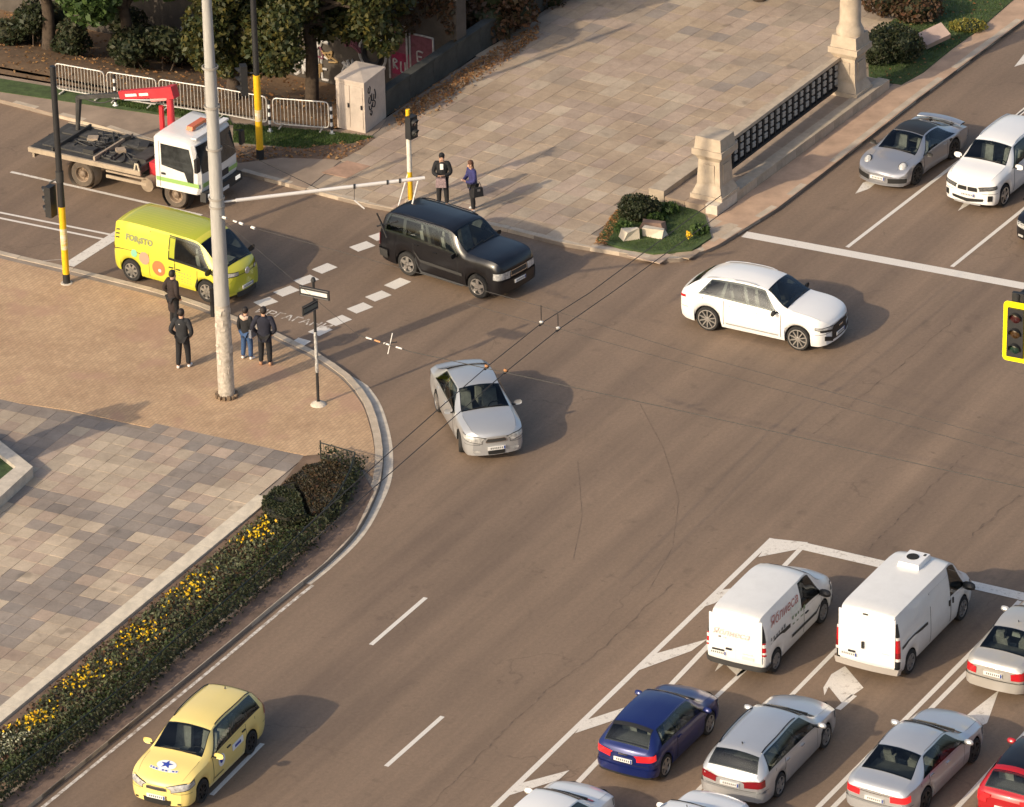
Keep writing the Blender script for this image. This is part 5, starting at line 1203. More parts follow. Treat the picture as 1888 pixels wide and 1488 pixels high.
p3 = person('person in blue jeans and black jacket with pale fur hood, right of the thick pole', (456, 662), 1.68, 55, C_BLK, C_DEN, W_SH, H_DK, 'down', 0, hood=FUR, group=GRP)
p4 = person('person in dark navy coat and tan shoes, rightmost on the near pavement', (490, 673), 1.88, 80, C_NAVY, C_BLK, T_SH, H_DK, 'pocket', .05, group=GRP, wide=1.1)
p5 = person('person in black jacket and knit cap with white scarf on the far pavement', (817, 379), 1.80, -95, C_BLK, C_BLK, W_SH, C_BLK, 'front', .06, group=GRP, cap=True)
MB().box((.135, 0, 1.36), (.03, .10, .18), rot=Matrix.Rotation(-.1, 3, 'Y')).build('scarf', W_SH, p5)
p6 = person('person with brown hair and blue jacket looking down at a phone on the far pavement', (873, 388), 1.72, 205, C_BLUE, C_BLK, W_SH, H_BR, 'front', .02, group=GRP, lean=.03, hairlen=.06)
# things they carry
def handbag(label, host, off, sz, m, strap, rot=0):
    p = host.matrix_basis @ Vector(off); b = empty('handbag', p, host.rotation_euler[2]+rot, label, 'bag')
    MB().box((0, 0, -sz[2]/2), sz, taper=.86).build('bag_body', m, b); w_ = sz[0]/2*.7
    MB().tube(smoothline([(-w_, 0, 0), (-w_*.6, 0, strap*.8), (0, 0, strap), (w_*.6, 0, strap*.8), (w_, 0, 0)], 4), .010, 6).build('bag_handle', m, b, smooth=60)
    return b
bpy.context.view_layer.update()
hb = handbag('black handbag hanging at the side of the person in the blue jacket', p6, (-.02, .33, .92), (.34, .13, .30), C_BLK, .2); MB().box((0, .07, -.06), (.10, .01, .08)).build('bag_clasp', CHROME, hb)
hb = handbag('pale patterned bag held in front by the person in the knit cap', p5, (.27, -.02, 1.04), (.16, .34, .30), mat('bag_print', (.42, .30, .30), .8, col2=(.12, .09, .10), var=.4, vscale=14), .08)
ph = MB().box((0, 0, 0), (.10, .075, .012)).build('phone', mat('phone_case', (.7, .55, .5), .4)); tag(ph, 'pale phone in the hands of the person in the blue jacket', 'phone'); ph.location = p6.matrix_basis @ Vector((.36, 0, 1.13)); ph.rotation_euler = (0, -.5, p6.rotation_euler[2])
sb_ = p3.matrix_basis @ Vector((-.02, -.27, .98)); bg_ = empty('shoulder_bag', sb_, p3.rotation_euler[2], 'grey shoulder bag of the person in blue jeans', 'bag'); MB().box((0, 0, 0), (.26, .10, .26), taper=.9).build('bag_body', mat('grey_bag', (.16, .17, .20), .7, var=.3), bg_); MB().tube(smoothline([(-.1, 0, .12), (-.05, .1, .45), (.05, .1, .45), (.1, 0, .12)], 4), .012, 6).build('bag_strap', C_CHAR, bg_)
# ------------------------------------------------------------------ street furniture
P_BLK = mat('pole_black', (.02, .02, .021), .55, var=.2); P_YEL = mat('pole_yellow', (.80, .46, .012), .5, var=.10, vscale=5); P_WHT = mat('pole_white_worn', (.74, .45, .04), .6, col2=(.74, .68, .58), vscale=5, stretch=(1, 1, 2))
P_GREY = mat('mast_paint', (.40, .385, .355), .55, var=.12, vscale=4, stretch=(4, 4, .6)); P_PEEL = mat('mast_peeling', (.58, .52, .44), .8, col2=(.30, .26, .21), vscale=8, bump=.5)
LENS_R = mat('lens_red', (.045, .006, .006), .2, coat=1); LENS_A = mat('lens_amber', (.05, .024, .005), .2, coat=1); LENS_G = mat('lens_green', (.008, .03, .018), .2, coat=1)
YB = mat('backboard_yellow', (.92, .78, .0), .45)
def segs(root, parts, n=16):
    """stacked sleeves of a pole: (name, material, z0, z1, r0, r1)"""
    for nm, m, z0, z1, r0, r1 in parts: MB().tube([(0, 0, z0), (0, 0, z1)], [r0, r1], n).build(nm, m, root, smooth=40)
def signal(root, loc, face, lenses=3, d=.21, board=None, dark=False, parent=None):
    h = lenses*d*1.5; hd = MB().box((0, 0, 0), (.22, d*1.55, h+.06), taper=.98).build('signal_head', P_BLK, root); hd.location = loc; hd.rotation_euler = (0, 0, face)
    for k in range(lenses):
        z = (lenses-1)/2*d*1.5-k*d*1.5
        l_ = MB().lathe([(d*.5, 0), (d*.42, .02), (.001, .035)], 16, 'x', (.11, 0, z)).build('lens', (LENS_R, LENS_A, LENS_G)[k if lenses == 3 else (0, 2)[k]], hd, smooth=50)
        vz = MB(); rows = []
        for i in range(9):
            t = math.pi*(-.12+1.24*i/8); y, zz = d*.56*math.cos(t), d*.56*math.sin(t); rows.append([Vector((.10, y, z+zz)), Vector((.10+.19*(.35+.65*max(0, math.sin(t))), y, z+zz))])
        vz.grid(rows); vz.build('visor', P_BLK, hd, smooth=60)
    if board:
        bw, bh, t = board; q = []
        def rr(w_, h_, r_, k=5):
            o_ = []
            for cx_, cy_, a0 in ((w_/2-r_, h_/2-r_, 0), (-w_/2+r_, h_/2-r_, 90), (-w_/2+r_, -h_/2+r_, 180), (w_/2-r_, -h_/2+r_, 270)):
                for i in range(k+1): a = R(a0+90*i/k); o_.append((cx_+r_*math.cos(a), cy_+r_*math.sin(a)))
            return o_
        out, inn = rr(bw, bh, .12), rr(bw-2*t, bh-2*t, .02); N = len(out); mb = MB()
        for x_, oo in ((.0, 0), (.025, 0)):
            pass
        v = [(.03, y, z) for y, z in out]+[(.03, y, z) for y, z in inn]+[(0, y, z) for y, z in out]
        f = [(i, (i+1) % N, N+(i+1) % N, N+i) for i in range(N)]+[(i, 2*N+i, 2*N+(i+1) % N, (i+1) % N) for i in range(N)]
        bo = MB().add(v, f).build('backboard_border', YB, hd); MB().add([(.02, y, z) for y, z in inn], [tuple(range(N))]).build('backboard', P_BLK, hd)
    return hd
# thick tapered mast of the tram and trolley wires
b = G(418, 731, SW); mast = empty('catenary_mast', b, 0, 'thick pale grey steel mast with peeling base on the brick corner', 'pole')
segs(mast, [('base_section', P_PEEL, 0, 3.0, .245, .225), ('lower_section', P_GREY, 3.0, 6.35, .225, .205), ('middle_section', P_GREY, 6.352, 10.4, .195, .170), ('upper_section', P_GREY, 10.4, 15.5, .155, .12)], 24)
for z in (6.35, 7.9, 9.2, 10.4, 6.1): MB().lathe([(.215, -.03), (.235, -.03), (.235, .03), (.215, .03)], 24, 'z', (0, 0, z), close=True).build('band', mat('band_grey', (.34, .31, .27), .6), mast, smooth=40)
rng = random.Random(9); mb = MB()
for _ in range(46):
    a = rng.uniform(-2.6, .8); z = rng.uniform(.5, 2.9); rr_ = .236; c_ = Vector((rr_*math.cos(a), rr_*math.sin(a), z)); t_ = Vector((-math.sin(a), math.cos(a), 0)); w_, h_ = rng.uniform(.03, .10), rng.uniform(.03, .12)
    mb.add([c_-t_*w_+Vector((0, 0, -h_)), c_+t_*w_*.7+Vector((0, 0, -h_))*.8, c_+t_*w_+Vector((0, 0, h_)), c_-t_*w_*.6+Vector((0, 0, h_))], [(0, 1, 2, 3)])
tag(mb.build('poster_scraps', [mat('poster_scrap', (.66, .60, .52), .8, col2=(.45, .38, .30), vscale=12)], mast), kind='stuff')
mb = MB()
for k in range(14): a = k*.45; mb.box((.29*math.cos(a), .29*math.sin(a), .05), (.10, .08, .10+.03*(k % 3)), rot=Matrix.Rotation(a, 3, 'Z'))
mb.build('broken_footing', mat('footing', (.20, .14, .09), .95, var=.4), mast)
# bracket arm and the wires
top = b+Vector((0, 0, 6.2)); ae = G(783, 328, 6.35); arm = empty('bracket_arm', top, 0, 'long white tube arm reaching from the mast over the side street', 'bracket')
WIRE = mat('wire', (.05, .045, .04), .7); INS_O = mat('insulator_orange', (.50, .24, .10), .6, var=.3); INS_W = mat('insulator_white', (.75, .72, .66), .4); ARMW = mat('arm_white', (.66, .63, .60), .4)
v = ae-top; MB().tube([v*.09, v], .055, 10).build('tube', ARMW, arm, smooth=40); MB().tube([v*0, v*.09], .03, 8).build('insulator', INS_W, arm)
for f in (.66, .82, .88): MB().lathe([(.07, -.03), (.07, .03)], 10, 'x', tuple(v*f)).build('clamp', P_BLK, arm)
q_ = G(653, 369, 5.7)-top; MB().tube([v*.66, q_], .008, 5).build('drop_wire', WIRE, arm); MB().tube([q_, G(672, 385, 5.45)-top], .022, 6).build('registration_rod', ARMW, arm); MB().tube([v*.97, v*.97+Vector((-.2, -.1, -.75))], .025, 6).build('drop_rod', ARMW, arm)
MB().tube([v*.0+Vector((0, 0, 2.0)), v*.5], .010, 5).build('tie_rod', WIRE, arm)
def wire(name, label, pts, rad=.013, sag=.0, group='overhead wires'):
    P_ = [Vector(p) for p in pts]; c_ = P_[0]; o = MB().tube([p-c_ for p in P_], rad, 5).build(name, WIRE, None, smooth=60, loc=c_); return tag(o, label, 'wire', group)
Z1 = 5.6
wire('trolley_wire', 'upper of the two slanting trolley wires above the silver saloon', [G(1330, 360, Z1), G(1087, 540, Z1), G(998, 596, Z1), G(897, 677, Z1), G(803, 759, Z1), G(724, 829, Z1), G(560, 975, Z1)])
wire('trolley_wire', 'lower of the two slanting trolley wires above the silver saloon', [G(1360, 372, Z1), G(1127, 540, Z1), G(1029, 608, Z1), G(932, 686, Z1), G(819, 785, Z1), G(736, 858, Z1), G(580, 995, Z1)])
wire('span_wire', 'span wire crossing the junction from the bracket hangers, the highest of three', [G(470, 421, 6.1), G(998, 565, 6.1), G(1261, 648, 6.1), G(1888, 821, 6.1), G(2300, 935, 6.1)], .008)
wire('span_wire', 'span wire crossing the junction from the hangers, the middle of three', [G(860, 560, 6.0), G(1029, 606, 6.0), G(1240, 665, 6.0), G(1888, 844, 6.0), G(2300, 960, 6.0)], .008)
wire('span_wire', 'span wire above the silver saloon running right, the lowest of three', [G(660, 618, 5.8), G(755, 648, 5.8), G(932, 687, 5.8), G(1240, 754, 5.8), G(1888, 899, 5.8), G(2300, 992, 5.8)], .012)
wire('span_wire', 'short span wire between the thick mast and the white insulators', [b+Vector((0, 0, 5.8)), G(660, 618, 5.8)], .006)
hi_ = empty('string_insulator', G(404, 398, 6.15), 0, 'string of small white insulators at the thick mast', 'insulator'); q0, q1 = hi_.location, G(470, 421, 6.1)
for k, f in enumerate((.15, .45, .62, .95)): MB().tube([(q1-q0)*(f-.05), (q1-q0)*(f+.05)], .04 if k != 1 else .028, 8).build('insulator', INS_W, hi_)
MB().tube([Vector((0, 0, 0)), q1-q0], .008, 5).build('link_rod', WIRE, hi_)
c0 = G(712, 634, 5.8); cl_ = empty('wire_clamp', c0, 0, 'white and orange insulators with crossed arms left of the silver saloon', 'insulator')
d_ = (G(755, 648, 5.8)-G(660, 618, 5.8)).normalized()
for f, m in ((-.6, INS_W), (-.30, INS_O), (0.02, INS_W), (.45, INS_W)): MB().tube([d_*(f-.10), d_*(f+.10)], .024, 8).build('insulator', m, cl_)
MB().tube([Vector((.04, -.1, -.26)), Vector((.18, .08, .28))], .014, 6).build('cross_arm', INS_W, cl_); MB().tube([Vector((-.05, 0, 0)), Vector((.3, 0, .05))], .02, 6).build('cross_arm', P_BLK, cl_)
c0 = G(702, 411, 6.1); cl_ = empty('wire_clamp', c0, 0, 'small black crossed wire clamp above the tail of the black SUV', 'clamp')
for a_, b_ in (((-.1, 0, .3), (.08, .1, -.2)), ((-.12, 0, -.1), (.5, .1, .0)), ((0, 0, 0), (.16, -.1, -.42))): MB().tube([a_, b_], .026, 6).build('clamp_arm', P_BLK, cl_)
for px, dz, m, lb in (((998, 596), .55, INS_W, 'left of the two upper wire hangers with a pale base'), ((1029, 607), .45, INS_W, 'right of the two upper wire hangers with a pale base'), ((897, 677), .0, INS_O, 'left orange wire hanger above the silver saloon roof'), ((932, 685), .0, INS_O, 'right orange wire hanger above the silver saloon roof')):
    h_ = empty('wire_hanger', G(*px, Z1), 0, lb, 'hanger', 'wire hangers on the trolley wires')
    MB().lathe([(.02, .0), (.055, .02), (.06, .05), (.02, .08)], 10, 'z').build('insulator', m, h_, smooth=50); MB().box((0, 0, -.02), (.22, .05, .05), rot=Matrix.Rotation(R(60), 3, 'Z')).build('wire_grip', P_BLK, h_)
    if dz: MB().tube([(0, 0, .1), (0, 0, dz)], .014, 6).build('hanger_rod', P_BLK, h_)
# traffic signal post, left
b = G(123, 522, SW); o = empty('traffic_signal_post', b, 0, 'black and yellow traffic signal post at the left edge of the brick pavement', 'traffic light')
segs(o, [('base', P_BLK, 0, .32, .115, .11), ('yellow_sleeve', P_YEL, .32, 2.58, .105, .105), ('sticker_sleeve', P_WHT, 1.15, 1.85, .107, .107), ('black_sleeve', P_BLK, 2.58, 3.4, .11, .10), ('collar', PLAST, 3.4, 3.75, .125, .125), ('upper_pole', P_BLK, 3.75, 7.2, .10, .09)])
MB().lathe([(.19, 0), (.18, .02), (.001, .021)], 20).build('foot_plate', STONE_W, o)
signal(o, (-.33, .05, 2.75), R(150)); MB().tube([(0, 0, 3.55), (-.33, .05, 3.35)], .03, 6).build('bracket', P_BLK, o)
# tall far post
b = G(480, 293, SW); o = empty('tall_signal_post', b, 0, 'tall black post with long yellow sleeve standing behind the truck cab', 'traffic light')
segs(o, [('base', P_BLK, 0, .35, .13, .125), ('yellow_sleeve', P_YEL, .35, 2.95, .115, .115), ('sticker_sleeve', P_WHT, 1.35, 1.75, .117, .117), ('upper_pole', P_BLK, 2.95, 8.5, .10, .085)])
signal(o, (-.42, .1, 2.75), R(190)); MB().tube([(0, 0, 3.0), (-.42, .1, 3.0)], .03, 6).build('bracket', P_BLK, o)
# pedestrian signal
b = G(757, 372, SW); o = empty('pedestrian_signal', b, 0, 'slim yellow and white pedestrian signal post left of the far pedestrians', 'traffic light')
segs(o, [('base', P_YEL, 0, 1.05, .085, .08), ('white_sleeve', mat('sleeve_white', (.68, .63, .54), .6, var=.15, vscale=8), 1.05, 2.2, .08, .075), ('yellow_top', P_YEL, 2.2, 3.18, .075, .07)])
signal(o, (.10, -.10, 2.62), R(-40), 2, .23); MB().tube([(-.05, 0, 1.0), (-.38, -.35, .03)], .025, 6).build('stay_rod', ARMW, o); MB().lathe([(.19, 0), (.17, .06), (.09, .10)], 14).build('foot', STONE, o)
# street name post
b = G(587, 746, SW); o = empty('street_name_post', b, 0, 'slim black signpost with two finger boards at the curved kerb', 'sign')
segs(o, [('pole', P_BLK, .1, 1.05, .045, .045), ('sticker_band', mat('stickered_band', (.70, .68, .64), .7, col2=(.04, .04, .04), vscale=11, stretch=(1, 1, .5)), 1.05, 2.35, .05, .05), ('upper_pole', P_BLK, 2.35, 3.95, .045, .04)], 12)
MB().lathe([(.24, 0), (.2, .05), (.06, .12)], 14).build('foot', STONE_W, o); MB().lathe([(.07, 0), (.08, .03), (.05, .12), (.001, .15)], 10, 'z', (0, 0, 3.95)).build('cap', P_BLK, o)
for z, a, l0, l1 in ((3.62, -28, -.46, .52), (3.22, 52, -.52, .15)):
    u = Vector((math.cos(R(a)), math.sin(R(a)), 0)); cc = u*((l0+l1)/2)+Vector((0, -.06, z)); L_ = l1-l0
    bd = MB().box((0, 0, 0), (L_, .05, .30)).build('finger_board', P_BLK, o); bd.location = cc; bd.rotation_euler = (0, 0, R(a))
    MB().box((0, -.03, 0), (L_*.88, .012, .12)).build('board_face', mat('board_face', (.66, .64, .60), .6, var=.15, vscale=12) if a < 0 else mat('board_face_dark', (.10, .11, .10), .5), bd)
    for k in (-1, 1): MB().box((0, -.031, k*.125), (L_*.95, .012, .018)).build('board_rim', mat('board_rim', (.18, .17, .16), .5), bd)
# bollard
b = G(393, 583, SW); o = empty('bollard', b, 0, 'short black bollard on the kerb beside the thick mast', 'bollard'); segs(o, [('post', P_BLK, 0, .92, .075, .07)]); MB().lathe([(.07, .92), (.085, .93), (.085, .98), (.03, 1.02), (.001, 1.02)], 14).build('cap', P_BLK, o, smooth=40)
# overhead signal at the right edge, on a mast arm from a post out of view
c0 = G(1874, 612, 7.0); post = G(2330, 640, 0); o = empty('overhead_signal', post, 0, 'traffic light with bright yellow border hanging at the right edge', 'traffic light')
rel = c0-post; segs(o, [('post', P_BLK, 0, 8.2, .15, .11)]); MB().tube([(0, 0, 8.0), (rel.x, rel.y, 8.05)], [.08, .05], 10).build('mast_arm', P_BLK, o, smooth=40)
hd = signal(o, rel, R(243), 3, .30, board=(.74, 1.74, .17)); MB().tube([(-.03, 0, .7), (-.03, 0, 1.08)], .05, 8).build('hanger', P_BLK, hd)
MB().box((-.1, .0, .98), (.12, .34, .26)).build('arm_clamp', P_BLK, hd)
# crowd barriers
BAR = mat('barrier_zinc', (.60, .57, .52), .5, metal=.3, var=.15)
def barrier(a, b_, label, h=1.05, nb=14):
    A, B_ = G(*a, SW), G(*b_, SW); d = B_-A; L_ = d.length; o = empty('crowd_barrier', A, math.atan2(d.y, d.x), label, 'barrier', 'metal crowd barriers by the grass'); r_ = .12
    pts = []
    for cx_, cz_, a0 in ((L_-r_, h-r_, 90), (L_-r_, .14+r_, 0), (r_, .14+r_, -90), (r_, h-r_, -180)):
        for i in range(4): t = R(a0-90*i/3); pts.append((cx_+r_*math.cos(t), 0, cz_+r_*math.sin(t)))
    pts.append(pts[0]); MB().tube(pts, .024, 6).build('frame', BAR, o, smooth=60)
    for k in range(nb): x = L_*(k+1)/(nb+1); MB().tube([(x, 0, .14), (x, 0, h)], .012, 5).build('bar', BAR, o)
    for x in (.25, L_-.25): MB().box((x, 0, .07), (.05, .5, .03)).build('foot', BAR, o); MB().tube([(x, 0, .07), (x, 0, .16)], .02, 5).build('foot_stem', BAR, o)
barrier((505, 235), (607, 243), 'crowd barrier panel between the two chequered posts beside the grey cabinet', nb=14)
barrier((398, 215), (493, 233), 'crowd barrier panel right of the truck cab, crossed by the tall post'); barrier((296, 200), (392, 215), 'crowd barrier panel half hidden by the thick mast and truck cab'); barrier((200, 186), (290, 200), 'crowd barrier panel above the red crane boom'); barrier((105, 170), (194, 186), 'leftmost crowd barrier panel beyond the truck bed')
CHK = mat('chequer', (.75, .74, .72), .6)
for px, lb in (((498, 243), 'black and white banded post left of the single barrier panel'), ((612, 247), 'black and white banded post touching the grey cabinet'), ((213, 195), 'black and white banded post above the crane boom')):
    o = empty('banded_post', G(*px, SW), 0, lb, 'post', 'banded marker posts')
    for k in range(8): MB().tube([(0, 0, .14*k), (0, 0, .14*k+.14)], .045, 10).build('band', CHK if k % 2 == 0 else P_BLK, o, smooth=40)
    MB().lathe([(.10, 0), (.10, .03), (.05, .05)], 10).build('foot', CHK, o)
# cabinet
a, b_, c_ = G(622, 235, SW), G(674, 246, SW), G(712, 216, SW); cb = empty('utility_cabinet', a, 0, 'grey concrete utility cabinet with black graffiti beside the barrier', 'cabinet'); P3 = [Vector((0, 0, 0)), b_-a, c_-a, c_-b_]
CAB = mat('cabinet_concrete', (.50, .42, .35), .85, var=.15, vscale=2, bump=.3); H_ = 1.70
MB().prism([(p.x, p.y) for p in P3], 0, H_).build('cabinet_body', CAB, cb)
ctr = (P3[0]+P3[2])/2; MB().add([Vector((p.x*1.04-ctr.x*.04, p.y*1.04-ctr.y*.04, H_+z)) for z in (0.005, .09) for p in P3]+[Vector((ctr.x, ctr.y, H_+.2))], [(0, 1, 5, 4), (1, 2, 6, 5), (2, 3, 7, 6), (3, 0, 4, 7), (4, 5, 8), (5, 6, 8), (6, 7, 8), (7, 4, 8)]).build('cabinet_roof', CAB, cb)
u = (b_-a).normalized(); nf = Vector((u.y, -u.x, 0)); w_ = (b_-a).length
for f0, f1 in ((.06, .48), (.52, .94)):
    q = [u*w_*f0+nf*.02+Vector((0, 0, .12)), u*w_*f1+nf*.02+Vector((0, 0, .12)), u*w_*f1+nf*.02+Vector((0, 0, 1.6)), u*w_*f0+nf*.02+Vector((0, 0, 1.6))]
    d = MB().add(q+[p-nf*.02 for p in q], [(0, 1, 2, 3), (0, 4, 5, 1), (1, 5, 6, 2), (2, 6, 7, 3), (3, 7, 4, 0)]).build('door', CAB, cb); MB().box(u*w_*(f1-.04)+nf*.035+Vector((0, 0, .9)), (.05, .05, .14)).build('latch', P_BLK, d)
GRAF_K = mat('spray_black', (.02, .02, .022), .7); u2 = (c_-b_).normalized(); n2 = Vector((u2.y, -u2.x, 0)); o2 = (b_-a)
def strokes(name, m, parent, org, u_, n_, lines, rad, flat=.4):
    mb = MB()
    for L_ in lines: mb.tube(smoothline([org+u_*x+Vector((0, 0, z))+n_*.006 for x, z in L_], 4), rad, 5)
    return mb.build(name, m, parent, smooth=60)
strokes('graffiti_tag', GRAF_K, cb, o2, u2, n2, [[(.30, 1.50), (.26, 1.36), (.36, 1.30), (.42, 1.45), (.38, 1.52)], [(.34, 1.16), (.28, 1.0), (.40, .92), (.46, 1.08), (.40, 1.2)], [(.52, 1.22), (.50, 1.0), (.62, .95), (.66, 1.15)], [(.30, .86), (.34, .72), (.46, .70), (.48, .84)], [(.58, .90), (.54, .76), (.68, .70), (.74, .84), (.66, .92)], [(.72, 1.3), (.78, 1.1), (.74, .95)], [(.36, .58), (.44, .48), (.50, .60), (.40, .64)]], .022)
# parapet wall
PAR = mat('parapet_dark', (.055, .055, .048), .9, var=.35, vscale=1.6, bump=.4); 
A, B_ = G(712, 214, SW), G(1010, 12, SW); par = tag(link('parapet_wall', None), None) if False else None
par = empty('parapet_wall', A, math.atan2((B_-A).y, (B_-A).x), 'long dark stone parapet behind the leaf-strewn edge of the far pavement', 'wall'); L_ = (B_-A).length; nb = int(L_/1.5)
for k in range(nb):
    MB().box((0, 0, .40), (L_/nb-.012, .26, .84)).build('panel', PAR, par, loc=(L_*(k+.5)/nb, .13, 0)); MB().box((0, 0, .86), (L_/nb-.012, .34, .09)).build('coping', PAR, par, loc=(L_*(k+.5)/nb, .13, 0))
# river wall with graffiti
A, B_ = G(-500, wall_px(-500), WZ), G(846, wall_px(846), WZ); gw = empty('graffiti_wall', A, math.atan2((B_-A).y, (B_-A).x), 'tall dark retaining wall with white and pink graffiti behind the tree', 'wall'); L_ = (B_-A).length
GW = mat('river_wall', (.085, .072, .06), .95, var=.4, vscale=.9, bump=.6, bscale=6); MB().box((L_/2, .3, 1.9), (L_, .6, 4.4)).build('wall_face', GW, gw); MB().box((L_/2, .35, 4.2), (L_, .9, .2)).build('wall_coping', CONC, gw)
GR_W = mat('spray_white', (.48, .47, .46), .8, var=.3, vscale=6); GR_P = mat('spray_pink', (.17, .06, .085), .8, var=.35, vscale=4); GR_M = mat('spray_magenta', (.26, .02, .07), .8, var=.3, vscale=5)
_IV = None
def wx(px, py): p = G(px, wall_px(px), WZ); d = (B_-A).normalized(); return (p-A).dot(d)
uu, nn_, oo = Vector((1, 0, 0)), Vector((0, -1, 0)), Vector((0, 0, 0))
x0 = wx(490, 124)
def letter(x, z, w_, h_, k):
    S = [[[(0, 0), (0, 1), (.9, 1)], [(0, .5), (.7, .5)], [(0, 0), (.9, 0)]], [[(0, 0), (.45, 1), (.9, 0)], [(.2, .4), (.7, .4)]], [[(0, 1), (0, 0), (.9, 0), (.9, 1)]], [[(.9, .9), (.2, 1), (0, .5), (.2, 0), (.9, .1)]], [[(0, 0), (0, 1), (.8, .8), (.1, .5), (.9, 0)]], [[(0, 1), (.45, 0), (.9, 1)]]][k % 6]
    return [[(x+a*w_, z+b*h_) for a, b in l_] for l_ in S]
ln = []
for k in range(7): ln += letter(x0+.0+k*.40, .12+.05*(k % 3), .30, .80+.2*(k % 2), k)
strokes('graffiti_lettering', GR_W, gw, oo, uu, nn_, ln, .055)
gr_ = random.Random(21); GR_B = mat('spray_blue', (.10, .13, .20), .8, var=.3); GR_O = mat('spray_ochre', (.30, .20, .09), .8, var=.3)
for k in range(26):
    xk = wx(330, 0)+gr_.uniform(0, 9.2); zk = gr_.uniform(.1, 2.2); mm = (GR_W, GRAF_K, GR_B, GR_P, GR_O, GR_W)[k % 6]
    strokes('graffiti_scribble', mm, gw, oo+Vector((0, -.002*k, 0)), uu, nn_, [[(xk+gr_.uniform(-.35, .35), zk+gr_.uniform(-.3, .3)) for _ in range(gr_.randint(3, 6))] for _ in range(2)], gr_.uniform(.03, .07))
xg = wx(690, 167); ring = [(xg+.55*math.cos(t/3), 1.5+.62*math.sin(t/3)) for t in range(20)]; strokes('graffiti_ring', GR_W, gw, oo, uu, nn_, [ring], .05); strokes('graffiti_ring', GRAF_K, gw, oo+Vector((0, -.01, 0)), uu, nn_, [[(xg+.36*math.cos(t/3), 1.5+.40*math.sin(t/3)) for t in range(20)]], .10)
xp = wx(724, 177)
for (dx, z0, w2, h2, m) in ((-.05, .75, .72, 2.0, GR_P), (.80, 1.0, .95, 1.55, GR_P), (.05, .95, .70, .8, GR_M)):
    MB().box((xp+dx+w2/2, -.012 if m == GR_P else -.022, z0+h2/2), (w2, .02, h2)).build('graffiti_fill', m, gw)
    if m == GR_P: strokes('graffiti_outline', GR_W, gw, oo+Vector((0, -.03, 0)), uu, nn_, [[(xp+dx, z0), (xp+dx, z0+h2*.5), (xp+dx, z0+h2)], [(xp+dx, z0+h2), (xp+dx+w2/2, z0+h2*1.01), (xp+dx+w2, z0+h2)], [(xp+dx+w2, z0+h2), (xp+dx+w2, z0+h2*.5), (xp+dx+w2, z0)]], .035)
strokes('graffiti_lettering', GR_W, gw, oo+Vector((0, -.04, 0)), uu, nn_, letter(xp+.12, 1.15, .18, .35, 4)+letter(xp+.42, 1.1, .18, .35, 2)+letter(xp+1.1, 1.6, .25, .35, 0), .03)
# ------------------------------------------------------------------ bridge terrace with balustrade
PIER = mat('pier_stone', (.44, .36, .27), .85, var=.2, vscale=2, bump=.4); IRON = mat('cast_iron', (.025, .024, .024), .6); IRON_W = mat('cast_flower', (.46, .45, .42), .5, metal=.4)
fl = pline([(1322, 398), (1640, 163)], SW); d = (fl[1]-fl[0]).normalized(); nl = Vector((-d.y, d.x, 0)); ta = math.atan2(d.y, d.x); Lt = (fl[1]-fl[0]).length
ter = empty('terrace_step', fl[0], ta, 'long raised stone step in front of the cast iron balustrade', 'terrace')
ns = 9
for k in range(ns): MB().box((0, 0, .16), (Lt/ns-.012, .42, .32)).build('step_stone', STONE_W if k == 0 else PIER, ter, loc=(Lt*(k+.5)/ns, .21, 0))
for k in range(ns):
    for j in range(2): MB().box((0, 0, .13), (Lt/ns-.012, .72, .26)).build('terrace_slab', TERR, ter, loc=(Lt*(k+.5)/ns, .43+.37+.735*j, 0))
for k in range(ns): MB().box((0, 0, .22), (Lt/ns-.012, .55, .44)).build('plinth_stone', PIER, ter, loc=(Lt*(k+.5)/ns, 2.2, 0))
def pier(px, label, col=True):
    o = empty('stone_pier', G(*px, SW), ta, label, 'pier', 'stone piers of the bridge balustrade')
    def sq(nm, z0, z1, w0, w1):
        mb = MB(); mb.add([(sx*w0, sy*w0, z0) for sx, sy in ((-1, -1), (1, -1), (1, 1), (-1, 1))]+[(sx*w1, sy*w1, z1) for sx, sy in ((-1, -1), (1, -1), (1, 1), (-1, 1))], [(3, 2, 1, 0), (4, 5, 6, 7), (0, 1, 5, 4), (1, 2, 6, 5), (2, 3, 7, 6), (3, 0, 4, 7)]); return mb.build(nm, PIER, o)
    sq('base', 0, .42, .58, .58); sq('flare', .42, .72, .54, .42); sq('shaft', .72, 1.55, .42, .38); sq('neck', 1.55, 1.75, .38, .50); sq('cornice', 1.75, 1.95, .54, .54); sq('cap', 1.95, 2.35, .48, .44)
    if col: MB().lathe([(.46, 2.35), (.46, 2.5), (.40, 2.6), (.36, 2.7), (.33, 5.4), (.38, 5.5), (.36, 5.6), (.50, 5.95), (.50, 6.1), (.30, 6.15), (.30, 6.35), (.20, 6.5), (.001, 6.6)], 20).build('column', PIER, o, smooth=35)
    for a in range(4): MB().box((0, 0, 0), (.42, .03, .62)).build('panel', PIER, o).matrix_local = Matrix.Rotation(a*math.pi/2, 4, 'Z') @ Matrix.Translation((0, -.41, 1.12))
    return o
pr0 = pier((1566, 181), 'stone pier at the right end of the cast iron balustrade'); pr1 = pier((1318, 372), 'stone pier at the left end of the cast iron balustrade', False)
A, B_ = G(1338, 343, SW), G(1545, 185, SW); d = B_-A; bal = empty('balustrade', A, math.atan2(d.y, d.x), 'black cast iron balustrade with pale flower ornaments between the stone piers', 'railing'); Lb = d.length
MB().box((Lb/2, 0, 1.52), (Lb, .20, .12)).build('hand_rail', PIER, bal); MB().box((Lb/2, 0, .50), (Lb, .14, .08)).build('bottom_rail', IRON, bal); MB().box((Lb/2, .05, 1.0), (Lb, .02, .95)).build('back_plate', IRON, bal)
npn = int(Lb/.42)
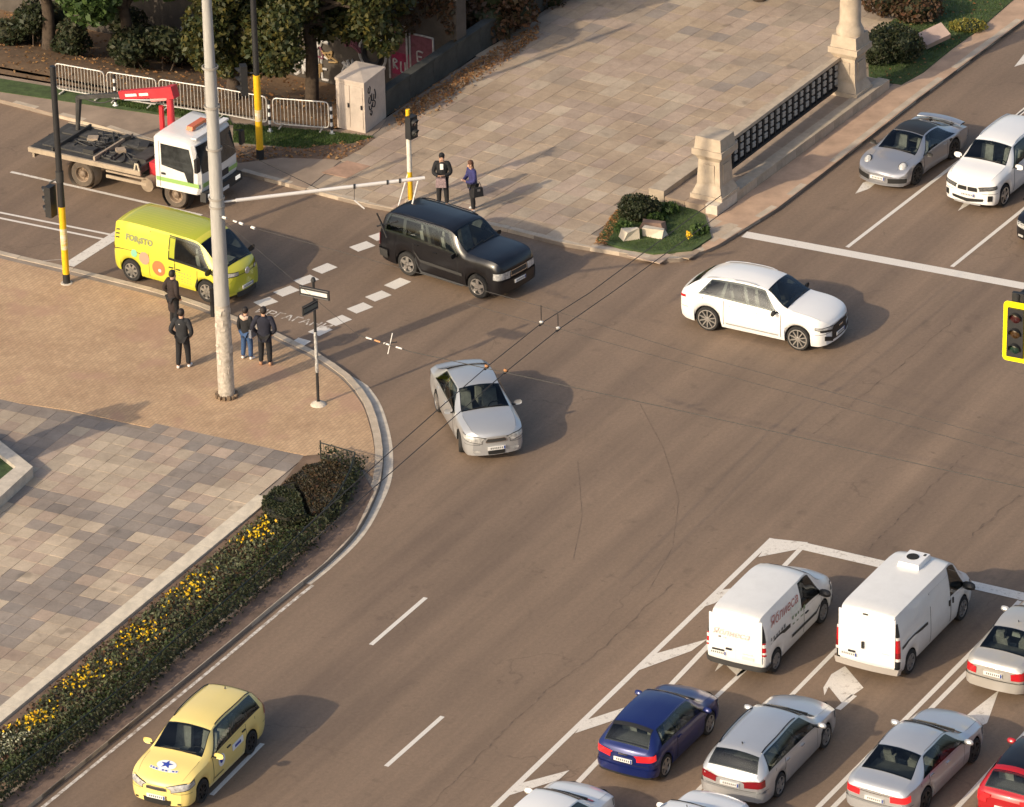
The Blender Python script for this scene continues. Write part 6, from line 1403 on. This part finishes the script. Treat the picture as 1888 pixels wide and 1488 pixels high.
for k in range(npn):
    x = Lb*(k+.5)/npn; MB().box((x-Lb/npn/2, -.02, 1.0), (.05, .06, .95)).build('baluster', IRON, bal)
    f = MB(); 
    for z in (.74, 1.0, 1.26):
        for i in range(4): a = i*math.pi/2+.78; f.lathe([(.001, -.03), (.055, -.02), (.06, .01), (.001, .02)], 7, 'y', (.068*math.cos(a), -.03, z+.068*math.sin(a)))
    f.build('flower_ornament', IRON_W, bal, smooth=60, loc=(x, 0, 0))
MB().box((0, 0, .16), (.9, .34, .30)).build('kerb_block', STONE_W, None, loc=(0, 0, 0))
o = bpy.data.objects['kerb_block']; tag(o, 'pale stone block lying at the right end of the terrace step', 'stone block'); o.location = G(1612, 152, SW); o.rotation_euler = (0, 0, R(-30)); o.scale = (.9, .5, .4)
# ------------------------------------------------------------------ planting
rng = random.Random(11)
LF_TREE = leaf_mat('leaves_autumn', [(.022, .034, .010), (.036, .052, .013), (.06, .066, .016), (.12, .10, .02), (.03, .04, .012)])
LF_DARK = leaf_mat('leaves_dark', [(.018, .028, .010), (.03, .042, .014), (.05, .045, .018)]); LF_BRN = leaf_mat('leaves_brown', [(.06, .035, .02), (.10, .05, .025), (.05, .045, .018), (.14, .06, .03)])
LF_GRN = leaf_mat('leaves_green', [(.03, .06, .014), (.055, .10, .02), (.08, .13, .03)]); LF_GRS = leaf_mat('grass_blades', [(.04, .085, .015), (.06, .12, .02), (.09, .12, .03), (.05, .07, .02)])
LF_FALL = leaf_mat('fallen_leaf', [(.28, .12, .04), (.36, .19, .07), (.20, .10, .05), (.42, .26, .11)]); LF_YEL = leaf_mat('petals_yellow', [(.75, .50, .01), (.85, .62, .02), (.80, .38, .01)], .5, .15); LF_WHT = leaf_mat('petals_pale', [(.35, .36, .24), (.5, .5, .36)], .6, .2)
LF_VAR = leaf_mat('leaves_mixed', [(.05, .06, .025), (.10, .12, .05), (.16, .17, .09), (.06, .05, .03)]); BARK = mat('bark', (.07, .05, .035), .95, var=.4, vscale=6, bump=.8, bscale=20)
def ell(c, r_, shell=.55):
    c = Vector(c)
    def pick():
        while True:
            p = Vector((rng.uniform(-1, 1), rng.uniform(-1, 1), rng.uniform(-1, 1)))
            l_ = p.length
            if shell*.8 < l_ < 1: return c+Vector((p.x*r_[0], p.y*r_[1], p.z*r_[2]))
    return pick
def shrub(name, label, cat, px, clumps, m, n, size, z=SW, group=None):
    o = empty(name, G(*px, z), 0, label, cat, group); mb = MB(); tot = sum(r_[0]*r_[1]*r_[2] for c, r_ in clumps); core = MB()
    for c, r_ in clumps:
        mb.leaves(int(n*(r_[0]*r_[1]*r_[2])/tot)+40, ell(c, r_), size, 0, rng)
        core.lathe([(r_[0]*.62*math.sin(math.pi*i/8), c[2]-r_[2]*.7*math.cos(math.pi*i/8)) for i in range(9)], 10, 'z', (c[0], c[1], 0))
    mb.build('crown', m, o); st = MB()
    for c, r_ in clumps[:4]: st.tube([(c[0]*.5, c[1]*.5, 0), (c[0], c[1], max(.1, c[2]-r_[2]*.3))], [.03, .015], 5)
    st.build('stem', BARK, o)
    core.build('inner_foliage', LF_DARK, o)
    return o
def tree(label, px, z, trunk_h, clumps, m, n, size, rad=.2, group=None):
    o = empty('tree', px if isinstance(px, Vector) else G(*px, z), 0, label, 'tree', group)
    t = MB(); t.tube(smoothline([(0, 0, 0), (.06, .03, trunk_h*.4), (-.05, .05, trunk_h*.75), (0, 0, trunk_h)], 4), [rad*(1.25-.6*i/12) for i in range(13)], 10)
    for c, r_ in clumps: 
        s_ = Vector((0, 0, trunk_h*rng.uniform(.6, .95))); t.tube(smoothline([s_, s_*.5+Vector(c)*.5+Vector((0, 0, -.1)), Vector(c)], 4), [rad*.5*(1-.085*i) for i in range(9)], 6)
    t.build('trunk', BARK, o, smooth=60); mb = MB(); tot = sum(r_[0]*r_[1]*r_[2] for c, r_ in clumps)
    for c, r_ in clumps: mb.leaves(int(n*r_[0]*r_[1]*r_[2]/tot), ell(c, r_, .35), size, 0, rng)
    mb.build('crown', m, o); return o
cl = []
for k in range(44):
    a = rng.uniform(0, 6.28); r_ = rng.uniform(.3, 3.0); z_ = rng.uniform(2.7, 7.2); cl.append(((r_*math.cos(a), r_*.75*math.sin(a)-.3, z_), (rng.uniform(.6, 1.1), rng.uniform(.6, 1.1), rng.uniform(.5, .85))))
tree('broad green tree with yellowing leaves behind the barriers, nearest the tall post', bank(575, .45), SW, 4.3, cl, LF_TREE, 30000, .11)
cl = [((rng.uniform(-1.2, 1.3), rng.uniform(-.9, .9), rng.uniform(.7, 5.2)), (rng.uniform(.5, .9), rng.uniform(.5, .9), rng.uniform(.5, .8))) for k in range(24)]
tree('darker green tree right of the thick mast above the truck cab', bank(430, .2), SW, 3.4, cl, LF_TREE, 14000, .11)
def thicket(px, label, w_, h0, h1, n=12, cnt=5000):
    shrub('thicket', label, 'shrub', px, [((rng.uniform(-w_, w_), rng.uniform(-.8, .8), rng.uniform(h0, h1)), (rng.uniform(.7, 1.1), rng.uniform(.6, 1), rng.uniform(.5, .9))) for k in range(n)], LF_BRN, cnt, .11)
thicket((880, 62), 'brownish thicket growing behind the dark parapet', 1.5, .2, 1.6); thicket((955, 0), 'brownish thicket at the far end of the dark parapet', 1.8, .3, 1.8)
for x_, t_, lb in ((300, .55, 'dark bush on the river bank left of the thick mast'), (190, .6, 'dark bush on the river bank above the crane'), (60, .55, 'dark bush on the river bank at the far left'), (345, .85, 'brown bush at the foot of the wall left of the mast')):
    shrub('bank_bush', lb, 'bush', (0, 0), [((rng.uniform(-1.1, 1.1), rng.uniform(-.7, .7), rng.uniform(.3, 1.3)), (rng.uniform(.5, .8), rng.uniform(.5, .8), rng.uniform(.4, .6))) for k in range(7)], LF_DARK if 'dark' in lb else LF_BRN, 3000, .09).location = bank(x_, t_)
ivy = MB(); L_w = (G(846, wall_px(846), WZ)-G(-500, wall_px(-500), WZ)).length
def _iv():
    x = rng.uniform(14, L_w); return gw.matrix_basis @ Vector((x, -.06-rng.random()*.14, 4.4-rng.random()**1.5*(1.0+1.0*math.sin(x*1.3)**2)))
bpy.context.view_layer.update(); ivy.leaves(7000, _iv, .085, 0, rng); iv = empty('ivy', gw.location, 0, 'brown autumn ivy hanging over the top of the graffiti wall', 'plant'); io = ivy.build('foliage', LF_BRN, iv); io.location = -Vector(gw.location)
for k, (px, py, lb) in enumerate(((90, 60, 'leafy tree in the upper left corner beyond the truck'), (1215, -60, 'autumn tree at the top of the far pavement'), (1400, 0, 'autumn tree behind the balustrade'), (235, 60, 'leafy tree at the top left behind the barriers'))):
    cl = [((rng.uniform(-1.8, 1.8), rng.uniform(-1.4, 1.4), rng.uniform(2.4, 5.2)), (rng.uniform(.7, 1.2), rng.uniform(.7, 1.2), rng.uniform(.5, .9))) for _ in range(13)]
    tree(lb, bank(px, .5) if px < 400 else (px, py), SW, 3.2, cl, LF_TREE if k % 3 else LF_GRN, 7000, .13)
# grass and soil of the far side
def scatter(name, m, polys, n, size, h, label, cat, z=SW, flat=0.0, up=True):
    mb = MB()
    for pp, f in polys:
        q = pline(pp, z); xs = [p.x for p in q]; ys = [p.y for p in q]; k = 0
        while k < n*f:
            x, y = rng.uniform(min(xs), max(xs)), rng.uniform(min(ys), max(ys))
            if not inside((x, y), q): continue
            k += 1
            if up:
                a = rng.uniform(0, 6.28); t = rng.uniform(.5, 1)*h; lx, ly = rng.uniform(-.4, .4)*h, rng.uniform(-.4, .4)*h; wx_, wy_ = size*math.cos(a), size*math.sin(a)
                mb.add([(x-wx_, y-wy_, z), (x+wx_, y+wy_, z), (x+lx, y+ly, z+t)], [(0, 1, 2)])
            else: mb.leaves(1, lambda: (x, y, z+.012+rng.random()*h), size, 0, rng, flat=flat)
    return tag(mb.build(name, m), label, cat, kind='stuff')
GP = [(430, 228), (612, 243), (690, 252), (650, 264), (590, 268), (560, 274), (430, 262)]; SP = [(400, 268), (560, 272), (692, 254), (664, 275), (628, 294), (520, 290), (440, 300)]
sheet('turf', GP, SW, SW+.015, GRASS_G, pave_r); sheet('soil', SP, SW, SW+.010, SOIL, pave_r)
sheet('turf', [(-300, 96), (215, 179), (420, 213), (430, 230), (215, 200), (-300, 125)], SW, SW+.02, GRASS_G, pave_r)
GT = [(1602, 146), (1662, 155), (1702, 133), (1757, 88), (1805, 54), (1860, 6), (1960, -80), (1900, -120), (1700, 0), (1600, 70)]
sheet('turf', GT, SW, SW+.03, GRASS_G, pave_r); MB().prism([(p.x, p.y) for p in isl], SW-.02, SW+.05).build('turf', GRASS_G, pave_r)
sheet('service_cover', [(593, 318), (640, 296), (683, 306), (640, 328)], SW, SW+.012, mat('cover_brick', (.40, .25, .17), .9, var=.2, vscale=3), pave_r)
ISL = [(1108, 444), (1132, 404), (1152, 378), (1225, 368), (1296, 400), (1306, 438), (1274, 458), (1205, 465), (1150, 455)]
scatter('grass', LF_GRS, [(GP, .22), ([(215, 180), (420, 218), (428, 230), (215, 195)], .12), (GT, .36), (ISL, .3)], 26000, .014, .09, 'short green grass of the verges and the corner island', 'grass', SW+.02)
scatter('fallen_leaves', LF_FALL, [([(725, 212), (940, 72), (1000, 40), (985, 75), (800, 195), (735, 232)], .34), (SP, .08), ([(1095, 450), (1130, 395), (1150, 380), (1135, 420), (1118, 452)], .10), ([(760, 180), (960, 60), (1010, 60), (820, 200), (700, 250)], .12), (GT, .06)], 5200, .05, .03, 'brown fallen leaves along the parapet and under the trees', 'leaves', SW+.02, .8, False)
mb = MB()
for _ in range(2600): mb.leaves(1, lambda: bank(rng.uniform(-350, 740), rng.random()*.98)+Vector((0, 0, .02+.03*rng.random())), .055, 0, rng, flat=.8)
tag(mb.build('fallen_leaves', LF_FALL), 'brown fallen leaves covering the river bank under the trees', 'leaves', kind='stuff')
# corner island: dome bush, leafy plants, broken stones
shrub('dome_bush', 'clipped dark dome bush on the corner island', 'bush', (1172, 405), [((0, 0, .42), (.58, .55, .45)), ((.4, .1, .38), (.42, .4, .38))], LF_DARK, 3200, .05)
for px, lb, s_ in (((1146, 428), 'bright leafy plant in front of the dome bush', .8), ((1208, 412), 'bright leafy plant right of the dome bush', .9), ((1286, 432), 'leafy plant at the right end of the corner island', .8), ((1232, 395), 'leafy plant at the back of the corner island', .9)):
    shrub('leafy_plant', lb, 'plant', px, [((0, 0, .2*s_), (.3*s_, .3*s_, .22*s_)), ((.18, .05, .16), (.2, .2, .16))], LF_GRN, 420, .07, group='plants on the corner island')
def rock(px, sz, rz, m, label, seed):
    r2 = random.Random(seed); mb = MB(); mb.box((0, 0, sz[2]/2), sz, taper=.8); mb.v = [(x+r2.uniform(-.07, .07), y+r2.uniform(-.07, .07), z+r2.uniform(-.05, .05)) for x, y, z in mb.v]
    o = tag(mb.build('stone_block', m), label, 'stone'); o.location = G(*px, SW+.03); o.rotation_euler = (0, r2.uniform(-.15, .15), R(rz)); return o
LIME_ST = mat('white_stone', (.62, .54, .42), .9, var=.15, vscale=4, bump=.4)
rock((1163, 440), (.52, .40, .34), 20, LIME_ST, 'small broken white stone, left on the corner island', 1); rock((1206, 436), (.78, .42, .30), -25, LIME_ST, 'larger broken white stone slab, right on the corner island', 2); rock((1205, 424), (.9, .3, .26), -28, mat('brown_stone', (.20, .13, .10), .9, var=.2), 'brown stone behind the white slab on the corner island', 3)
yf = empty('yellow_flower_plant', G(1270, 446, SW), 0, 'yellow flower beside the kerb at the right tip of the corner island', 'plant'); MB().leaves(40, ell((0, 0, .25), (.1, .1, .12)), .05, 0, rng).build('petals', LF_YEL, yf); MB().tube([(0, 0, 0), (0, 0, .25)], .012, 5).build('stem', LF_GRN, yf)
# right verge
shrub('box_hedge', 'dark boxy evergreen shrub beside the right stone pier', 'shrub', (1645, 118), [((-.5, 0, .6), (.7, .65, .6)), ((.4, .1, .65), (.7, .65, .62)), ((0, .5, .7), (.8, .6, .6))], LF_DARK, 6000, .055)
shrub('autumn_shrub', 'reddish autumn shrub beside the tilted stone slab', 'shrub', (1690, 40), [((0, 0, .6), (1.0, .8, .6)), ((-1, .4, .8), (1, .8, .7))], LF_BRN, 3000, .08)
ts = MB().box((0, 0, 0), (.95, .60, .22)).build('stone_slab', mat('slab_pinkish', (.42, .31, .26), .8, var=.12), None); tag(ts, 'pinkish stone slab tilted on the right verge', 'stone'); ts.location = G(1722, 66, SW+.45); ts.rotation_euler = (.45, -.25, R(25))
shrub('yellow_shrub', 'low yellow-green plant near the far end of the verge', 'plant', (1785, 55), [((0, 0, .16), (.7, .5, .2))], leaf_mat('leaves_yellowgreen', [(.16, .17, .03), (.25, .20, .03), (.09, .12, .03)]), 900, .05)
# ------------------------------------------------------------------ long flower bed of the plaza
wa, wb_ = G(474, 916, SW), G(-260, 1520, SW); d = wb_-wa; fb = empty('planter_wall', wa, math.atan2(d.y, d.x), 'flat pale stone coping along the plaza edge of the flower bed', 'kerb'); L_ = d.length; nb = int(L_/1.6)
for k in range(nb): MB().box((0, 0, -.03), (L_/nb-.008, .46, .20)).build('coping_stone', LIME_ST, fb, loc=(L_*(k+.5)/nb, .24, 0))
BED = [(482, 940), (560, 842), (600, 838), (656, 856), (644, 890), (596, 966), (421, 1127), (324, 1204), (226, 1293), (0, 1468), (-200, 1625), (-260, 1560), (5, 1338), (250, 1136)]
MB().prism([(p.x, p.y) for p in pline(BED, SW)], SW-.02, SW+.03).build('soil', SOIL, pave_l)
FEN = [(592, 848), (656, 866), (646, 900), (598, 974), (422, 1136), (325, 1212), (226, 1302), (0, 1476), (-250, 1668)]
def lerp_edge(t, s_):
    """point of the bed: t along it (0 far end, 1 near), s_ across (0 plaza wall, 1 fence)"""
    a = [(490, 940), (250, 1142), (8, 1345), (-150, 1475)]; b_ = [(610, 955), (422, 1128), (200, 1312), (40, 1440)]
    i = min(2, int(t*3)); f = t*3-i; p0 = Vector(a[i]).lerp(Vector(a[i+1]), f); p1 = Vector(b_[i]).lerp(Vector(b_[i+1]), f); q = p0.lerp(p1, s_); return G(q.x, q.y, SW)
def band(name, m, n, size, h, t0, t1, s0, s1, label, cat, lumps=0):
    mb = MB()
    def pick():
        p = lerp_edge(rng.uniform(t0, t1), rng.uniform(s0, s1)); hh = h*(.7+.4*math.sin(p.x*2.1)*math.cos(p.y*1.7)); return (p.x, p.y, SW+.02+rng.random()**.7*hh)
    mb.leaves(n, pick, size, 0, rng); return tag(mb.build(name, m), label, cat, kind='stuff')
band('ground_cover', LF_VAR, 9000, .055, .20, 0, 1, .06, .62, 'mixed low leafy plants of the flower bed', 'plants')
band('low_hedge', leaf_mat('leaves_bed_hedge', [(.025, .04, .014), (.045, .07, .018), (.06, .06, .025), (.035, .03, .016)]), 8000, .05, .26, .02, 1, .62, .98, 'low green hedge along the fence of the flower bed', 'hedge')
band('ground_cover', LF_BRN, 3600, .05, .2, .0, 1, .0, .7, 'brown withered patches among the bed plants', 'plants')
for k, tc_ in enumerate((.075, .26, .40, .535, .675)):
    mb = MB()
    for _ in range(70):
        p = lerp_edge(max(.01, rng.gauss(tc_, .026)), rng.triangular(.06, .62, .28)); z = SW+.15+rng.random()*.12
        for q in range(3): mb.leaves(1, lambda: (p.x+rng.uniform(-.02, .02), p.y+rng.uniform(-.02, .02), z), .040, 0, rng)
    tag(mb.build('yellow_flowers', LF_YEL), ('farthest', 'second farthest', 'middle', 'second nearest', 'nearest')[k]+' of the five yellow flower clumps in the long bed', 'flowers', 'yellow flower clumps', kind='stuff')
mb = MB()
for _ in range(320): p = lerp_edge(rng.uniform(.74, .90), rng.uniform(.08, .5)); mb.leaves(1, lambda: (p.x, p.y, SW+.16+rng.random()*.12), .035, 0, rng)
tag(mb.build('pale_flowers', LF_WHT), 'pale flower clump at the near end of the long bed', 'flowers', kind='stuff')
def hedge(label, pp, h, m, n, size, inner):
    q = pline(pp, SW); c_ = q[0].copy(); o = empty('clipped_hedge', c_, 0, label, 'hedge'); xs = [p.x for p in q]; ys = [p.y for p in q]; ct = sum(q, Vector())/len(q)
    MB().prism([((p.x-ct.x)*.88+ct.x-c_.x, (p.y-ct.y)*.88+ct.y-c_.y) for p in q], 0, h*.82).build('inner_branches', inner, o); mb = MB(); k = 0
    while k < n:
        x, y = rng.uniform(min(xs), max(xs)), rng.uniform(min(ys), max(ys))
        if not inside((x, y), q): continue
        edge = not inside(((x-ct.x)*1.12+ct.x, (y-ct.y)*1.12+ct.y), q); top = h*(.92+.12*math.sin(x*5.1+y*2.3)*math.cos(y*4.2))-(.12 if edge else 0)
        z = rng.random()*top if edge and rng.random() < .75 else top-rng.random()**2*.14
        mb.leaves(1, lambda: (x-c_.x, y-c_.y, z), size, 0, rng); k += 1
    mb.build('foliage', m, o); return o
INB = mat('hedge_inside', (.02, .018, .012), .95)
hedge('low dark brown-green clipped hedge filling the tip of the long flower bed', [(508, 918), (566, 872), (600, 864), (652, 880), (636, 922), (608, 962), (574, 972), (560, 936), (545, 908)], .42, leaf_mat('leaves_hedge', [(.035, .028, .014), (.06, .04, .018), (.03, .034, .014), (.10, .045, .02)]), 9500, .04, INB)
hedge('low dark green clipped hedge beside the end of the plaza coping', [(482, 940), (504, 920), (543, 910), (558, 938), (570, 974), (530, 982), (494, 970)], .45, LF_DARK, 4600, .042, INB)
# low dark fence round the bed
FM = mat('fence_green', (.014, .02, .018), .6); fp = smoothline(pline(FEN[2:], SW), 5); fp = pline(FEN[:2], SW)+fp
fe = empty('bed_fence', fp[0], 0, 'low dark wire fence round the roadside of the flower bed', 'fence'); rel = [p-fp[0] for p in fp]
for z, r_ in ((.55, .020), (.30, .010), (.08, .012)): MB().tube([p+Vector((0, 0, z)) for p in rel], r_, 6).build('rail', FM, fe, smooth=60)
ps = resample(rel, .10)
for k, p in enumerate(ps):
    if k % 16 == 0: MB().box((p.x, p.y, .31), (.04, .04, .62)).build('post', FM, fe)
mb = MB()
for k, p in enumerate(ps): mb.tube([p+Vector((0, 0, .08)), p+Vector((0, 0, .55))], .006, 4, cap=False)
tag(mb.build('pickets', FM, fe), kind='stuff')
mb = MB()
for _ in range(7500):
    i = rng.randrange(len(ps)); p = ps[i]+fp[0]; mb.leaves(1, lambda: (p.x+rng.gauss(.07, .11), p.y+rng.gauss(-.05, .11), SW+.03+rng.random()*.46), .045, 0, rng)
tag(mb.build('fence_creeper', LF_DARK), 'dark creeper growing through the low fence of the bed', 'plants', kind='stuff')
sheet('verge_litter', [(662, 862), (690, 905), (655, 978), (594, 1040), (518, 1101), (406, 1195), (294, 1287), (58, 1480), (-160, 1662), (-200, 1640), (0, 1480), (226, 1306), (325, 1216), (422, 1140), (598, 978), (648, 900)], SW-.02, SW+.006, mat('verge_soil', (.17, .115, .085), .95, var=.35, vscale=2, bump=.5), pave_l)
mo = empty('shadow_caster_pillar', G(270, 742, SW)-Vector((math.cos(R(SHADOW_AZ)), math.sin(R(SHADOW_AZ)), 0))*10.0, R(30), 'unseen pale stone pillar added left of the picture to cast the plaza shadow', 'shadow caster')  # unseen pillar of invented form, added to cast the shadow across the plaza
for nm, z0, z1, w0, w1 in (('plinth', 0, .6, 1.1, 1.0), ('shaft', .6, 4.2, .62, .5), ('cap', 4.2, 4.5, .62, .6), ('finial', 4.5, 5.1, .35, .1)):
    MB().add([(sx*w0, sy*w0, z0) for sx, sy in ((-1, -1), (1, -1), (1, 1), (-1, 1))]+[(sx*w1, sy*w1, z1) for sx, sy in ((-1, -1), (1, -1), (1, 1), (-1, 1))], [(3, 2, 1, 0), (4, 5, 6, 7), (0, 1, 5, 4), (1, 2, 6, 5), (2, 3, 7, 6), (3, 0, 4, 7)]).build(nm, PIER, mo)
